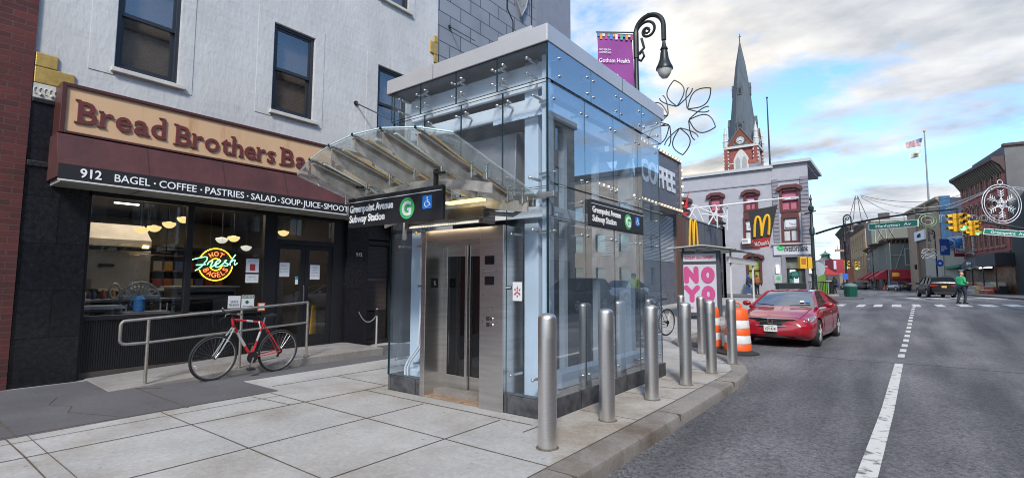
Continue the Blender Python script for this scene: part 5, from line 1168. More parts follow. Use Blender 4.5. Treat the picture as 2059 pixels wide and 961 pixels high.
# white steel frame on the roof
tr = thing('roof_frame', 'white tubular steel frame standing on the restaurant roof', 'frame', (F-1, 31, 5.2), wc=True)
b = MB(); D0 = 31.5
def q_(x, y, d=D0): return FP(x, y, d)
WSTEEL = mat('white_steel', (.6, .6, .62), .5)
for (a, c, r_) in (((1351, 425), (1440, 413), .045), ((1392, 412), (1460, 440), .05), ((1398, 415), (1382, 445), .045), ((1400, 413), (1415, 448), .045), ((1425, 415), (1440, 445), .045), ((1440, 414), (1443, 458), .05), ((1443, 420), (1424, 452), .05), ((1450, 412), (1461, 438), .045), ((1462, 412), (1462, 462), .045), ((1440, 414), (1462, 412), .045), ((1385, 418), (1400, 440), .04), ((1410, 430), (1460, 436), .045), ((1378, 440), (1390, 442), .05)):
    b.cyl(q_(*a), q_(*c), r_, r_, 6)
b.build('tubes', WSTEEL, tr, smooth=True)
fp = thing('flag_boom', 'long white boom reaching from the roof frame over the street', 'flagpole', q_(1455, 413), wc=True); MB().cyl(q_(1445, 414), FP(1580, 398, 30), .06, .045, 8).build('boom', WSTEEL, fp)
fg = thing('arch_flag', 'black flag with yellow arches and a red band hanging from the white boom', 'flag', FP(1530, 450, 31), wc=True)
A, B_, C_, D_ = FP(1504, 424, 31), FP(1563, 413, 30.4), FP(1546, 496, 30.6), FP(1515, 500, 31)
def fpt(u_, v_, off=0):
    p = A.lerp(B_, u_).lerp(D_.lerp(C_, u_), v_); n_ = (B_-A).cross(D_-A).normalized()
    return p+n_*(.07*math.sin(u_*7+v_*2)*v_-off)
rows = [[fpt(j/12, i/12*.76) for j in range(13)] for i in range(13)]
b = MB(); b.slab(rows, .01, (0, 1, 0)); b.build('cloth', mat('black_flag', (.025, .025, .028), .8), fg, smooth=True)
b = MB(); b.slab([[fpt(j/12, .76+i/4*.24) for j in range(13)] for i in range(5)], .01, (0, 1, 0)); b.build('red_band', mat('red_flag', (.32, .02, .025), .8), fg, smooth=True)
sgn = -1 if (fpt(.5, .5, .05)-Vector((0, 0, CAMZ))).length > (fpt(.5, .5, 0)-Vector((0, 0, CAMZ))).length else 1
b = MB()
for s_ in (0, 1):
    b.tube([fpt(.14+s_*.36+t*.36, .70-.50*(1-abs(2*t-1)**2.6)+.0, sgn*.04) for t in [k/14 for k in range(15)]], .075, 6)
b.build('arches', YEL, fg, smooth=True)
me = txt_mesh("McDonald's", 1, ext=.01, align='LEFT', bold=.02); mx_ = max(v.co.x for v in me.vertices)
for v in me.vertices:
    p = fpt(.1+.85*v.co.x/mx_, .94-.11*v.co.y/.72, sgn*(.05+.01*v.co.z)); v.co = p
link('lettering', me, mat('flag_letter', (.55, .5, .48), .7), fg)
rg = thing('red_flag', 'small narrow red flag at the left end of the roof frame', 'flag', FP(1380, 415, 30), wc=True)
b = MB(); b.prism([(0, 0), (.17, .02), (.28, .9), (.35, 1.6), (.2, 1.0), (.02, .5)], 'y', -.015, .015); pp = FP(1374, 438, 30)
b2 = MB(); b2._a([tuple(Vector(v)+pp) for v in b.v], b.f); b2.build('cloth', mat('bright_red_flag', (.5, .02, .02), .7), rg); b = MB(); b.cyl(FP(1374, 440, 30.05), FP(1384, 388, 30.05), .02, .02, 6); b.build('pole', IRON, rg)
# ---------------------------------------------------------------- bus shelter with advert
GZS = GZ(20)+.13
bs = thing('bus_shelter', 'glass bus shelter with a pink and white advert panel on its end', 'bus shelter', (-5.9, 21, GZS), wc=True)
SF = mat('shelter_steel', (.09, .095, .11), .4, .4); SFL = mat('shelter_pale', (.6, .62, .6), .5)
ax0, ax1, ay = -6.62, -5.2, 19.35
MB().box(ax0, ay, GZS+.12, ax1, ay+.22, 2.64).build('advert_case', SF, bs, bevel=.02)
for x in (ax0+.1, ax1-.2): MB().box(x, ay+.05, GZS-.02, x+.1, ay+.15, GZS+.12).build('foot', SF, bs)
ad = MB().box(ax0+.1, ay-.012, GZS+.25, ax1-.12, ay-.002, 2.14).build('poster', mat('poster_paper', (.50, .50, .55), .6), bs)
MB().box(ax0+.1, ay-.012, 2.26, ax1-.12, ay-.002, 2.54).build('poster_header', mat('poster_paper', (.70, .70, .74), .6), bs)
PINK = mat('poster_pink', (.50, .07, .22), .6)
for s, x0, z0 in (('N', ax0+.14, 1.42), ('O', ax0+.74, 1.42), ('Y', ax0+.14, .72), ('O', ax0+.74, .72)):
    wd = .5; b = MB(); sk = {'N': [[(-.5, -.5), (-.5, .5), (.45, -.5), (.45, .5)]], 'O': [[(.40*math.cos(R(a)), .46*math.sin(R(a))) for a in range(0, 361, 30)]], 'Y': [[(-.55, .5), (0, .0), (.55, .5)], [(0, 0), (0, -.5)]]}[s]
    for st in sk:
        pts = [(x0+.26+p[0]*.38, ay-.014, z0+.33+p[1]*.46) for p in st]
        cnt = [0]
        def up_(p): cnt[0] += 1; return (p[0], p[1]-.0009*cnt[0], p[2])
        for a_, c_ in zip(pts, pts[1:]): q = up_((0, 0, 0))[1]; b.bar((a_[0], a_[1]+q, a_[2]), (c_[0], c_[1]+q, c_[2]), .19, .004, (0, 1, 0))
        for p in pts: b.disc(up_(p), .095, 'y', .004, 18)
    b.build('lettering', PINK, ad)
ftext('lettering', 'DAYQUIT? YEAH, DAYQUIT.', mat('poster_red', (.45, .03, .12), .6), (ax0+.16, ay-.015, 2.35), XD, ZD, 1.05, .10, bs, ext=.002, bold=.04)
ftext('lettering', 'JCDecaux', WTXT, (ax0+.55, ay-.003, 2.575), XD, ZD, .3, .035, bs, ext=.002)
ftext('lettering', 'zero sugar', PINK, (ax0+.16, ay-.014, .50), XD, ZD, .3, .08, ad, ext=.002)
b = MB(); b.slab([[(-7.0, ay-.4, 2.78), (-5.7, ay-.4, 2.86), (-4.7, ay-.4, 2.70)], [(-7.0, ay+4.8, 2.78), (-5.7, ay+4.8, 2.86), (-4.7, ay+4.8, 2.70)]], .03); b.build('roof', mat('pale_green_roof', (.48, .52, .47), .35), bs)
b = MB()
for k in range(4): y = ay+.3+k*1.25; b.bar((-7.0, y, 2.76), (-5.7, y, 2.84), .07, .05); b.bar((-5.7, y, 2.84), (-4.7, y, 2.68), .07, .05)
b.build('roof_ribs', SF, bs)
for y in (ay+.15, ay+1.9, ay+3.9): MB().box(-6.62, y, GZS, -6.55, y+.07, 2.78).build('rear_post', SF, bs)
for y in (ay+.6, ay+4.2): MB().box(-5.0, y, GZS, -4.94, y+.06, 2.74).build('front_post', SFL, bs)
MB().box(-5.02, ay+.25, 2.2, -4.9, ay+4.6, 2.42).build('fascia', mat('shelter_white', (.62, .6, .56), .5), bs)
for k in range(3):
    g = MB().box(-6.6, ay+.3+k*1.35, GZS+.25, -6.585, ay+1.55+k*1.35, 2.3).build('back_glass', GLASS, bs)
b = MB(); b.box(-6.5, ay+1.0, GZS+.44, -6.1, ay+3.2, GZS+.48); bs_b = b.build('bench', STEELH, bs)
for y in (ay+1.2, ay+3.0): MB().box(-6.35, y, GZS, -6.28, y+.06, GZS+.44).build('bench_leg', STEELH, bs_b)
# ---------------------------------------------------------------- traffic barrels
OR = mat('barrel_orange', (.72, .10, .015), .5, var=.08, vs=6); WB = mat('barrel_white', (.6, .6, .6), .4, var=.08, vs=12); RUB = mat('black_rubber', (.02, .02, .02), .8)
def barrel(x, y, lab):
    o = thing('traffic_barrel', lab, 'traffic barrel', (x, y, GZ(y)+.0), group='orange and white traffic barrels')
    b = MB(); b.lathe((0, 0, 0), [(.44, 0), (.44, .03), (.33, .06), (.29, .09)], 32); b.build('base', RUB, o, smooth=True)
    zs = [.07, .24, .42, .58, .76, .98]; rr = [.285, .275, .262, .252, .24, .225]
    for k in range(5):
        m_ = WB if k in (1, 3) else OR
        b = MB(); b.lathe((0, 0, 0), [(rr[k]+.006, zs[k]), (rr[k]+.008, zs[k]+.02), (rr[k+1]+.008, zs[k+1]-.02), (rr[k+1]-.004, zs[k+1])], 32); b.build('band', m_, o, smooth=True)
    b = MB(); b.lathe((0, 0, 0), [(.22, .97), (.2, 1.0), (.16, 1.02), (.001, 1.02)], 24); b.build('top', OR, o, smooth=True)
    b = MB(); b.tube([(-.09, 0, 1.0), (-.09, 0, 1.09), (-.05, 0, 1.13), (.05, 0, 1.13), (.09, 0, 1.09), (.09, 0, 1.0)], .022, 8); b.build('handle', OR, o, smooth=True)
    return o
barrel(-2.98, 12.35, 'orange and white traffic barrel in front of the red car, right of the last bollard'); barrel(-3.72, 12.75, 'orange and white traffic barrel left of the other one, mostly behind bollards')
# dark bicycle past the lift
ob = bicycle('bicycle', 'dark bicycle with a wire basket parked past the lift', (-4.98, 11.62, .13), R(75), R(4), MATTE, basket=True)
o2 = thing('bicycle_stand', 'low bike stand beside the dark bicycle', 'bike stand', (-5.0, 12.2, .13), wc=True)
MB().tube([(-4.95, 11.9, .1), (-4.95, 11.9, .8), (-4.95, 12.0, .92), (-4.95, 12.5, .92), (-4.95, 12.6, .8), (-4.95, 12.6, .1)], .025, 8).build('hoop', MATTE, o2, smooth=True)
# ---------------------------------------------------------------- cars (front at local x=0, rear at +x)
TYRE = mat('tyre_rubber', (.02, .02, .022), .75); ALLOY = mat('alloy_rim', (.55, .55, .56), .35, .35)
CGL = mat('car_window_glass', (.012, .016, .018), .03, spec=.9, coat=1); CGL.node_tree.nodes['Principled BSDF'].inputs['IOR'].default_value = 2.4
CGL2 = mat('dark_car_glass', (.008, .01, .012), .15, spec=.2); TRIM = mat('black_trim', (.01, .01, .011), .5)
def lerp_tab(tab, x):
    if x <= tab[0][0]: return tab[0][1]
    for (a, va), (b_, vb) in zip(tab, tab[1:]):
        if x <= b_: t = (x-a)/(b_-a); t = t*t*(3-2*t)*.4+t*.6; return va+(vb-va)*t
    return tab[-1][1]
def car(name, lab, cat, loc, rz, paint, P, plate=None, group=None, rear_plate=None):
    o = thing(name, lab, cat, loc, rz, group=group)
    Lg, W2, zb = P['L'], P['W']/2, P['zb']; top, wid, belt = P['top'], P['wid'], P['belt']
    rows = []; n = 46
    for i in range(n+1):
        x = Lg*(i/n); x = Lg*(.5-.5*math.cos(math.pi*i/n)) * .55+x*.45
        w = W2*lerp_tab(wid, x); zt = lerp_tab(top, x); zl = zb+lerp_tab([(0, .13), (.35, .0), (Lg-.35, .0), (Lg, .18)], x); h = zt-zl
        zsh = min(lerp_tab(belt, x), zt-.03)
        pr = [(0, zl), (.80, zl), (.93, zl+.05*h), (.985, zl+.22*h), (1.0, zl+.45*h), (.995, zl+.62*h), (.975, zl+(zsh-zl)*.86), (.93, zsh), (.84, zsh+(zt-zsh)*.55), (.62, zt-.012), (.3, zt), (0, zt+.006)]
        rows.append([(x, w*p[0], p[1]) for p in pr]+[(x, -w*p[0], p[1]) for p in pr[-2:0:-1]])
    k = len(rows[0]); vs = [p for r in rows for p in r]; fs = []
    for i in range(n):
        for j in range(k): fs.append((i*k+j, i*k+(j+1) % k, (i+1)*k+(j+1) % k, (i+1)*k+j))
    fs.append(list(range(k))); fs.append([n*k+j for j in range(k)][::-1])
    b = MB(); b._a(vs, fs); body = b.build('body', paint, o, smooth=True, ang=50)
    # wheel arches cut into the body
    cutters = []
    for x in P['axles']:
        b = MB(); b.cyl((x, -W2-.3, P['r']+.0), (x, W2+.3, P['r']+.0), P['r']*1.16, n=32); c = b.build('cutter', None); cutters.append(c)
        md = body.modifiers.new('arch', 'BOOLEAN'); md.object = c; md.solver = 'FAST'
        c.parent = o
    bpy.context.view_layer.update(); dg = bpy.context.evaluated_depsgraph_get(); me = bpy.data.meshes.new_from_object(body.evaluated_get(dg)); body.modifiers.clear(); body.data = me
    me.materials.clear(); me.materials.append(paint)
    for c in cutters: bpy.data.objects.remove(c)
    b = MB()
    for x in P['axles']: b.box(x-P['r']*1.2, -W2+.28, zb+.02, x+P['r']*1.2, W2-.28, P['r']*2+.12)
    b.box(.35, -W2+.3, zb+.03, Lg-.35, W2-.3, zb+.2); b.build('underbody', TRIM, o)
    for x in P['axles']:
        for s_ in (-1, 1):
            r_ = P['r']; y = s_*(W2-.115); b = MB(); b.lathe((x, y, r_), [(r_*.66, -.105), (r_*.93, -.105), (r_*.99, -.08), (r_, -.05), (r_, .05), (r_*.99, .08), (r_*.93, .105), (r_*.66, .105)], 32, ax='y')
            wl = b.build('wheel', TYRE, o, smooth=True, ang=50)
            b = MB(); yo = y+s_*.085; b.lathe((x, yo, r_), [(r_*.66, -.02), (r_*.68, .03), (r_*.62, .03), (r_*.6, -.02)], 28, ax='y'); b.disc((x, yo-s_*.045, r_), r_*.62, 'y', .02); b2 = MB()
            for q in range(5):
                for dq in (-.13, .13):
                    a = 2*math.pi*q/5+.3; b.bar((x+.03*math.cos(a), yo+s_*.02, r_+.03*math.sin(a)), (x+r_*.64*math.cos(a+dq), yo+s_*.012, r_+r_*.64*math.sin(a+dq)), .035, .03, (0, 1, 0))
            b.disc((x, yo+s_*.03, r_), .055, 'y', .02, 14); b.build('rim', ALLOY, wl, smooth=True)
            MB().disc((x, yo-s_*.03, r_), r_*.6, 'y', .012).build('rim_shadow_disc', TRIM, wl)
    # greenhouse
    g = P['gh']; wb_, wr = g['wb'], g['wr']
    base = [(g['xb0'], g['zb0']), (g['xb1'], g['zb1'])]
    def gp(u, v, off=0):                         # side profile of the greenhouse
        pts = g['prof']; return pts
    prof = g['prof']                              # (x, z) polyline from cowl over the roof to the rear base
    rows = []
    for x, z in prof:
        zb_ = g['zb0']+(g['zb1']-g['zb0'])*(x-prof[0][0])/(prof[-1][0]-prof[0][0])
        t = (z-zb_)/(g['zr']-zb_); t = max(0, min(1, t)); ww = wb_+(wr-wb_)*t
        rows.append((x, z, zb_, ww))
    vs = []; m_ = 7
    for x, z, zb_, ww in rows:
        zb2 = min(zb_, z)-.03
        vs += [(x, -wb_, zb2), (x, -ww-.0, z-.015), (x, -ww*.82, z+.0), (x, 0, z+.018), (x, ww*.82, z+.0), (x, ww, z-.015), (x, wb_, zb2)]
    fs = []
    for i in range(len(rows)-1):
        for j in range(m_-1): fs.append((i*m_+j, i*m_+j+1, (i+1)*m_+j+1, (i+1)*m_+j))
        fs.append((i*m_+6, i*m_, (i+1)*m_, (i+1)*m_+6))
    fs += [list(range(m_)), [(len(rows)-1)*m_+j for j in range(m_)][::-1]]
    b = MB(); b._a(vs, fs); gh = b.build('windows', P.get('glassm', CGL2), o, smooth=True, ang=40)
    i0, i1 = g['roof']
    b = MB(); rr = [[(x, -ww*1.0, z-.008), (x, -ww*.82, z+.012), (x, -ww*.4, z+.024), (x, 0, z+.028), (x, ww*.4, z+.024), (x, ww*.82, z+.012), (x, ww*1.0, z-.008)] for x, z, _, ww in rows[i0:i1+1]]
    b.slab([[tuple(p) for p in r] for r in rr], .03); b.build('roof', P.get('roofm', paint), o, smooth=True, ang=50)
    def edge(idx, s_): return [(rows[i][0], s_*(rows[i][3]+.004), rows[i][1]-.008) for i in idx]
    for s_ in (-1, 1):
        b = MB(); b.tube([(rows[0][0]-.03, s_*(wb_+.0), rows[0][1]-.0)]+edge(range(1, i0+1), s_), [.05]+[.034]*i0, 8)
        b.tube(edge(range(i0, i1+1), s_), .028, 8); b.tube(edge(range(i1, len(rows)), s_), [.032]*(len(rows)-i1-1)+[.05], 8)
        for xp in g['pillars']:
            zb_ = g['zb0']+(g['zb1']-g['zb0'])*(xp-prof[0][0])/(prof[-1][0]-prof[0][0]); zt = lerp_tab(prof, xp)-.02; ww = wb_+(wr-wb_)*((zt-zb_)/(g['zr']-zb_))
            b.bar((xp, s_*(wb_+.005), zb_-.02), (xp+.05, s_*(ww+.006), zt), .02, .07, (0, s_, .3))
        b.build('pillar', paint, o, smooth=True)
    # mirrors
    for s_ in (-1, 1):
        b = MB(); x = prof[0][0]+.38; z = g['zb0']+.07; b.sph((x, s_*(W2+.10), z), .1, 12, (.6, 1.15, .75)); b.bar((x+.02, s_*(W2-.08), z-.05), (x, s_*(W2+.06), z-.02), .06, .04); b.build('mirror', paint, o, smooth=True)
    # door seams and handles
    b = MB()
    for xs_ in P['seams']:
        for s_ in (-1, 1):
            w = W2*lerp_tab(wid, xs_); b.tube([(xs_, s_*(w*1.001), zb+.12), (xs_-.02, s_*(w*1.003), zb+.35), (xs_, s_*(w*.985), lerp_tab(belt, xs_)-.06)], .006, 4)
    for s_ in (-1, 1):
        b.tube([(x_, s_*W2*lerp_tab(wid, x_)*.74, lerp_tab(top, x_)-.018) for x_ in (.22, .4, .7, 1.0, 1.3)], .005, 4)
    b.tube([(.22, y_*W2*.61, lerp_tab(top, .22)-.012) for y_ in (-1, -.5, 0, .5, 1)], .005, 4)
    b.build('door_seam', TRIM, body)
    for xs_ in P['handles']:
        for s_ in (-1, 1): MB().box(xs_, s_*W2*.985-.015, lerp_tab(belt, xs_)-.14, xs_+.16, s_*W2*.985+.015, lerp_tab(belt, xs_)-.11).build('door_handle', paint, o, bevel=.008)
    return o, body
def lamp_mesh(o, nm, pts, th, m, ax='x'):
    b = MB(); b.prism(pts, ax, *th); return b.build(nm, m, o, bevel=.006)
REDP = mat('car_red', (.29, .002, .011), .3, 0, spec=.5, coat=1)
COUPE = dict(glassm=CGL, L=4.85, W=1.84, zb=.17, r=.335, axles=(.98, 3.82),
  top=[(0, .60), (.06, .70), (.25, .755), (.8, .88), (1.45, .985), (2.2, 1.0), (3.8, 1.0), (4.3, 1.04), (4.75, 1.03), (4.85, .9)],
  belt=[(0, .56), (.3, .66), (.9, .80), (1.5, .90), (3, .93), (4.2, .96), (4.85, .8)],
  wid=[(0, .70), (.10, .83), (.3, .93), (.7, .985), (1.2, 1), (3.8, 1), (4.4, .95), (4.75, .86), (4.85, .76)],
  gh=dict(xb0=1.3, zb0=.95, xb1=4.45, zb1=1.0, wb=.80, wr=.56, zr=1.385, prof=[(1.28, .93), (1.5, 1.04), (1.8, 1.19), (2.08, 1.31), (2.25, 1.355), (2.6, 1.385), (3.0, 1.385), (3.35, 1.35), (3.7, 1.26), (4.1, 1.12), (4.45, 1.01)], roof=(4, 7), pillars=(3.25,)),
  seams=(1.55, 2.9), handles=(2.6,))
SUV = dict(L=4.7, W=1.87, zb=.22, r=.36, axles=(.95, 3.7),
  top=[(0, .72), (.06, .92), (.3, 1.0), (1.3, 1.12), (2, 1.14), (4.4, 1.14), (4.65, 1.08), (4.7, .8)],
  belt=[(0, .66), (.3, .86), (1.3, 1.0), (3, 1.04), (4.4, 1.1), (4.7, .8)],
  wid=[(0, .78), (.10, .88), (.4, .97), (.8, 1), (4.0, 1), (4.5, .95), (4.65, .9), (4.7, .84)],
  gh=dict(xb0=1.1, zb0=1.08, xb1=4.6, zb1=1.12, wb=.83, wr=.66, zr=1.68, prof=[(1.1, 1.07), (1.4, 1.26), (1.7, 1.45), (1.95, 1.6), (2.15, 1.65), (2.6, 1.68), (3.4, 1.68), (4.0, 1.65), (4.3, 1.6), (4.5, 1.35), (4.62, 1.12)], roof=(4, 8), pillars=(2.6, 3.6)),
  seams=(1.45, 2.55, 3.5), handles=(2.3, 3.25))
SEDAN = dict(COUPE); SEDAN['glassm'] = CGL2; SEDAN['gh'] = dict(COUPE['gh'], pillars=(2.75, 3.6)); SEDAN['seams'] = (1.5, 2.6, 3.5); SEDAN['handles'] = (2.35, 3.3)
BLKP = mat('car_black', (.006, .006, .008), .45, 0, spec=.15, coat=.1); SILP = mat('car_silver', (.32, .33, .35), .28, .7, coat=.8); GRYP = mat('car_grey', (.10, .105, .12), .28, .6, coat=.8); WHP = mat('car_white', (.6, .6, .6), .3, coat=.8)
PLATE = mat('licence_plate', (.66, .66, .62), .5); HLG = mat('headlamp_glass', (.5, .51, .53), .1, .6, spec=1, coat=1); AMBL = mat('amber_lens', (.75, .25, .02), .25); REDL = mat('red_lens', (.35, .01, .01), .2)
def front_details(o, W2, z0, paint, emblem=True, plate='XEV·4741'):
    # grille, badge, lamps, plate: all set on the curved nose
    def nose(y): return .0+.34*(abs(y)/W2)**2.2
    b = MB(); n = 14
    def strip(b, y0, y1, za, zb_, xo, th=.02, za2=None, zb2=None):
        rows = []
        for i in range(n+1):
            y = y0+(y1-y0)*i/n; t = abs(y)/max(abs(y0), abs(y1)); a = za+((za2 if za2 is not None else za)-za)*t**3; c = zb_+((zb2 if zb2 is not None else zb_)-zb_)*t**3
            rows.append([(nose(y)+xo, y, a), (nose(y)+xo+.012, y, c)])
        b.slab(rows, th, (1, 0, 0))
    b = MB(); strip(b, -.55, .55, z0-.03, z0+.14, -.022, za2=z0+.07, zb2=z0+.13); gr = b.build('grille', TRIM, o)
    b = MB()
    for k in range(3): strip(b, -.44, .44, z0+.03+k*.035, z0+.038+k*.035, -.028, .01)
    b.build('grille_bar', mat('grille_grey', (.06, .06, .065), .4), gr)
    b = MB(); pts = [(nose(y)-.03, y, z0+.145-.0*abs(y)) for y in [-.56+i*.08 for i in range(15)]]; b.tube(pts, .016, 6)
    pts = [(nose(y)-.03, y, z0-.042+.17*max(0, (abs(y)-.32)/.24)) for y in [-.56+i*.04 for i in range(29)]]; b.tube(pts, .014, 6); b.build('chrome_trim', CHROME, gr, smooth=True)
    if emblem:
        b = MB(); x = -.035; zc = z0+.07
        b.tube([(x, q[0], zc+q[1]) for q in ((-.062, .05), (.062, .05), (.05, -.05), (-.05, -.05))], .008, 6, closed=True)
        for s_ in (-1, 1): b.bar((x, s_*.036, zc+.04), (x, s_*.026, zc-.04), .014, .01, (1, 0, 0))
        b.bar((x, -.03, zc-.0), (x, .03, zc-.0), .014, .01, (1, 0, 0)); b.build('badge', CHROME, gr)
    b = MB(); strip(b, -.52, .52, .25, .37, -.012); b.build('lower_intake', TRIM, o)
    b = MB(); b.box(-.045, -.155, .385, -.03, .155, .545); pl_ = b.build('licence_plate', PLATE, o, bevel=.005)
    ftext('lettering', plate, mat('plate_blue', (.02, .02, .06), .5), (-.0465, .13, .42), (0, -1, 0), ZD, .26, .07, pl_, ext=.001, bold=.01); ftext('lettering', 'NEW YORK', mat('plate_blue', (.02, .02, .06), .5), (-.0465, .06, .515), (0, -1, 0), ZD, .12, .018, pl_, ext=.001)
    for s_ in (-1, 1):
        # swept-back headlamp following the wing
        P0 = [(.60, z0+.04, .16), (.62, z0+.10, .19), (.72, z0+.16, .33), (.84, z0+.21, .62), (.885, z0+.20, .80), (.885, z0+.155, .66), (.86, z0+.09, .40), (.76, z0+.05, .25)]
        b = MB(); vs = [(p[2]-.03, s_*p[0], p[1]) for p in P0]+[(p[2]+.14, s_*(p[0]-.06), p[1]) for p in P0]; m_ = len(P0)
        b._a(vs, [list(range(m_)), list(range(2*m_-1, m_-1, -1))]+[(i, (i+1) % m_, m_+(i+1) % m_, m_+i) for i in range(m_)]); hl = b.build('headlight', HLG, o)
        b = MB(); b.sph((.165, s_*.70, z0+.085), .036, 10, (.5, 1, 1)); b.sph((.25, s_*.78, z0+.11), .036, 10, (.5, 1, 1)); b.build('lens', CHROME, hl, smooth=True)
        b = MB(); b.sph((.13, s_*.635, z0+.075), .028, 8, (.6, 1, 1)); b.build('indicator', AMBL, hl, smooth=True)
        b = MB(); b.sph((.145, s_*.68, .345), .055, 12, (.35, 1.3, .8)); b.build('fog_lamp', TRIM, o, smooth=True)
        MB().bar((1.2, s_*.2, .99), (1.35, s_*.65, 1.02), .02, .02).build('wiper', TRIM, o)
cx0, cy0 = -2.80, 14.55
fwp = Vector((-1.72, 15.05)); ang = math.atan2(2.84, .16)
rc, s__ = 0, 0
u_ = Vector((math.cos(ang), math.sin(ang))); v_ = Vector((-u_.y, u_.x))
ctr = fwp+v_*.84-u_*.98
rcar, rbody = car('red_coupe', 'red two-door coupe parked at the kerb facing the camera', 'car', (ctr.x, ctr.y, GZ(14.2)), ang, REDP, COUPE)
front_details(rcar, .92, .56, REDP)
b = MB(); b.box(1.42, -.62, 1.02, 1.56, -.38, 1.03) ; st = b.build('dashboard_card', PAPER, rcar)
for y, m_ in ((-.55, mat('sticker_blue', (.03, .2, .5), .5)), (-.42, PAPER)): b = MB(); b.bar((1.50, y, 1.075), (1.58, y, 1.12), .1, .006, (0, 0, 1)); b.build('windscreen_sticker', m_, rcar)
def rear_details(o, P, col=(.7, .38, .05)):
    L_, W2 = P['L'], P['W']/2; z = P['belt'][-2][1]-.12
    for s_ in (-1, 1):
        b = MB(); b.prism([(s_*W2*.92, z-.08), (s_*W2*.45, z-.02), (s_*W2*.45, z+.05), (s_*W2*.95, z+.09)], 'x', L_-.14, L_+.012); b.build('tail_light', REDL, o)
        b = MB(); b.disc((L_-.15, s_*.5, P['zb']+.02), .04, 'x', .2, 10); b.build('exhaust', STEELH, o)
    MB().box(L_-.02, -.16, z-.18, L_+.02, .16, z-.03).build('licence_plate', mat('orange_plate', col, .5), o)
    MB().box(L_-.1, -W2*.7, P['zb']+.08, L_+.03, W2*.7, P['zb']+.25).build('rear_bumper_trim', TRIM, o)
# black estate car crossing in the far lane (tail towards us), dark saloon beyond
sa = R(90+10-14)
def place_rear(P, fx, lab, name, loc_rear, heading, paint):
    # heading: direction the car faces (towards its nose)
    h = Vector((math.cos(heading), math.sin(heading))); nose = Vector(loc_rear[:2])+h*P['L']
    o, bd = car(name, lab, 'car', (nose.x, nose.y, loc_rear[2]), heading+math.pi, paint, P); rear_details(o, P); return o
SUVp = FP(1897, 580, 44.5)
suv = place_rear(SUV, 0, 'black sport utility car with roof rails and orange plate waiting beyond the crosswalk', 'black_suv', (2.85, 53.8, .33), R(101), BLKP)
b = MB()
for s_ in (-1, 1): b.tube([(1.9, s_*.6, 1.70), (2.0, s_*.6, 1.76), (4.1, s_*.6, 1.75), (4.2, s_*.6, 1.69)], .02, 6)
b.build('roof_rails', TRIM, suv)
sp = FP(1818, 583, 79); sed = place_rear(SEDAN, 0, 'dark saloon car parked in front of the red awnings', 'dark_sedan', (sp.x+.2, sp.y-2, .33), R(112), GRYP)
sp = FP(1722, 583, 100); o, bd = car('far_car', 'grey car far down the street behind the green litter bin', 'car', (sp.x, sp.y, .33), R(97), GRYP, SEDAN)
for x_, d_, pm_, l_ in ((1733, 88, BLKP, 'black car far down the street between the lamp and the red awnings'), (1741, 104, WHP, 'white car far down the street, farthest of the three'), (1706, 92, GRYP, 'dark car far down the street left of the lamp')):
    sp = FP(x_, 583, d_); o, bd = car('far_car', l_, 'car', (sp.x, sp.y, .33), R(99), pm_, SEDAN)
# cars along the opposite kerb: they show as reflections in the lift glass
opp = [(7.1, 14.3, R(90), WHP, SEDAN, 'white saloon car parked across the road, outside the picture'), (7.1, 20.2, R(90), BLKP, SUV, 'black sport utility car parked across the road, outside the picture'), (7.1, 25.6, R(90), SILP, SEDAN, 'silver saloon car parked across the road, outside the picture'), (7.1, 2.0, R(90), GRYP, SUV, 'grey sport utility car parked across the road, outside the picture')]
for x, y, rz, pm, P, l in opp:
    o, bd = car('parked_car', l, 'car', (x, y, GZ(y)), rz, pm, P, group='cars parked across the road')
# buildings across the road, seen in the reflections
OPB = [(-34, -20, 13, (.32, .27, .2), 'tan brick building across the road, farthest behind the camera'), (-20, -7.5, 11, (.2, .13, .1), 'brown brick building across the road, behind the camera'), (-7.5, 4, 13.5, (.22, .15, .11), 'brown building across the road, opposite the shop'), (4, 14, 15.5, (.33, .30, .27), 'pale stone building across the road, opposite the lift'), (14, 24, 15.5, (.23, .14, .10), 'red brown building across the road, past the lift'), (24, 33, 13.5, (.4, .36, .3), 'cream building across the road near the crossing')]
for i, (y0, y1, h, c, l) in enumerate(OPB):
    o = thing('opposite_building', l, 'building', (13.2, (y0+y1)/2, 0), wc=True)
    hs_ = []; n_ = int((y1-y0)/2.6)
    for k in range(n_):
        yy = y0+1.1+k*(y1-y0-2.2+1.0)/n_
        for z in (4.6, 7.9, 11.0):
            if z+1.9 < h-.5: hs_.append((yy, yy+1.1, z, z+1.9))
    b = MB(); b.wall('x', 13.2, .35, y0+.01, y1-.01, 0, h, hs_+[(y0+.8, y1-.8, .6, 3.0)]); wl = b.build('wall', brick('opposite_wall_%s' % 'abcdef'[i], c, tuple(q*.8 for q in c), tuple(q*1.3 for q in c), .3, .09, .012, bump=.4), o)
    b = MB(); b.box(13.45, y0+.1, .2, 13.5, y1-.1, h-.5); b.build('window_glass', CGL, o); MB().box(12.95, y0+.01, h-.5, 24, y1-.01, h).build('cornice', mat('cornice_%s' % 'abcdef'[i], tuple(q*.5 for q in c), .7), o)
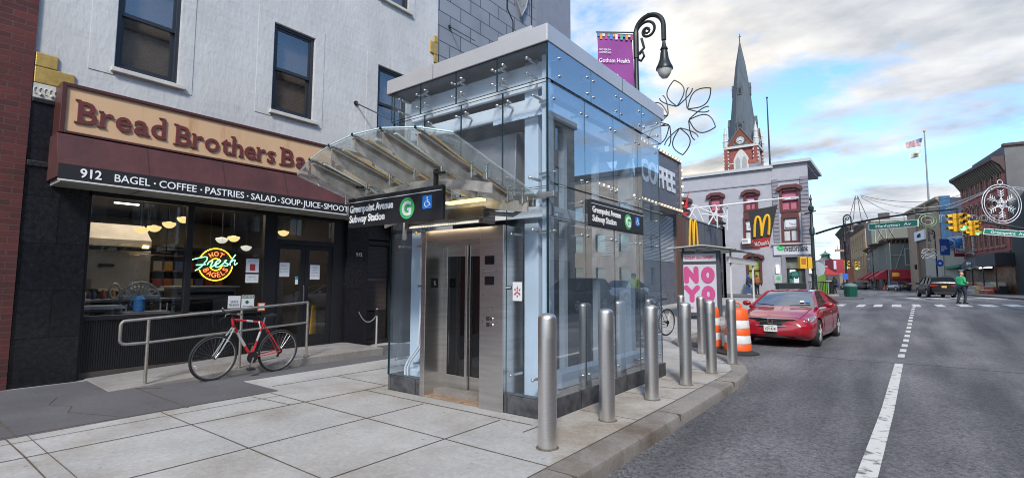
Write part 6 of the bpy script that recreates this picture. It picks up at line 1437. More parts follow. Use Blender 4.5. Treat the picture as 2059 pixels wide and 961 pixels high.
for nm_, l, q_b, c in (('cross_street_building', 'cream corner building across the side street, right of the picture', (15, 50, 34, 62, 13), (.38, .33, .27)), ('cross_street_building', 'brown building closing the side street far to the right of the picture', (44, 30, 56, 52, 11), (.2, .13, .1))):
    o = thing(nm_, l, 'building', ((q_b[0]+q_b[2])/2, q_b[1], .4), wc=True); hs_ = [(x, x+1.2, z, z+1.9) for x in [q_b[0]+1.5+2.8*k for k in range(int((q_b[2]-q_b[0]-2)/2.8))] for z in (1.2, 4.8, 8.1)]
    b = MB(); b.wall('y', q_b[1], .35, q_b[0], q_b[2], 0, q_b[4], hs_); b.wall('x', q_b[0], .35, q_b[1]+.35, q_b[3], 0, q_b[4], [(y, y+1.2, z, z+1.9) for y in (q_b[1]+2, q_b[1]+5, q_b[1]+8) for z in (1.2, 4.8, 8.1)]); b.build('wall', mat('side_wall_%02d' % q_b[0], c, .8, var=.2, vs=.8), o)
    MB().box(q_b[0]+.3, q_b[1]+.25, .3, q_b[2], q_b[3], q_b[4]-.3).build('window_glass', CGL, o); MB().box(q_b[0]-.4, q_b[1]-.4, q_b[4], q_b[2], q_b[3], q_b[4]+.5).build('cornice', DBRN if 'DBRN' in globals() else IRON, o)
# ---------------------------------------------------------------- bank building
LIL = mat('lilac_grey_render', (.345, .335, .36), .8, var=.07, vs=1.5, bump=.2, bs=20); LILD = mat('grey_quoin', (.22, .205, .235), .8, var=.08); MARN = mat('maroon_window_trim', (.10, .026, .022), .5, var=.1)
bk = thing('bank_building', 'lilac grey three-storey bank building with ornate maroon windows', 'building', P_(1550, 590, Y=50), wc=True)
YB_ = 50.0
def pb(x, y): p = P_(x, y, Y=YB_); return (p.x, p.z)
xr = pb(1628, 450)[0]; xl = pb(1366, 450)[0]
ztl = pb(1500, 345)[1]; zpar = pb(1590, 328)[1]; xpar = pb(1555, 340)[0]
wn = []
WINB = [(1573, 1604, 382, 424, 'a'), (1577, 1603, 437, 485, 'b'), (1500, 1520, 392, 422, 'a'), (1500, 1520, 440, 488, 'b'), (1430, 1450, 398, 425, 'a'), (1430, 1450, 448, 488, 'b'), (1372, 1385, 408, 430, 'a'), (1506, 1528, 521, 566, 'c')]
holes = []
for x0, x1, y0, y1, k in WINB:
    a = pb(x0, y1); c = pb(x1, y0); holes.append((a[0], c[0], a[1], c[1], k))
dr0 = pb(1583, 598); dr1 = pb(1618, 516)
hl = [(h[0], h[1], h[2], h[3]) for h in holes]+[(dr0[0], dr1[0], .5, dr1[1])]
b = MB(); b.wall('y', YB_, .4, xl-14, xr, .3, ztl, hl); b.box(xpar, YB_, ztl, xr, YB_+8, zpar); b.box(xl-14, YB_+.4, .3, xr-.1, YB_+.5, ztl)
u10 = (math.sin(R(-10)), math.cos(R(-10)))
b.prism([(xr, YB_+.41), (xr+u10[0]*20, YB_+20), (xr-10, YB_+20), (xr-10, YB_+.52), (xr-.2, YB_+.52)], 'z', .3, ztl); b.build('wall', LIL, bk)
b = MB(); b.box(xl-14, YB_-.25, ztl, xpar, YB_+.6, ztl+.28); b.box(xpar-.1, YB_-.3, zpar-.05, xr+.3, YB_+8, zpar+.22); b.build('cornice', mat('pale_cornice', (.42, .42, .42), .7), bk)
b = MB()
for z in (pb(1500, 375)[1],): b.box(xl-14, YB_-.06, z, xpar, YB_, z+.1)
z = pb(1600, 362)[1]; b.box(xpar, YB_-.08, z, xr+.05, YB_, z+.12); b.build('string_course', LILD, bk)
for xa, xb_ in ((pb(1556, 450)[0], pb(1567, 450)[0]), (pb(1613, 450)[0], xr+.04)):
    b = MB(); z0_, z1_ = pb(1600, 495)[1], pb(1600, 355)[1]
    for k in range(18): zz_ = z0_+(z1_-z0_)*k/18; b.box(xa, YB_-.12, zz_, xb_, YB_, zz_+(z1_-z0_)/18-.06)
    b.build('quoin', LILD, bk)
PINKB = mat('pink_blind', (.42, .12, .17), .7, var=.15); CURT = mat('white_curtain', (.5, .5, .5), .8, var=.15, vs=6)
for h0, h1, z0_, z1_, k in holes:
    t = .16; w_ = h1-h0
    b = MB(); b.wall('y', YB_-.1, .22, h0-t, h1+t, z0_-t, z1_+t, [(h0+.02, h1-.02, z0_+.02, z1_-.02)]); b.box(h0, YB_+.05, (z0_+z1_)/2-.05, h1, YB_+.12, (z0_+z1_)/2+.05); b.box((h0+h1)/2-.04, YB_+.06, z0_, (h0+h1)/2+.04, YB_+.12, (z0_+z1_)/2)
    if k in 'ac':
        hh = .34; mx2 = (h0+h1)/2
        b.prism([(h0-.4, z1_+.0), (h0-.34, z1_+hh*.9), (h0+.05, z1_+hh*1.55), (h1-.05, z1_+hh*1.55), (h1+.34, z1_+hh*.9), (h1+.4, z1_+.0), (h1+.1, z1_+.05), (h1-.1, z1_+hh*.7), (h0+.1, z1_+hh*.7), (h0-.1, z1_+.05)], 'y', YB_-.28, YB_-.02)
    if k == 'b': b.box(h0-.35, YB_-.25, z0_-.42, h1+.35, YB_, z0_-.16); b.box(h0-.12, YB_-.05, z1_+.1, h1+.12, YB_, z1_+.75)
    f = b.build('window', MARN, bk)
    MB().box(h0, YB_+.14, z0_, h1, YB_+.16, z1_).build('pane', PINKB if k == 'a' else (CURT if k == 'b' else mat('lit_green_window', (.25, .3, .05), .6, var=.4)), f)
def plate(lab, x0, x1, y0, y1, lines, nm='window_sign', off=.0):
    a = pb(x0, y1); c = pb(x1, y0); o = thing(nm, lab, 'sign', (a[0], YB_, a[1]), wc=True)
    MB().box(a[0], YB_+.05-off, a[1], c[0], YB_+.08-off, c[1]).build('board', PAPER, o)
    for s, xf, zf, wf, hf, m_ in lines: ftext('lettering', s, m_, (a[0]+xf*(c[0]-a[0]), YB_+.045-off, a[1]+zf*(c[1]-a[1])), XD, ZD, wf*(c[0]-a[0]), hf*(c[1]-a[1]), o, ext=.004)
    return o
plate('white sign strip ending in the word FILMS across the upper pink bank window', 1578, 1606, 395, 402, [('FILMS', .48, .25, .46, .55, INK)], off=.2)
plate('white therapy sign in the lower bank window', 1579, 1602, 440, 457, [('Therapy', .35, .25, .6, .3, mat('dark_red_ink', (.2, .03, .05), .6))])
plate('small white sign in the middle upper bank window', 1504, 1516, 401, 406, [('LOFT', .1, .2, .8, .6, GREY)], off=.15)
plate('white and blue sign in the middle lower bank window', 1501, 1513, 448, 463, [('S', .3, .3, .3, .4, ABL)])
z0_, z1_ = pb(1600, 512)[1], pb(1600, 491)[1]; xa = pb(1556, 500)[0]
MB().box(xa, YB_-.16, z0_, xr+.05, YB_-.01, z1_).build('fascia_board', mat('fascia_pale', (.5, .49, .53), .7), bk); MB().box(xa-.1, YB_-.26, z1_, xr+.15, YB_, z1_+.12).build('fascia_cornice', mat('pale_cornice', (.42, .42, .42), .7), bk)
q = pb(1577, 503); q2 = pb(1628, 494)
bsn = thing('bank_sign', 'black lettering with a green emblem over the bank entrance', 'sign', (q[0], YB_, q[1]), wc=True)
ftext('lettering', 'investorsBank', INK, (q[0], YB_-.175, q[1]-.12), XD, ZD, q2[0]-q[0]-.1, .55, bsn, ext=.01, bold=.01)
b = MB(); e_ = pb(1570.5, 498)
for a in range(0, 360, 60): b.sph((e_[0]+.17*math.cos(R(a)), YB_-.18, e_[1]+.15*math.sin(R(a))), .15, 8, (1, .2, 1))
b.build('emblem', GRN, bsn, smooth=True)
LGR = mat('door_green', (.02, .22, .1), .5)
d = MB(); w_ = dr1[0]-dr0[0]
d.box(dr0[0]-.3, YB_-.12, .3, dr0[0], YB_, dr1[1]+.3); d.box(dr1[0], YB_-.12, .3, dr1[0]+.3, YB_, dr1[1]+.3); d.box(dr0[0]-.0, YB_-.12, dr1[1], dr1[0], YB_, dr1[1]+.3); d.build('door_surround', LILD, bk)
de = MB().box(dr0[0], YB_+.35, .4, dr1[0], YB_+.38, dr1[1]).build('entrance', mat('entrance_interior', (.16, .17, .13), .3, var=.4, vs=2), bk)
b = MB(); zd = pb(1600, 542)[1]
for x in (dr0[0]+.05, dr0[0]+w_*.55, dr1[0]-.08): b.box(x, YB_+.25, .4, x+.1, YB_+.34, zd)
b.box(dr0[0], YB_+.25, zd, dr1[0], YB_+.34, zd+.12); b.build('entrance_frame', TRIM, de); MB().box(dr0[0]+.2, YB_+.27, .5, dr0[0]+w_*.5, YB_+.33, 2.0).build('green_door', LGR, de); MB().box(dr0[0]+.25, YB_+.26, 2.2, dr0[0]+w_*.45, YB_+.32, 2.7).build('lit_machine', emit('machine_light', (.7, .85, 1), 1.0), de)
for x in (1564, 1631): q = pb(x, 541); MB().box(q[0]-.12, YB_-.2, q[1]-.35, q[0]+.12, YB_-.01, q[1]+.35).build('wall_lamp', emit('wall_lamp_white', (.95, .95, 1), 1.0), bk)
o = thing('wall_plaque', 'grey plaque with a green emblem left of the bank entrance', 'plaque', (pb(1566, 560)[0], YB_, 1.6), wc=True); q = pb(1566, 560); MB().box(q[0]-.35, YB_-.08, q[1]-.4, q[0]+.35, YB_-.01, q[1]+.35).build('plate', mat('plaque_grey', (.4, .42, .42), .5), o); b = MB(); b.disc((q[0], YB_-.1, q[1]+.05), .16, 'y', .03, 12); b.box(q[0]-.33, YB_-.1, q[1]-.5, q[0]+.33, YB_-.05, q[1]-.4); b.build('emblem', GRN, o)
o = thing('air_conditioner', 'white window air conditioner beside the hanging flag', 'air conditioner', (pb(1502, 485)[0], YB_, 5), wc=True); q = pb(1502, 486); MB().box(q[0]-.35, YB_-.4, q[1]-.22, q[0]+.35, YB_, q[1]+.25).build('case', WHITE, o, bevel=.02)
b = MB()
for k in range(5): b.box(q[0]-.28+k*.09, YB_-.415, q[1]-.12, q[0]-.23+k*.09, YB_-.40, q[1]+.18)
b.build('grille', MATTE, o)
# antenna pole and roof vent on the bank
o = thing('antenna_mast', 'tall thin mast standing on the bank roof', 'mast', P_(1549, 340, Y=52), wc=True); MB().cyl(P_(1549, 345, Y=52), P_(1542, 198, Y=52), .09, .05, 8).build('pole', IRON, o); MB().sph(P_(1542, 197, Y=52), .1, 8).build('finial', IRON, o)
o = thing('roof_vent', 'low round vent on the bank parapet', 'vent', P_(1567, 330, Y=52), wc=True); p = P_(1567, 331, Y=52); b = MB(); b.sph(p, .45, 12, (1, 1, .7)); b.build('cowl', STEELH, o, smooth=True)
o = thing('chimney', 'small dark chimney on the low part of the bank roof', 'chimney', P_(1517, 345, Y=54), wc=True); p = P_(1517, 345, Y=54); MB().box(p.x-.5, p.y, p.z-.5, p.x+.5, p.y+.6, p.z+.9).build('stack', LILD, o); MB().box(p.x-.55, p.y-.05, p.z+.9, p.x+.3, p.y+.6, p.z+1.25).build('pot', mat('terracotta', (.3, .08, .05), .8), o)
# ---------------------------------------------------------------- church
ch = thing('church_tower', 'red brick church tower with a clock and a tall grey spire', 'church', FP(1505, 570, 144), YAW-R(0), None)
ch.location.z = 0; ch.rotation_euler = (0, 0, R(2))
CBR = brick('church_brick', (.27, .045, .035), (.22, .04, .03), (.2, .1, .08), .5, .2, .02, plane='xz', bump=.3); CWH = mat('church_white_stone', (.46, .45, .43), .8, var=.12); SLT = mat('spire_slate', (.07, .085, .10), .75, var=.22, vs=1, stretch=(2.5, 2.5, .12))
_chy = FP(1505, 570, 144).y
def cz144(y): return P_(1505, y, Y=_chy).z
CW = 3.9; zt = cz144(300)
b = MB(); b.box(-CW, -CW, 0, CW, CW, zt); b.build('tower', CBR, ch)
b = MB()
for sx_ in (-1, 1):
    for sy_ in (-1, 1): b.box(sx_*CW-.55, sy_*CW-.55, 0, sx_*CW+.55, sy_*CW+.55, zt-.5)
bt_ = b.build('buttress', CBR, ch)
b = MB()
for sx_ in (-1, 1):
    for sy_ in (-1, 1):
        for k in range(22):
            z = zt-1.5-k*1.0; b.box(sx_*CW-.75+.12*(k % 2), sy_*CW-.62, z, sx_*CW-.45, sy_*CW+.62, z+.55); b.box(sx_*CW+.45, sy_*CW-.62, z, sx_*CW+.75-.12*(k % 2), sy_*CW+.62, z+.55)
tag(b.build('corner_stone', CWH, bt_), kind='stuff')
b = MB(); b.box(-CW-.7, -CW-.7, zt-.4, CW+.7, CW+.7, zt+.25); b.box(-CW-.15, -CW-.15, cz144(333), CW+.15, CW+.15, cz144(331)); b.build('string_course', CWH, ch)
for sx_ in (-1, 1):
    for sy_ in (-1, 1):
        b = MB(); b.lathe((sx_*(CW+.1), sy_*(CW+.1), zt+.2), [(.75, 0), (.75, 1.6), (.9, 1.7), (.6, 2.0), (.5, 3.6), (.62, 3.8), (.3, 5.2), (.04, 6.6)], 8); b.build('pinnacle', CWH, ch)
for ax_, s_ in (('y', -1), ('x', 1)):
    def Q(u, z, d=0): return (u, -CW-d, z) if ax_ == 'y' else (CW+d, u, z)
    b = MB(); pts = [(-CW+.3, zt+.1), (CW-.3, zt+.1), (0, zt+5.4)]
    vs = [Q(u, z, .35) for u, z in pts]+[Q(u*.95, z-.0, -3.0) for u, z in pts]; b._a(vs, [(0, 1, 2), (5, 4, 3), (0, 3, 4, 1), (1, 4, 5, 2), (2, 5, 3, 0)]); gb_ = b.build('gable', mat('gable_brick', (.16, .045, .03), .8, var=.1), ch)
    b = MB()
    for a, c in ((0, 2), (1, 2)): b.bar(Q(pts[a][0]*1.05, pts[a][1], .4), Q(pts[c][0], pts[c][1]+.2, .4), .35, .3)
    b.build('coping', mat('coping_brown', (.12, .09, .08), .7), gb_)
    b = MB(); c0 = Vector(Q(0, zt+1.75, .4)); dd = Vector(Q(0, 0, 1))-Vector(Q(0, 0, 0)); b.cyl(c0, c0+dd*.15, 1.45, 1.45, 32); ck = b.build('clock_face', mat('clock_dark', (.06, .055, .05), .6), ch)
    b = MB(); b.cyl(c0+dd*.15, c0+dd*.18, 1.05, 1.05, 32); b.build('dial', CWH, ck)
    b = MB()
    for k in range(12):
        a = R(30*k); p0_, p1_ = Vector(Q(.72*math.sin(a), zt+1.75+.72*math.cos(a), .6)), Vector(Q(.98*math.sin(a), zt+1.75+.98*math.cos(a), .6)); b.bar(p0_, p1_, .1, .03, dd)
    b.build('numerals', INK, ck)
    b = MB(); b.bar(Q(0, zt+1.75, .63), Q(-.75, zt+1.35, .63), .14, .03, dd); b.bar(Q(0, zt+1.75, .63), Q(.42, zt+1.4, .63), .16, .03, dd); b.build('clock_hands', INK, ck)
    b = MB(); za_ = cz144(345)-8; zc_ = cz144(318)
    ou = [(-2.0, za_), (-2.0, zc_-1.0)]+[(-2.0+4.0*t-.0, zc_-1.0+(2.9*(1-abs(2*t-1)**1.6))) for t in [k/10 for k in range(1, 10)]]+[(2.0, zc_-1.0), (2.0, za_)]
    vs = [Q(u, z, .25) for u, z in ou]+[Q(u, z, 0) for u, z in ou]; m_ = len(ou); b._a(vs, [list(range(m_)), list(range(2*m_-1, m_-1, -1))]+[(i, (i+1) % m_, m_+(i+1) % m_, m_+i) for i in range(m_)]); wd = b.build('belfry_window', CWH, ch)
    b = MB()
    for s2_ in (-1, 1):
        ou = [(s2_*.85-.6, za_), (s2_*.85-.6, zc_-1.2), (s2_*.85, zc_-.1), (s2_*.85+.6, zc_-1.2), (s2_*.85+.6, za_)]; vs = [Q(u, z, .3) for u, z in ou]+[Q(u, z, .26) for u, z in ou]; b._a(vs, [(0, 1, 2, 3, 4), (9, 8, 7, 6, 5)]+[(i, (i+1) % 5, 5+(i+1) % 5, 5+i) for i in range(5)])
    b.build('louvre', mat('louvre_grey', (.28, .28, .28), .7, var=.2, vs=2, stretch=(1, 1, 6)), wd)
b = MB(); zs0 = zt+.2
prof = [(CW*1.25, zs0), (CW*.98, zs0+4), (CW*.83, cz144(240)), (CW*.60, cz144(180)), (CW*.36, cz144(128)), (.12, cz144(80)), (.05, cz144(78))]
b.lathe((0, 0, 0), prof, 8); sp_ = b.build('spire', SLT, ch); sp_.rotation_euler = (0, 0, R(22.5))
b = MB(); b.cyl((0, 0, cz144(80)), (0, 0, cz144(64)), .14, .08, 6); b.bar((-.5, 0, cz144(70)), (.5, 0, cz144(70)), .12, .12); b.build('finial_cross', IRON, ch)
for z, s2 in ((cz144(262), 1.3), (cz144(185), .9)):
    for a in (0, 90, 180, 270):
        rad = lerp_tab([(p[1], p[0]) for p in prof], z)*.93; ca, sa_ = math.cos(R(a)), math.sin(R(a))
        b = MB(); c = Vector((ca*rad, sa_*rad, z)); b.M = Matrix.Translation(c) @ Matrix.Rotation(R(a), 4, 'Z')
        b.box(-.8*s2, -.7*s2, -1.2*s2, .35*s2, .7*s2, 1.2*s2); b._a([(.4*s2, -.8*s2, 1.2*s2), (.4*s2, .8*s2, 1.2*s2), (.4*s2, 0, 3.0*s2), (-1.2*s2, -.8*s2, 1.2*s2), (-1.2*s2, .8*s2, 1.2*s2), (-1.2*s2, 0, 3.0*s2)], [(0, 1, 2), (5, 4, 3), (0, 3, 4, 1), (1, 4, 5, 2), (2, 5, 3, 0)]); dm = b.build('dormer', SLT, ch)
        b = MB(); b.M = Matrix.Translation(c) @ Matrix.Rotation(R(a), 4, 'Z'); b.box(.35*s2, -.35*s2, -1.0*s2, .38*s2, .35*s2, .9*s2); b.build('louvre', MATTE, dm)
# ---------------------------------------------------------------- street beyond the crossing
def facade(name, lab, A, B, z0, H, depth, m, wins=(), trimm=None, panem=None, cat='building', wtrim=.12, cornice=None, arch=False, recess=.18):
    """A is the left end as seen from the street, B the right; local x runs A to B, local -y faces the street"""
    A = Vector(A); B = Vector(B); W_ = (B-A).length; rz = math.atan2(B.y-A.y, B.x-A.x)
    o = thing(name, lab, cat, (A.x, A.y, z0), rz)
    hs_ = [(w[0], w[1], w[2], w[3]) for w in wins]
    b = MB(); b.wall('y', 0, .3, 0, W_, 0, H, hs_); b.box(0, .3, 0, W_, depth, H); b.build('wall', m, o)
    trimm = trimm or MARN; panem = panem or CGL2
    for w in wins:
        t = wtrim; b = MB(); b.wall('y', -.06, .2, w[0]-t, w[1]+t, w[2]-t, w[3]+t, [(w[0]+.03, w[1]-.03, w[2]+.03, w[3]-.03)])
        if arch: b.prism([(w[0]-t*1.8, w[3]), (w[0]-t*1.8, w[3]+.12), ((w[0]*3+w[1])/4, w[3]+.5), ((w[0]+w[1]*3)/4, w[3]+.5), (w[1]+t*1.8, w[3]+.12), (w[1]+t*1.8, w[3]), ((w[0]+w[1]*2)/3, w[3]+.22), ((w[0]*2+w[1])/3, w[3]+.22)], 'y', -.16, -.06); b.box(w[0]-t*1.8, -.16, w[2]-t-.15, w[1]+t*1.8, 0, w[2]-t)
        b.box(w[0], .06, (w[2]+w[3])/2-.04, w[1], .12, (w[2]+w[3])/2+.04)
        f = b.build('window', w[4] if len(w) > 4 and w[4] else trimm, o); MB().box(w[0], .15, w[2], w[1], .17, w[3]).build('pane', w[5] if len(w) > 5 and w[5] else panem, f)
    if cornice:
        cm, ch_, cp_ = cornice; b = MB(); b.prism([(-cp_, H-.05), (-cp_, H+.25), (.3, H+.3), (.3, H-ch_), (0, H-ch_), (-cp_*.35, H-ch_*.45)], 'x', -.15, W_+.15); c = b.build('cornice', cm, o)
        b = MB(); n_ = max(2, int(W_/.55))
        for k in range(n_): x = (k+.5)*W_/n_; b.prism([(-cp_*.9, H-.1), (-.05, H-.1), (-.05, H-ch_-.1)], 'x', x-.07, x+.07)
        b.build('bracket', mat('bracket_tan', (.2, .17, .12), .7), c)
    return o, W_
RBR = brick('red_brick', (.5, .125, .085), (.42, .10, .07), (.16, .06, .05), .3, .09, .012, plane='xz', bump=.4, var=.2)
DBRN = mat('dark_brown_cornice', (.05, .022, .02), .6); WIN_W = mat('white_window_paint', (.5, .5, .52), .6)
A, B = (6.35, 80.6), (8.75, 68.4); W_ = (Vector(A)-Vector(B)).length
wl = []
for k in range(8):
    x0 = .55+k*(W_-.8)/8
    for r_, (za, zb_) in enumerate(((4.9, 6.5), (7.9, 9.5), (10.8, 12.5))):
        wl.append((x0, x0+.72, za, zb_, None, mat('pale_blind', (.38, .40, .45), .7) if k < 4 else None))
rb, _ = facade('brick_building', 'tall red brick building with a deep brown bracketed cornice above the fruit shop', A, B, .45, 13.3, 14, RBR, wl, trimm=mat('brick_trim', (.28, .15, .11), .7), cornice=(DBRN, 1.3, .95), arch=True)
MB().box(-.05, -.1, 3.9, W_+.05, -.0, 4.25).build('shop_cornice', DBRN, rb)
b = MB(); b.box(.05, -.14, 4.5, 3.0, -.0, 4.6)
for k in range(10):
    for x in (.05, 2.9): b.box(x, -.12, 4.3+k*.3, x+.34+.1*(k % 2), -.0, 4.3+k*.3+.25)
b.build('white_quoin', CWH, rb)
# side wall: grey render
sw, _ = facade('party_wall_building', 'grey rendered flank wall to the right of the red brick building', (8.85, 68.2), (24, 70.5), .45, 14.6, 10, mat('grey_render_flank', (.13, .125, .125), .85, var=.15, vs=.6))
MB().box(-.1, -.2, 14.5, 15.4, .4, 14.75).build('coping', DBRN, sw)
st_, _ = facade('stone_building', 'tan stone building at the right edge of the picture', (9.6, 62.5), (15, 61.8), .45, 10.4, 5.5, mat('tan_stone', (.30, .26, .2), .8, var=.15, vs=1.5), [(1.0, 2.2, 7.4, 9.0), (1.0, 2.2, 4.4, 6.2), (3.2, 4.4, 7.4, 9.0)], trimm=WIN_W)
MB().box(-.1, -.12, .05, 5.4, -.02, 3.9).build('dark_shopfront', TRIM, st_)
# fruit shop: awnings and goods
def loc2w(o, x, y, z): return o.matrix_world @ Vector((x, y, z))
bpy.context.view_layer.update()
aw2 = thing('shop_awning', 'black ribbed awning with green emblem over the fruit stand', 'awning', rb.location, rb.rotation_euler.z)
b = MB(); b.box(8.3, -1.5, 2.75, W_+.9, 0, 4.0); b.build('panel', mat('black_awning', (.012, .013, .016), .6), aw2, bevel=.05)
b = MB(); n_ = 14
for k in range(n_):
    x0 = 4.0+k*4.3/n_; x1 = 4.0+(k+1)*4.3/n_
    pts = [(0, 4.0)]+[(-1.5*math.sin(R(a)), 2.9+1.1*math.cos(R(a))) for a in range(10, 91, 16)]+[(-1.5, 2.45), (-1.45, 2.45), (0, 2.5)]
    b.prism(pts, 'x', x0+.03, x1-.03)
b.build('ribbed_canopy', mat('grey_awning', (.045, .047, .052), .6), aw2)
b = MB(); b.disc((6.0, -1.53, 3.2), .16, 'y', .04, 14); b.build('emblem', WTXT, aw2)
ftext('lettering', 'Green', WTXT, (6.25, -1.55, 3.1), XD, ZD, .9, .3, aw2, ext=.01); ftext('lettering', 'Market', mat('green_lettering', (.05, .3, .12), .6), (6.1, -1.55, 2.75), XD, ZD, 1.0, .25, aw2, ext=.01)
b = MB(); b.slab([[(3.4+k*.7, -1.8-.3*(k % 2)*.2, 2.35+.12*math.sin(k*1.7)+.05*k) for k in range(9)], [(3.4+k*.7, -1.0, 2.75) for k in range(9)]], .02); b.build('tarpaulin', mat('pale_tarp', (.45, .45, .43), .7, var=.2), aw2)
b = MB(); b.box(.1, -.1, 0, W_+.9, .0, 2.6); b.build('shopfront', mat('warm_shop_interior', (.13, .06, .025), .6, var=.8, vs=2.5), aw2)
for x in (4.1, 7.0, 10.0, W_+.7): MB().box(x, -1.5, 0, x+.1, -1.4, 2.8).build('awning_post', TRIM, aw2)
MB().box(8.5, -1.3, 2.6, 11.6, -1.2, 2.68).build('tube_lamp', emit('stand_tube', (.8, .85, .9), 4), aw2)
pal = [(.35, .05, .04), (.45, .20, .05), (.12, .2, .05), (.45, .40, .32), (.30, .30, .32), (.4, .32, .05), (.28, .05, .10)]
gi = 0
posn = ['left', 'centre', 'right']
Mw = Matrix.Translation(rb.location) @ Matrix.Rotation(rb.rotation_euler.z, 4, 'Z')
def crate(x, y, z, cw, ch_, col, pc, lab, hang=False):
    p = Mw @ Vector((x, y, z)); o = thing('produce_crate', lab, 'crate', p, rb.rotation_euler.z, group='crates on the fruit stand')
    b = MB(); b.wall('y', -.3, .04, -cw/2, cw/2, 0, ch_); b.wall('y', .26, .04, -cw/2, cw/2, 0, ch_); b.box(-cw/2, -.26, 0, -cw/2+.03, .26, ch_); b.box(cw/2-.03, -.26, 0, cw/2, .26, ch_); b.box(-cw/2+.03, -.26, 0, cw/2-.03, .26, .04); b.build('box', mat('crate_%02d' % col, pal[col], .7, var=.2), o)
    b = MB()
    for i in range(4):
        for j in range(3): b.sph((-cw/2+.1+i*(cw-.2)/3, -.18+j*.17, ch_), .085+.01*((i+j) % 2), 7)
    b.build('fruit', mat('fruit_%02d' % pc, tuple(min(.6, c*1.4) for c in pal[pc]), .5), o, smooth=True); return o
kinds = ['red', 'orange', 'green', 'cream', 'white', 'yellow', 'pink']
rows_ = [('bottom', -1.75, 0, .34), ('middle', -1.35, .42, .3), ('top', -.95, .82, .28)]
ordn = ['first', 'second', 'third', 'fourth', 'fifth', 'sixth', 'seventh', 'eighth']
for rn, y, z, h in rows_:
    for k in range(8):
        x = 4.4+k*1.12; a, c = [(4, 2), (4, 3), (3, 1), (5, 0), (0, 4), (0, 5), (1, 3), (4, 6)][(k+len(rn)) % 8]
        crate(x, y, z, 1.02, h, a, c, '%s crate from the left in the %s row of the fruit stand, %s' % (ordn[k], rn, kinds[a]))
b = MB(); b.box(3.9, -1.5, 0, 12.9, -.6, .38); b.box(3.9, -1.15, .4, 12.9, -.5, .78)
stn = thing('produce_stand', 'stepped dark stand carrying the crates of fruit', 'stand', rb.location, rb.rotation_euler.z); b.build('steps', TRIM, stn)
# low building with pizza sign
lb, lw = facade('low_building', 'low beige sided building with a green canopy between the brick and the tan building', (4.35, 84.5), (6.6, 81.2), .45, 5.0, 10, mat('beige_siding', (.36, .33, .27), .75, var=.08, vs=6, stretch=(12, 1, .3)))
lb2, _ = facade('low_building', 'beige sided flank wall above the green canopy, seen past the black car', (4.55, 84.0), (12, 86.0), .45, 5.2, 6, mat('beige_siding', (.36, .33, .27), .75, var=.08, vs=6, stretch=(12, 1, .3)))
g9 = thing('canopy', 'small green canopy over a shop door beside the beige wall', 'canopy', FP(1925, 540, 63)); 
p = FP(1902, 541, 66); q = FP(1943, 534, 58)
g9.location = (0, 0, 0); WC[g9.name] = Vector((0, 0, 0)); MB().bar(p, q, 1.2, .3).build('fabric', mat('green_canvas', (.01, .16, .09), .7), g9); g9.location = (0, 0, 0)
p0_, p1_ = FP(1905, 545, 66.5), FP(1940, 590, 60)
o = thing('glazed_shop', 'grey glazed shop front under the green canopy', 'shop front', (p0_.x, p0_.y, .45), wc=True)
b = MB(); 
for k in range(5): pA = Vector((p0_.x, p0_.y, 0)).lerp(Vector((p1_.x, p1_.y, 0)), k/4); b.box(pA.x-.08, pA.y, .45, pA.x+.08, pA.y+.1, 3.0)
b.build('mullion', WIN_W, o); MB().bar((p0_.x, p0_.y+.3, 1.7), (p1_.x, p1_.y+.3, 1.7), .1, 2.5).build('glazing', mat('dim_glazing', (.12, .12, .12), .2), o)
def board(name, lab, cat, x0, x1, y0, y1, d, m, lines=(), th=.12, wv=0):
    a = FP(x0, y1, d); c = FP(x1, y1, d); t = FP(x0, y0, d); u = (c-a); u.z = 0; W9 = u.length; u.normalize(); H9 = t.z-a.z
    o = thing(name, lab, cat, a, math.atan2(u.y, u.x)); MB().box(0, 0, 0, W9, th, H9).build('board', m, o, bevel=.01)
    for s, xf, zf, wf, hf, mm in lines: ftext('lettering', s, mm, (xf*W9, -.006, zf*H9), XD, ZD, wf*W9, hf*H9, o, ext=.005, bold=.01)
    return o
o = board('pizza_sign', 'red and white hanging pizza sign above the green canopy', 'sign', 1920, 1943, 499, 516, 60, mat('sign_maroon', (.22, .015, .02), .6), [])
Wp = (FP(1943, 516, 60)-FP(1920, 516, 60)).length; MB().box(.08, -.01, .42, Wp-.08, 0, .95).build('white_field', PAPER, o); ftext('lettering', 'Pizza', mat('maroon_ink', (.2, .02, .02), .6), (.2, -.03, .5), XD, ZD, Wp-.5, .36, o, ext=.004)
# tan bank with arch and mural flank
TANS = mat('tan_limestone', (.35, .245, .16), .8, var=.15, vs=1.2); 
A, B = (1.55, 106.5), (4.75, 89.8)
tb, tw = facade('stone_bank', 'tan stone bank with a tall dark entrance bay beyond the black car', A, B, .45, 12.6, 18, TANS, [(tw_, tw_+.9, 9.3, 11.6) for tw_ in (6.9, 8.3, 9.7)], trimm=TANS, cornice=(TANS, .4, .3))
b = MB(); b.box(6.3, -.08, 0, 11.2, .02, 7.6); b.build('entrance_bay', mat('brown_bronze', (.10, .06, .035), .5, var=.3), tb)
b = MB(); b.box(6.0, -.5, 7.5, 11.5, 0, 8.9); bo = b.build('sign_band', WHITE, tb); b = MB(); b.box(7.6, -.53, 8.0, 8.6, -.5, 8.3); b.box(8.0, -.53, 7.95, 9.6, -.5, 8.5); b.build('faded_mark', INK, bo)
b = MB(); b.box(5.6, -.3, 0, 6.2, .0, 12.6); b.build('pier', TANS, tb); b = MB(); b.box(11.3, -.3, 0, 12.1, 0, 12.6); b.build('pier', TANS, tb)
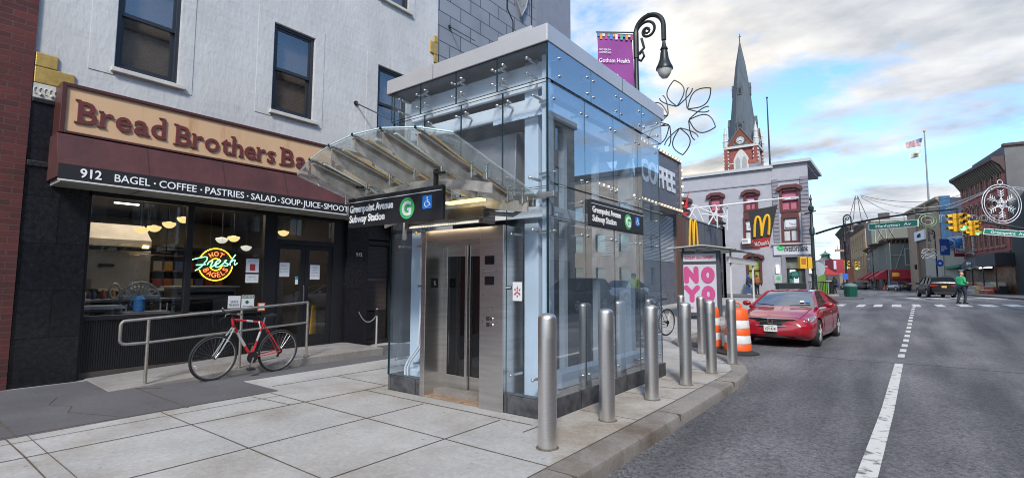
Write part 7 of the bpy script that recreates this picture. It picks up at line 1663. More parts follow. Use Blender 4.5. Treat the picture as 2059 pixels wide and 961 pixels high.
for x in (5.2, 12.6): o = thing('wall_lantern', ('left' if x < 6 else 'right')+' dark lantern flanking the tan bank entrance', 'lantern', Matrix.Translation(tb.location) @ Matrix.Rotation(tb.rotation_euler.z, 4, 'Z') @ Vector((x, -.35, 3.2)), tb.rotation_euler.z); MB().lathe((0, 0, 0), [(.12, 0), (.22, .5), (.26, .55), (.05, .85)], 6).build('body', IRON, o); MB().box(-.04, 0, .1, .04, .4, .18).build('bracket', IRON, o)
fl1, _ = facade('mural_wall', 'dark blue painted flank wall of the tan bank', (4.85, 89.6), (6.0, 89.8), .45, 12.9, 10, mat('mural_blue', (.025, .085, .17), .8, var=.4, vs=.7))
fl2, _ = facade('slate_flank_wall', 'dark slate coloured flank wall behind the blue street banner', (6.02, 89.85), (16, 91.5), .45, 12.6, 8, mat('slate_flank', (.055, .065, .10), .85, var=.3, vs=.6))
gf = thing('wall_graffiti', 'blue and white bubble graffiti low on the slate wall', 'graffiti', FP(1926, 490, 75))
a9 = FP(1906, 503, 74); c9 = FP(1952, 497, 74)
gf.location = (0, 0, 0); WC[gf.name] = Vector((0, 0, 0))
random.seed(3)
b = MB(); b2 = MB()
for k in range(15):
    t = k/14; p = FP(1908+40*t, 492-6*t+random.uniform(-7, 8), 62+random.uniform(-.3, .3)); r = random.uniform(.38, .62); b.sph(p, r, 12, (1, .25, .8)); b2.sph(p+Vector((0, .12, 0)), r+.14, 12, (1, .2, .85))
b.build('bubble', mat('graffiti_blue', (.04, .17, .42), .7, var=.5, vs=1.5), gf, smooth=True); b2.build('outline', mat('graffiti_white', (.5, .55, .6), .7), gf, smooth=True)
# green-grey timber building with red awnings
GRG = mat('sage_siding', (.15, .155, .13), .75, var=.06, vs=8, stretch=(1, 1, 12)); CRM = mat('cream_trim', (.42, .40, .32), .7); RAW = mat('red_awning', (.42, .02, .03), .7, var=.12)
A, B = (-5.6, 141), (-1.15, 108)
cvA, cw_ = facade('timber_building', 'sage green timber building front facing the street with red awnings', A, B, .3, 8.6, 14, GRG, [(x, x+1.6, 4.6, 7.3) for x in (4, 9, 14, 19, 24, 28.6)], trimm=CRM, cornice=(DBRN, .5, .8))
for x in (2.5, 13.5, 25): MB().prism([(-.2, 3.6), (-2.2, 2.2), (-2.2, 1.9), (-.2, 1.9)], 'x', x, x+6.5).build('red_awning', RAW, cvA)
b = MB(); b.box(0, -.1, 0, cw_, -.02, 3.4)
b.build('shopfront', mat('dim_shopfront', (.09, .07, .07), .4, var=.7, vs=.7), cvA)
for k in range(12): MB().box(.5+k*2.9, -.2, 0, .8+k*2.9, -.1, 3.3).build('pilaster', CRM, cvA)
cvB, cbw = facade('timber_building', 'sage green timber gable end with cross braces and a red fascia', (-1.1, 107.9), (3.2, 108.6), .3, 8.6, 12, GRG, [(2.15, 3.9, 4.3, 7.0)], trimm=CRM, cornice=(DBRN, .6, .6))
b = MB(); b.bar((.7, -.08, 3.6), (2.0, -.08, 7.6), .14, .06); b.box(0, -.1, 5.9, 2.1, -.02, 6.0); b.box(0, -.12, 3.5, .14, 0, 8.2); b.build('timber_brace', CRM, cvB)
MB().box(.0, -.5, 1.95, cbw, 0, 3.5).build('red_fascia', RAW, cvB); 
b = MB(); b.box(.3, -.1, 0, cbw, -.02, 1.95); pn = b.build('shop_window', mat('red_poster_window', (.25, .03, .03), .4, var=.6, vs=1.5), cvB); ftext('lettering', 'CVS', WTXT, (2.2, -.16, .5), XD, ZD, 1.9, .8, pn, ext=.02, bold=.05)
up, uw = facade('upper_storey', 'set-back upper storey with white cross bracing above the timber gable end', (-3.6, 112), (3.5, 113), 8.6, 4.4, 8, GRG, [(5.4, 6.6, 1.2, 2.8)], trimm=CRM)
b = MB(); b.box(0, -.1, 4.0, uw, 0, 4.25)
for x0 in (.6, 2.2): b.bar((x0, -.06, .3), (x0+1.5, -.06, 3.6), .12, .05); b.bar((x0, -.09, 3.6), (x0+1.5, -.09, .3), .12, .05); b.box(x0-.1, -.08, .2, x0, 0, 3.9)
b.build('cross_brace', CRM, up)
tu = thing('roof_turret', 'dark shingled roof turret with a square cap on the timber building', 'turret', FP(1779, 468, 122)); b = MB(); b.lathe((0, 0, 0), [(3.2, 0), (1.8, 1.2), (1.1, 2.6), (1.0, 3.0)], 4); b.box(-1.15, -1.15, 3.0, 1.15, 1.15, 4.7); b.build('roof', mat('shingle', (.07, .06, .06), .85, var=.2), tu)
gbl = thing('porch_gable', 'small steep gable with white bargeboard at the timber building corner', 'gable', FP(1782, 494, 109)); b = MB(); b._a([(-2.3, -1.5, 0), (1.5, -1.5, 0), (-.4, -1.5, 2.2), (-2.3, 4, 0), (1.5, 4, 0), (-.4, 4, 2.2)], [(0, 1, 2), (5, 4, 3), (0, 3, 4, 1), (1, 4, 5, 2), (2, 5, 3, 0)]); b.build('roof', mat('shingle', (.07, .06, .06), .85, var=.2), gbl); b = MB(); b.bar((-2.4, -1.55, -.05), (-.4, -1.55, 2.3), .1, .25); b.bar((1.6, -1.55, -.05), (-.4, -1.55, 2.3), .1, .25); b.build('bargeboard', CRM, gbl)
# yellow and dark red rows beyond
YLS = mat('ochre_brick', (.42, .27, .13), .8, var=.15, vs=.8)
ylo, yw = facade('ochre_building', 'ochre brick row building beyond the timber building', (-10.4, 170), (-5.75, 142), .0, 15.5, 12, YLS, [(x, x+1.3, z, z+2.6) for x in (3, 7, 11, 15, 19, 23) for z in (5.2, 10.2)], trimm=mat('ochre_trim', (.5, .38, .22), .7), cornice=(DBRN, 1.2, .9), arch=True)
drk, dw_ = facade('dark_red_building', 'dark red row building with a fire escape, farthest on the right side', (-15.6, 205), (-10.5, 171), .0, 18.0, 12, mat('oxblood_brick', (.11, .03, .03), .8, var=.2), [(x, x+1.4, z, z+2.6) for x in (4, 9, 14, 19, 24, 29) for z in (5.5, 10, 14)], trimm=mat('oxblood_trim', (.16, .08, .07), .7), cornice=(DBRN, 1.6, 1.2))
# left side far buildings
def farbox(name, lab, x0, x1, yt, d, m, z0=.3, H=None, wn=()):
    a = FP(x0, 590, d); c = FP(x1, 590, d); zt_ = FP((x0+x1)/2, yt, d).z
    o, w9 = facade(name, lab, (a.x, a.y), (c.x, c.y), z0, zt_-z0, 10, m, wn); return o, w9
o, w9 = farbox('pink_building', 'salmon pink building far down the left side of the street', 1668, 1686, 527, 120, mat('salmon_wall', (.40, .16, .12), .8, var=.1), wn=[(.4, .9, 2.5, 4), (1.3, 1.8, 2.5, 4)])
o, w9 = farbox('white_building', 'narrow white building far down the left side of the street', 1661, 1669, 524, 116, mat('far_white', (.5, .5, .46), .8))
o, w9 = farbox('crimson_building', 'crimson flank wall with a tall white sign far down the left side', 1684, 1704, 521, 112, mat('crimson_wall', (.33, .04, .06), .8, var=.1))
o = board('vertical_sign', 'tall white vertical sign on the crimson building', 'sign', 1677, 1682, 524, 541, 110, PAPER)
o, w9 = farbox('olive_building', 'small olive building below the crimson wall', 1674, 1690, 549, 100, mat('olive_wall', (.16, .17, .12), .8, var=.2), wn=[(.5, 1.1, 1, 2.6), (1.5, 2.1, 1, 2.6)])
for i, (x0, x1, yt, d, c, l) in enumerate(((1690, 1706, 549, 95, (.25, .2, .15), 'brown shopfront beside the street lamp far down the street'), (1704, 1716, 530, 160, (.3, .27, .25), 'pale building closing the far end of the street'), (1728, 1748, 535, 135, (.45, .14, .07), 'orange painted wall low on the ochre building'))):
    farbox('far_building', l, x0, x1, yt, d, mat('far_wall_%s' % 'abc'[i], c, .8, var=.3, vs=.5))
o, w9 = farbox('pale_building', 'pale stone lower part of the domed building', 1628, 1668, 541, 150, mat('pale_stone_wall', (.3, .29, .27), .8, var=.1), wn=[(1, 2, 3, 5), (3, 4, 3, 5), (5, 5.8, 3, 5)])
dm = thing('domed_roof', 'broad grey polygonal roof with a green copper lantern', 'roof', FP(1661, 541, 155)); b = MB(); b.lathe((0, 0, 0), [(5.8, 0), (5.6, .3), (1.6, 3.0), (1.5, 3.2)], 8); b.build('roof', mat('grey_slate_roof', (.2, .2, .2), .8, var=.15, vs=.8), dm)
b = MB(); b.lathe((0, 0, 3.1), [(1.2, 0), (1.1, 1.1), (1.7, 1.2), (.3, 2.0), (.1, 2.6)], 8); b.build('lantern', mat('verdigris', (.09, .2, .17), .7), dm)
# ---------------------------------------------------------------- signal mast, signals, street signs
MAST = mat('mast_green_black', (.015, .022, .022), .45, .3); YSG = mat('signal_yellow', (.60, .33, .015), .5, var=.06); SGRN = mat('street_sign_green', (.01, .17, .11), .5)
def pole_px(x0, y0, x1, y1, d): return FP(x0, y0, d), FP(x1, y1, d)
mp_ = FP(1633, 470, 42); msx, msy = mp_.x, mp_.y
ms = thing('signal_mast', 'black cast iron signal mast with a long diagonal arm at the bank corner', 'signal mast', (msx, msy, .45), wc=True)
b = MB(); b.lathe((msx, msy, .4), [(.30, 0), (.30, .5), (.22, .7), (.19, 1.6), (.2, 1.7), (.15, 1.9), (.13, 5.0), (.2, 5.05), (.2, 5.6), (.13, 5.7), (.11, 7.0), (.2, 7.1), (.22, 7.35), (.10, 7.5), (.07, 7.9), (.12, 8.0), (.05, 8.3), (.01, 8.5)], 16); b.build('post', MAST, ms, smooth=True)
E1 = FP(1926, 420, 30.5); E0 = FP(1641, 470, 41.8); k9 = [E0.lerp(E1, t)+Vector((0, 0, .55*math.sin(math.pi*t*.5)*(1-t)*1.6)) for t in [i/12 for i in range(13)]]
b = MB(); b.tube(k9, [.095-.004*i for i in range(13)], 8); b.build('arm', MAST, ms, smooth=True); b = MB(); b.cyl(FP(1618, 430, 42), FP(1640, 424, 42), .06, .06, 8); b.build('stub_arm', MAST, ms)
def signal(nm, lab, p, s, rz, grp, faces=(0, 90, 180, 270)):
    o = thing(nm, lab, 'traffic light', p, rz, group=grp)
    for a in faces:
        Mx = Matrix.Rotation(R(a), 4, 'Z')
        for k in range(3):
            b = MB(); b.M = Mx; z = -.36*s*(k+.5); b.box(-.17*s, -.36*s, z-.17*s, .17*s, -.14*s, z+.17*s); h = b.build('housing', YSG, o, bevel=.02*s)
            b = MB(); b.M = Mx; rows = []
            for j in range(9): aa = R(-10+200*j/8); rows.append([(.145*s*math.cos(aa), -.36*s, z+.145*s*math.sin(aa)), (.14*s*math.cos(aa), -.60*s, z-.01*s+.14*s*math.sin(aa))])
            b.slab(rows, .012*s, (0, 0, 1)); b.build('visor', YSG, h, smooth=True)
            lit = k == 2
            b = MB(); b.M = Mx; b.disc((0, -.365*s, z), .13*s, 'y', .02*s, 18); b.build('lens', emit('green_light', (.1, 1, .6), 3.5) if (lit and a in (0,)) else mat('dark_lens', (.03, .02, .015), .3), h)
    b = MB(); b.cyl((0, 0, -1.1*s), (0, 0, .22*s), .05*s, .05*s, 8); b.build('hanger', IRON, o); return o
angc = math.atan2(-RT.x, RT.y)
faceang = math.atan2(RT.y, RT.x)
signal('traffic_light', 'nearer yellow traffic light cluster with a green light on the mast arm', FP(1925, 430, 30.3), 1.0, faceang-.15, 'yellow traffic lights', (0, 90, 270))
signal('traffic_light', 'second yellow traffic light cluster, left of the Greenpoint Av sign', FP(1953, 444, 36), 1.0, faceang+.1, 'yellow traffic lights', (0, 90, 270))
signal('traffic_light', 'small yellow traffic light far down the street left of the far lamp', FP(1697, 524, 62), 1.0, faceang, 'yellow traffic lights', (0, 90))
signal('traffic_light', 'small yellow traffic light far down the street right of the far lamp', FP(1718, 526, 66), 1.0, faceang, 'yellow traffic lights', (0, 90))
m2 = thing('second_signal_mast', 'black mast arm entering from the right edge above the Greenpoint Av sign', 'signal arm', FP(2090, 466, 33), wc=True); b = MB(); b.tube([FP(1951, 441, 36), FP(2000, 450, 35), FP(2059, 460, 34), FP(2110, 467, 33)], .075, 8); b.build('arm', MAST, m2, smooth=True)
p = FP(2110, 467, 33); MB().cyl((p.x, p.y, .3), (p.x, p.y, p.z+.8), .14, .11, 12).build('post', MAST, m2)
def ssign(lab, x0, y0, x1, y1, hpx, d0, d1, s, m_=SGRN):
    a = FP(x0, y0, d0); c = FP(x1, y1, d1); W9 = (c-a).length; H9 = hpx/1018.9*(d0+d1)/2
    o = thing('street_sign', lab, 'street sign', a, wc=True); M_ = frame(a-Vector((0, 0, H9)), c-a, ZD)
    b = MB(); b.M = M_; b.box(0, 0, -.04, W9, H9, 0); b.build('blade', m_, o, bevel=.01)
    b = MB(); b.M = M_; t = .035; b.box(.0, 0, -.05, W9, t, .003); b.box(0, H9-t, -.05, W9, H9, .003); b.box(0, t, -.05, t, H9-t, .003); b.box(W9-t, t, -.05, W9, H9-t, .003); b.build('border', WTXT if m_ is SGRN else m_, o)
    me = txt_mesh(s, 1, ext=.006, align='LEFT', bold=.008); x9 = max(v.co.x for v in me.vertices); me.transform(M_ @ Matrix.Translation((W9*.15 if m_ is SGRN else W9*.05, H9*.27, .008)) @ Matrix.Diagonal((W9*(.72 if m_ is SGRN else .9)/x9, H9*.62, 1, 1))); link('lettering', me, WTXT, o)
    b = MB(); p_ = FP((x0+x1)/2, (y0+y1)/2, (d0+d1)/2); 
    for t9 in (.25, .75): q = a.lerp(c, t9); b.cyl(q-Vector((0, 0, .05)), q+Vector((0, 0, .42)), .018, .018, 6)
    b.build('bracket', IRON, o); return o
ssign('green street sign reading Manhattan Av hung from the mast arm', 1746, 450.5, 1845, 441, 13.5, 37.6, 33.6, 'Manhattan  Av')
ssign('green street sign reading Greenpoint Av at the right edge', 1976, 459, 2072, 465.5, 12.5, 34.5, 33, 'Greenpoint  Av')
ssign('small orange and grey street sign hung beside the far lamp', 1679, 501, 1699, 501, 5, 48, 48, 'Greenpoint Av', mat('sign_orange', (.3, .12, .04), .6))
sg9 = S.objects
# pedestrian signals on the mast
o = thing('pedestrian_signal', 'pair of yellow pedestrian signal boxes on the black mast', 'pedestrian signal', FP(1608, 530, 41.6), faceang-.1)
MB().box(-.05, -.2, -.42, .5, .25, .55).build('box', YSG, o, bevel=.03); MB().box(.6, -.1, -.42, .95, .35, .5).build('box', YSG, o, bevel=.03); MB().box(.05, -.22, -.05, .4, -.2, .4).build('screen', mat('amber_dark', (.35, .12, .01), .5), o)
MB().bar((.4, 0, .45), (1.25, .1, .42), .05, .05).build('bracket', IRON, o); MB().bar((.4, 0, -.35), (1.25, .1, -.38), .05, .05).build('bracket', IRON, o)
o = thing('octagonal_sign', 'back of a grey octagonal sign right of the black mast', 'sign', FP(1645, 541, 43), faceang); b = MB(); b.lathe((0, 0, 0), [(.01, -.02), (.62, -.02), (.62, .02), (.01, .02)], 8, ax='y'); b.build('plate', mat('grey_sign_back', (.3, .32, .34), .5), o)
# far street lamps
for (x, yb, d, ztop, l, rz) in ((1703, 590, 46, None, 'bishop-crook street lamp with a wire pyramid above it, beside the green bin', faceang), (1886, 588, 60, None, 'bishop-crook street lamp with a blue banner beyond the black car', faceang+math.pi), (1758, 585, 82, None, 'small bishop-crook street lamp in front of the red awnings', faceang+math.pi)):
    p = FP(x, 571, d); yt = {1703: 431, 1886: 462, 1758: 503}[x]; h = CAMZ+(571-yt)/1018.9*d-.43
    lamp_post('street_lamp', l, p.x, p.y, .43, h, 'bishop-crook street lamps', rz)
q = FP(1703, 440, 46)
o = thing('wire_pyramid', 'open wire pyramid holiday frame above the far street lamp', 'decoration', FP(1722, 395, 46), wc=True); b = MB()
for xx, yy in ((1707, 440), (1716, 440), (1733, 450), (1745, 440)): b.cyl(FP(1722+(2 if xx > 1722 else -2), 394, 46), FP(xx, yy, 46), .03, .03, 5)
b.tube([FP(1716, 440, 46), FP(1711, 450, 46), FP(1717, 453, 46), FP(1733, 453, 46), FP(1735, 440, 46)], .03, 5); b.cyl(FP(1719, 400, 46), FP(1726, 400, 46), .03, .03, 5); b.build('frame', mat('grey_wire', (.1, .1, .11), .5), o)
# overhead cables and light strings
CBL = mat('pale_cable', (.45, .45, .46), .6); CBD = mat('dark_cable', (.08, .08, .09), .6)
def cable(lab, pts, d, r, m_, grp='cables and light strings over the crossing'):
    o = thing('overhead_cable', lab, 'cable', FP(*pts[0], d[0]), wc=True, group=grp); n_ = len(pts)
    P9 = [FP(x, y, d[0]+(d[1]-d[0])*i/(n_-1)) for i, (x, y) in enumerate(pts)]; q9 = s2x(P9); b = MB(); b.tube(q9, r, 5); b.build('cable', m_, o)
def s2x(P9, k=5):
    r = []
    for i in range(len(P9)-1):
        p0, p1, p2, p3 = P9[max(i-1, 0)], P9[i], P9[i+1], P9[min(i+2, len(P9)-1)]
        for j in range(k): t = j/k; r.append(.5*((2*p1)+(p2-p0)*t+(2*p0-5*p1+4*p2-p3)*t*t+(3*p1-p0-3*p2+p3)*t**3))
    r.append(P9[-1]); return r
cable('upper light string from the pyramid across the street', [(1730, 393), (1775, 402), (1830, 406), (1890, 402), (1940, 390), (1993, 377)], (46, 36), .022, CBD)
cable('middle light string sagging across the street', [(1732, 395), (1780, 410), (1840, 418), (1900, 413), (1950, 397), (1993, 379)], (46, 36), .03, CBL)
cable('lowest white light string curving past the traffic light', [(1732, 397), (1780, 422), (1830, 431), (1880, 427), (1930, 411), (1993, 381)], (46, 36), .035, CBL)
cable('upper of two thin wires right of the black mast', [(1636, 425), (1740, 427), (1850, 428)], (43, 40), .012, CBD); cable('lower of two thin wires right of the black mast', [(1636, 430), (1740, 429), (1850, 430)], (43, 40), .012, CBD)
cable('white light string leaving at the right edge', [(2031, 376), (2045, 377), (2075, 380)], (36, 34), .03, CBL); cable('second white string leaving at the right edge', [(2031, 377), (2050, 381), (2080, 386)], (36, 34), .03, CBL)
# snowflake ring
sn = thing('snowflake_ring', 'large white ring with a snowflake hung over the street at the right', 'decoration', FP(2014, 410, 36), faceang)
rS = 34.5/1018.9*36*1.15; b = MB()
def ringpts(r, cz9=0, cx9=0, n_=40): return [(cx9+r*math.cos(2*math.pi*i/n_), 0, cz9+r*math.sin(2*math.pi*i/n_)) for i in range(n_)]
b.tube(ringpts(rS), .022, 6, closed=True); b.tube(ringpts(rS*.88), .02, 6, closed=True); b.tube(ringpts(rS*.13, rS*1.1, 0, 16), .02, 6, closed=True); b.build('ring', WHITE, sn, smooth=True)
b = MB()
for k in range(6):
    a = R(60*k+90); ca, sa_ = math.cos(a), math.sin(a)
    def V(r, s): return (rS*(ca*r-sa_*s), 0, rS*(sa_*r+ca*s))
    b.tube([V(.08, 0), V(.70, 0)], .022, 5)
    for r in (.36, .48, .6):
        for s_ in (-1, 1): b.tube([V(r, 0), V(r+.13, s_*.16)], .018, 5)
    for s_ in (-1, 1): b.tube([V(.06, 0), V(.2, s_*.08), V(.33, 0)], .022, 5)
b.build('snowflake', WHITE, sn, smooth=True)
# wire letters and green ring
wl_ = thing('wire_letters', 'pale wire lettering strung above the crossing behind the traffic light', 'decoration', FP(1887, 447, 38), wc=True)
me = txt_mesh('reenpoint', 1, ext=.0, align='LEFT'); bpy.data.meshes.remove(me)
u9 = (FP(2059, 447, 38)-FP(1887, 447, 38)); W9 = u9.length; u9.normalize(); O9 = FP(1887, 446, 38); b = MB()
cc = bpy.data.curves.new('t', 'FONT'); cc.body = 'reenpoint'; cc.size = 1.15; cc.fill_mode = 'NONE'; cc.bevel_depth = .012; cc.resolution_u = 3; oo = bpy.data.objects.new('t', cc); me = bpy.data.meshes.new_from_object(oo); bpy.data.objects.remove(oo); x9 = max(v.co.x for v in me.vertices); me.transform(frame(O9, u9, ZD) @ Matrix.Diagonal((W9/x9*.8, 1, 1, 1))); link('wire', me, mat('pale_wire', (.35, .36, .38), .6), wl_)
gr_ = thing('green_wire_ring', 'green and white oval wire ring in front of the tan bank', 'decoration', FP(1865, 443, 38), faceang); b = MB(); b.tube([(p[0]*1.0, 0, p[2]*.72) for p in ringpts(.68)], .022, 5, closed=True); b.build('green_ring', mat('wire_green', (.1, .35, .08), .6), gr_, smooth=True); b = MB(); b.tube([(p[0], 0, p[2]*.7) for p in ringpts(.48)], .02, 5, closed=True); b.tube([(-.1, 0, 0), (.3, 0, 0), (.3, 0, -.2)], .02, 5); b.build('white_ring', CBL, gr_, smooth=True)
fw = thing('wire_script', 'pale wire flourish hung left of the far banner', 'decoration', FP(1867, 505, 58), faceang); b = MB()
for z in (0, -.6): b.tube([(.9*math.cos(t*2.2+z)*(1-.04*t), 0, z+.25*math.sin(t*3.7)) for t in [i/6 for i in range(30)]], .02, 5)
b.build('wire', CBL, fw, smooth=True)
o = board('street_banner', 'blue street banner hung on the far lamp', 'banner', 1891, 1911, 480, 513, 60, mat('banner_blue', (.015, .07, .27), .7, var=.1), [('LIVE YOUR', .12, .48, .5, .08, WTXT), ('HEALTHIEST', .12, .36, .62, .08, WTXT), ('LIFE', .12, .24, .3, .08, WTXT)], th=.03)
o = thing('round_sign', 'round blue sign on the far lamp post', 'sign', FP(1890, 529, 59.5), faceang); MB().disc((0, 0, 0), .42, 'y', .03, 20).build('disc', mat('sign_royal_blue', (.03, .1, .45), .5), o); MB().box(-.15, -.03, -.12, .15, -.017, .1).build('symbol', WTXT, o)
# flagpole and flags
fpn = thing('flagpole', 'tall grey flagpole on the roof of the tan bank', 'flagpole', FP(1867, 402, 88), wc=True); MB().cyl(FP(1867.5, 404, 88), FP(1858.5, 266, 88), .16, .09, 8).build('pole', mat('flagpole_grey', (.3, .3, .3), .4, .5), fpn); MB().sph(FP(1858.5, 264, 88), .2, 8).build('finial', GOLD, fpn)
def flag(nm, lab, quad, d, build_):
    o = thing(nm, lab, 'flag', FP(*quad[0], d), wc=True); A_, B_, C_, D_ = [FP(x, y, d) for x, y in quad]
    def f(u, v): p = A_.lerp(B_, u).lerp(D_.lerp(C_, u), v); return p+FW*(.22*math.sin(u*9+v*1.5))
    build_(o, f); return o
def strip(f, u0, u1, v0, v1, off=0, nu=14, nv=2): 
    b = MB(); b.slab([[tuple(f(u0+(u1-u0)*i/nu, v0+(v1-v0)*j/nv)-FW*off) for i in range(nu+1)] for j in range(nv+1)], .02, (0, 1, 0)); return b
FR_, FWh, FBl = mat('flag_red', (.38, .03, .04), .7), mat('flag_white', (.6, .6, .6), .7), mat('flag_blue', (.03, .05, .2), .7)
def us(o, f):
    b = MB(); c = MB()
    for k in range(13):
        t = strip(f, .38 if k < 7 else 0, 1, k/13, (k+1)/13); (b if k % 2 == 0 else c)._a(t.v, t.f)
    tag(b.build('red_stripes', FR_, o), kind='stuff'); tag(c.build('white_stripes', FWh, o), kind='stuff'); strip(f, 0, .38, 0, 7/13).build('canton', FBl, o)
    b = MB()
    for i in range(5):
        for j in range(4): b.sph(f(.04+.07*i, .06+.12*j)-FW*.05, .05, 5)
    tag(b.build('stars', FWh, o), kind='stuff')
flag('national_flag', 'flag with red and white stripes and a blue canton at the top of the flagpole', [(1855, 277), (1821, 288), (1821, 299), (1854, 293)], 88, us)
def wf(o, f):
    strip(f, 0, 1, 0, 1).build('cloth', FWh, o); b = MB(); b.sph(f(.5, .35)-FW*.1, .35, 8, (1, 1, .6)); b.build('emblem', mat('flag_ochre', (.4, .3, .1), .7), o); b = MB(); b._a(strip(f, .15, .8, .72, .85, .06).v, strip(f, .15, .8, .72, .85, .06).f); b.build('dark_band', GREY, o)
flag('white_flag', 'white flag with a small emblem below the striped flag', [(1852, 301), (1828, 311), (1827, 320), (1853, 316)], 88, wf)
# ---------------------------------------------------------------- street furniture beyond the crossing
p = FP(1711, 590, 37.5)
lb_ = thing('litter_bin', 'dark green litter bin with a domed lid beyond the crossing', 'litter bin', (p.x, p.y, .43)); GB = mat('bin_green', (.008, .085, .06), .5)
MB().lathe((0, 0, 0), [(.34, 0), (.37, .05), (.40, .75), (.42, .78)], 20).build('body', GB, lb_, smooth=True); MB().lathe((0, 0, .78), [(.43, 0), (.43, .08), (.34, .2), (.1, .27), (.01, .28)], 20).build('lid', mat('bin_lid', (.1, .16, .15), .5), lb_, smooth=True)
b = MB()
for k in range(12): a = R(30*k); b.bar((.385*math.cos(a), .385*math.sin(a), .06), (.42*math.cos(a), .42*math.sin(a), .76), .03, .02)
b.build('slats', GB, lb_)
p = FP(1655, 590, 40); sb9 = thing('subway_fence', 'low black fence with green panels round a stairway left of the pedestrian', 'fence', (p.x, p.y, .43), faceang)
b = MB(); b.box(-1.5, -.4, 0, 1.0, .8, .18); b.build('kerb', PAVE2, sb9); b = MB()
for k in range(16): b.box(-1.2+k*.13, -.2, .18, -1.17+k*.13, -.17, 1.15)
b.box(-1.25, -.21, 1.12, .85, -.16, 1.18); b.build('railing', IRON, sb9); MB().box(-.15, -.14, .2, .35, -.1, 1.12).build('green_panel', mat('panel_green', (.12, .25, .02), .5), sb9); MB().box(.4, -.14, .18, .8, -.1, 1.15).build('black_panel', MATTE, sb9)
p = FP(1651, 590, 50); kk = thing('kiosk', 'small green kiosk behind the black fence', 'kiosk', (p.x, p.y, .43), faceang); MB().box(-.6, 0, 0, .5, 1, 2.6).build('body', mat('kiosk_green', (.13, .22, .04), .6), kk); MB().box(-.75, -.2, 2.6, .65, 1.2, 2.75).build('roof', CWH, kk)
p = FP(1663, 560, 56); um = thing('red_umbrella', 'red market umbrella behind the black fence', 'umbrella', (p.x, p.y, .43)); MB().lathe((0, 0, 0), [(1.35, 1.95), (1.3, 2.0), (.6, 2.35), (.03, 2.75)], 8).build('canopy', mat('umbrella_red', (.32, .02, .02), .7), um); MB().cyl((0, 0, 0), (0, 0, 2.7), .03, .03, 6).build('pole', IRON, um)
p = FP(1668, 590, 52); MB9 = thing('utility_cabinet', 'pale grey cabinet between the fence and the pedestrian', 'cabinet', (p.x, p.y, .43), faceang); MB().box(-.3, 0, 0, .4, .6, 1.3).build('body', mat('pale_cabinet', (.4, .42, .48), .6), MB9, bevel=.03)
p = FP(1698, 592, 42); ps = thing('sign_post', 'thin black post with a small blue sign left of the litter bin', 'sign post', (p.x, p.y, .43), faceang); MB().cyl((0, 0, 0), (0, 0, 1.9), .045, .045, 8).build('post', MATTE, ps); MB().box(-.1, -.06, 1.35, .35, -.04, 1.85).build('sign_plate', mat('sign_royal_blue', (.03, .1, .45), .5), ps)
for i, (x, y, d, l) in enumerate(((1779, 585, 84, 'orange traffic cone beside the dark saloon car'), (1784, 585, 84, 'second orange cone, right of the other one'))):
    p = FP(x, y, d); o = thing('traffic_cone', l, 'traffic cone', (p.x, p.y, .45), group='traffic cones at the far kerb'); MB().lathe((0, 0, 0), [(.3, 0), (.3, .05), (.2, .06), (.04, .75), (.01, .75)], 12).build('cone', OR, o)
o = thing('far_pedestrian_signal', 'small yellow pedestrian signal in front of the red fascia', 'pedestrian signal', FP(1803, 552, 70), faceang); MB().box(-.4, 0, -.25, .4, .3, .25).build('box', YSG, o, bevel=.03); MB().cyl((.5, .15, -2.6), (.5, .15, .5), .05, .05, 6).build('post', IRON, o)
p = FP(1575, 600, 40); o = thing('news_rack', 'dark news racks with a green top beside the bank door', 'news rack', (p.x, p.y, .43), faceang); MB().box(-.3, 0, 0, 1.9, .6, 1.05).build('box', TRIM, o, bevel=.05); MB().box(.9, -.02, 1.05, 1.3, .3, 1.5).build('notice', PAPER, o); MB().lathe((1.1, .3, 1.4), [(.35, 0), (.4, .2), (.3, .5), (.05, .6)], 10).build('green_top', GB, o)
# ---------------------------------------------------------------- people
SKIN = mat('skin', (.50, .27, .19), .55); SKINB = SKIN
def skin_mesh(nm, verts, edges, rad, mt, parent, sub=2, root=0):
    me = bpy.data.meshes.new(nm); me.from_pydata(verts, edges, []); o = bpy.data.objects.new(nm, me); COL.objects.link(o)
    md = o.modifiers.new('s', 'SKIN'); md.use_smooth_shade = True
    for i, r in enumerate(rad): me.skin_vertices[0].data[i].radius = r if isinstance(r, tuple) else (r, r); me.skin_vertices[0].data[i].use_root = (i == root)
    if sub: m2_ = o.modifiers.new('u', 'SUBSURF'); m2_.levels = sub; m2_.render_levels = sub
    bpy.context.view_layer.update(); dg = bpy.context.evaluated_depsgraph_get(); m3 = bpy.data.meshes.new_from_object(o.evaluated_get(dg)); bpy.data.objects.remove(o)
    m3.materials.clear(); m3.materials.append(mt); o = bpy.data.objects.new(nm, m3); COL.objects.link(o); o.parent = parent; return o
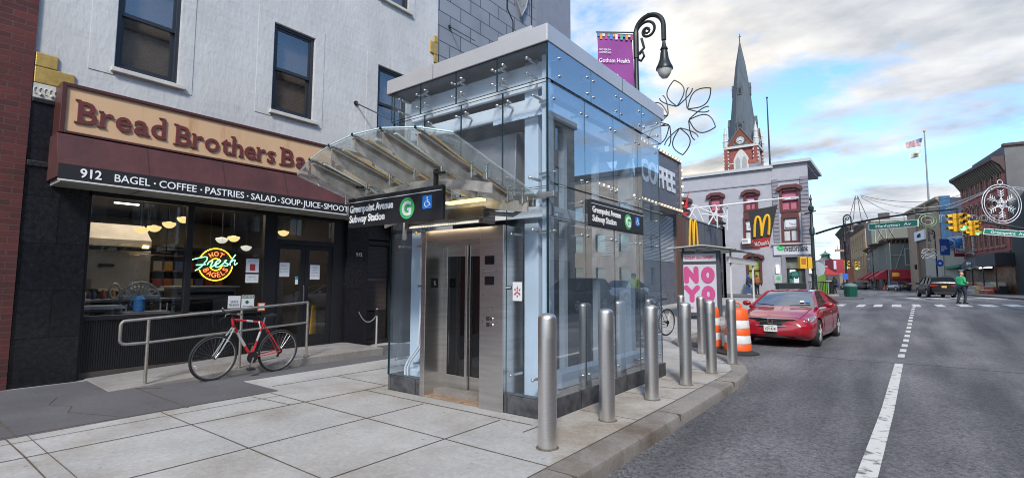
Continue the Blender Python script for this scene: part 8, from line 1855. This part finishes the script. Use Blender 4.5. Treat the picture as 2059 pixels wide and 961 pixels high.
def person(lab, loc, rz, top, legs, shoe, hair=None, J=None, heavy=1.0, coat=False, bag=None, hood=None):
    """local: faces -y, z up, about 1.75 m. J overrides joint positions"""
    o = thing('person', lab, 'person', loc, rz)
    j = dict(hip=(0, 0, .95), waist=(0, 0, 1.08), chest=(0, -.01, 1.32), neck=(0, -.01, 1.48), head=(0, -.04, 1.6),
             ls=(-.19, 0, 1.42), le=(-.25, .03, 1.14), lh=(-.2, -.1, .92), rs=(.19, 0, 1.42), re=(.25, .03, 1.14), rh=(.2, -.1, .92),
             lt=(-.1, 0, .9), lk=(-.11, -.04, .5), la=(-.11, .02, .09), rt=(.1, 0, .9), rk=(.11, -.02, .5), ra=(.11, .06, .09))
    j.update(J or {})
    h = heavy
    # one continuous body
    V_ = ['hip', 'waist', 'chest', 'neck', 'ls', 'le', 'lh', 'rs', 're', 'rh', 'lt', 'lk', 'la', 'rt', 'rk', 'ra']
    E = [(0, 1), (1, 2), (2, 3), (2, 4), (4, 5), (5, 6), (2, 7), (7, 8), (8, 9), (0, 10), (10, 11), (11, 12), (0, 13), (13, 14), (14, 15)]
    rad = [(.15*h, .11*h), (.14*h, .11*h), (.15*h, .11*h), .055, .062, .045, .03, .062, .045, .03, .085*h**.5, .058, .04, .085*h**.5, .058, .04]
    skin_mesh('body', [j[k] for k in V_], E, rad, SKIN, o, 1)
    lg = skin_mesh('trousers', [j[k] for k in ('hip', 'lt', 'lk', 'la', 'rt', 'rk', 'ra')], [(0, 1), (1, 2), (2, 3), (0, 4), (4, 5), (5, 6)], [(.165*h, .135*h), .105*h**.5, .078, .068, .105*h**.5, .078, .068], legs, o, 2)
    v_ = [j[k] for k in ('hip', 'waist', 'chest', 'neck', 'ls', 'le', 'lh', 'rs', 're', 'rh')]; v_[6] = tuple(Vector(v_[5]).lerp(Vector(v_[6]), .86)); v_[9] = tuple(Vector(v_[8]).lerp(Vector(v_[9]), .86))
    if not coat: v_[0] = tuple(Vector(v_[0]).lerp(Vector(v_[1]), .15))
    skin_mesh('coat' if coat else 'jumper', v_, [(0, 1), (1, 2), (2, 3), (2, 4), (4, 5), (5, 6), (2, 7), (7, 8), (8, 9)], [(.18*h, .15*h), (.18*h, .155*h), (.18*h, .14*h), .07, .085, .065, .05, .085, .065, .05], top, o, 2)
    hd = Vector(j['head']); b = MB(); b.sph(hd+Vector((0, 0, .02)), .098, 18, (.80, .98, 1.18)); b.sph(hd+Vector((0, -.09, -.005)), .02, 8, (.7, 1.1, 1.2)); b.sph(hd+Vector((0, -.035, -.075)), .058, 12, (.85, 1, .8))
    for s_ in (-1, 1): b.sph(hd+Vector((s_*.08, 0, .0)), .024, 8, (.4, .8, 1.2))
    b.cyl(Vector(j['neck']), hd, .05, .048, 10); b.build('head', SKIN, o, smooth=True)
    b = MB()
    for s_ in (-1, 1): b.sph(hd+Vector((s_*.032, -.088, .025)), .009, 6)
    b.bar(hd+Vector((-.022, -.087, -.05)), hd+Vector((.022, -.087, -.05)), .006, .006); b.build('face_details', mat('dark_brown', (.03, .015, .01), .5), o)
    if hair: b = MB(); b.sph(hd+Vector((0, .015, .045)), .105, 16, (.85, 1.0, 1.1 if hair[1] < 2 else 1.0)); (b.sph(hd+Vector((0, .06, -.08)), .12, 12, (.95, .7, 1.5)) if hair[1] == 2 else None); b.build('hair', hair[0], o, smooth=True)
    if hood: b = MB(); b.sph(hd+Vector((0, .03, .02)), .125, 16, (.95, 1.0, 1.15)); b.build('hood', hood, o, smooth=True)
    # hands with separate bent fingers
    for k, s_ in (('lh', -1), ('rh', 1)):
        e_ = Vector(j['le' if s_ < 0 else 're']); hpos = Vector(j[k]); d = (hpos-e_).normalized(); sd = d.cross(Vector((0, 1, 0))); sd = sd.normalized() if sd.length > .1 else Vector((1, 0, 0)); up = sd.cross(d)
        b = MB(); b.tube([hpos-d*.02, hpos+d*.03, hpos+d*.07], [.028, .038, .034], 8)
        for q, ln in enumerate((.06, .07, .065, .05)): f0 = hpos+d*.06+sd*(q-1.5)*.019; b.tube([f0, f0+d*ln*.5, f0+d*ln*.8+up*ln*.4], [.010, .009, .007], 6)
        t0 = hpos+d*.01+sd*.03; b.tube([t0, t0+sd*.02+d*.03, t0+sd*.02+d*.055+up*.015], [.012, .010, .008], 6); b.build('hand', SKIN, o, smooth=True)
    for k in ('la', 'ra'):
        a = Vector(j[k]); b = MB(); b.slab([[(a.x-.045*w9, a.y+y, a.z-.02+hh) for w9 in (-1, 0, 1)] for y, hh in ((.07, 0), (.0, .04), (-.08, .01), (-.17, -.03))], .07); b.build('shoe', shoe, o, smooth=True, ang=60)
    return o
JEAN = mat('dark_denim', (.025, .03, .045), .8, var=.2); BJEAN = mat('blue_denim', (.04, .08, .18), .8, var=.2); GRS = mat('bright_green_fleece', (.02, .36, .14), .8, var=.15, vs=8)
mn = person('bald person in a bright green top holding a paper in the crosswalk', (0, 0, 0), 0, GRS, JEAN, TRIM, heavy=1.28,
    J=dict(rs=(.2, 0, 1.42), re=(.25, .02, 1.17), rh=(.14, -.26, 1.12), ls=(-.2, 0, 1.42), le=(-.25, .0, 1.17), lh=(-.1, -.27, 1.14), lk=(-.1, -.14, .52), la=(-.1, -.05, .09), rk=(.1, .02, .5), ra=(.1, .16, .10), head=(0, -.07, 1.62)))
gx, gy = ground_px(1935, 610.5); mn.location = (gx, gy, GZ(gy)+.005); mn.rotation_euler.z = faceang+R(90)
s9 = 63.5/1018.9*(Vector((gx, gy, 1.45))-Vector((0, 0, 1.45))).dot(FW)/1.76; mn.scale = (s9, s9, s9)
b = MB(); b.box(-.06, -.36, 1.12, .04, -.28, 1.2); b.build('paper', PAPER, mn)
def put(lab, px, d, rz, top, legs, hair=None, **k):
    p = FP(px, 590, d); o = person(lab, (p.x, p.y, .43), rz, top, legs, k.pop('shoe', TRIM), hair, **k); return o
BRC = mat('rust_brown_coat', (.24, .065, .02), .8, var=.12); NVY = mat('navy_jacket', (.02, .025, .045), .8, var=.15); BLKC = mat('black_coat', (.012, .012, .015), .8)
HB = mat('dark_hair', (.012, .009, .008), .7)
put('person in a rust brown coat seen from behind at the bank window', 1523, 45, faceang+math.pi, BRC, BLKC, (HB, 1), heavy=1.15, coat=True)
put('person in a navy jacket with a blue hood and jeans beside the brown coat', 1506, 45.4, faceang+math.pi+.3, NVY, BJEAN, None, hood=mat('blue_hood', (.02, .1, .4), .7), shoe=PAPER)
put('person in a dark coat and pale cap between the navy jacket and brown coat', 1515, 46.2, faceang+math.pi, BLKC, BLKC, (mat('pale_cap', (.35, .35, .15), .7), 1))
put('person in a black coat half hidden right of the brown coat', 1534, 45.6, faceang+math.pi-.4, BLKC, JEAN, (mat('grey_hair', (.25, .25, .25), .7), 1))
wm = put('dark haired person in a black coat walking away with a bag', 1679, 52, faceang+math.pi, BLKC, mat('dark_trousers', (.015, .02, .03), .8), (HB, 2), coat=True, J=dict(lk=(-.09, -.06, .5), la=(-.09, .1, .1)))
b = MB(); b.box(-.42, -.1, .62, -.2, .12, .98); b.build('bag', mat('blue_bag', (.02, .03, .12), .6), wm, bevel=.04)
put('person in black standing at the far kerb behind the cones', 1783, 86, faceang+1, BLKC, BLKC, (HB, 1))
put('small dark figure by the parked saloon car', 1757, 90, faceang, BLKC, JEAN, (HB, 1))
wk = put('worker in a yellow vest across the road, outside the picture', 1029, 20, 0, mat('hi_vis_yellow', (.45, .6, .03), .7), JEAN, (HB, 1)); wk.location = (5.0, 25.0, GZ(25.0)); wk2 = copy_tree(wk); wk2.location = (5.6, 26.2, GZ(26)); wk2['label'] = 'second worker in a yellow vest across the road, outside the picture'; wk2.rotation_euler.z = 2
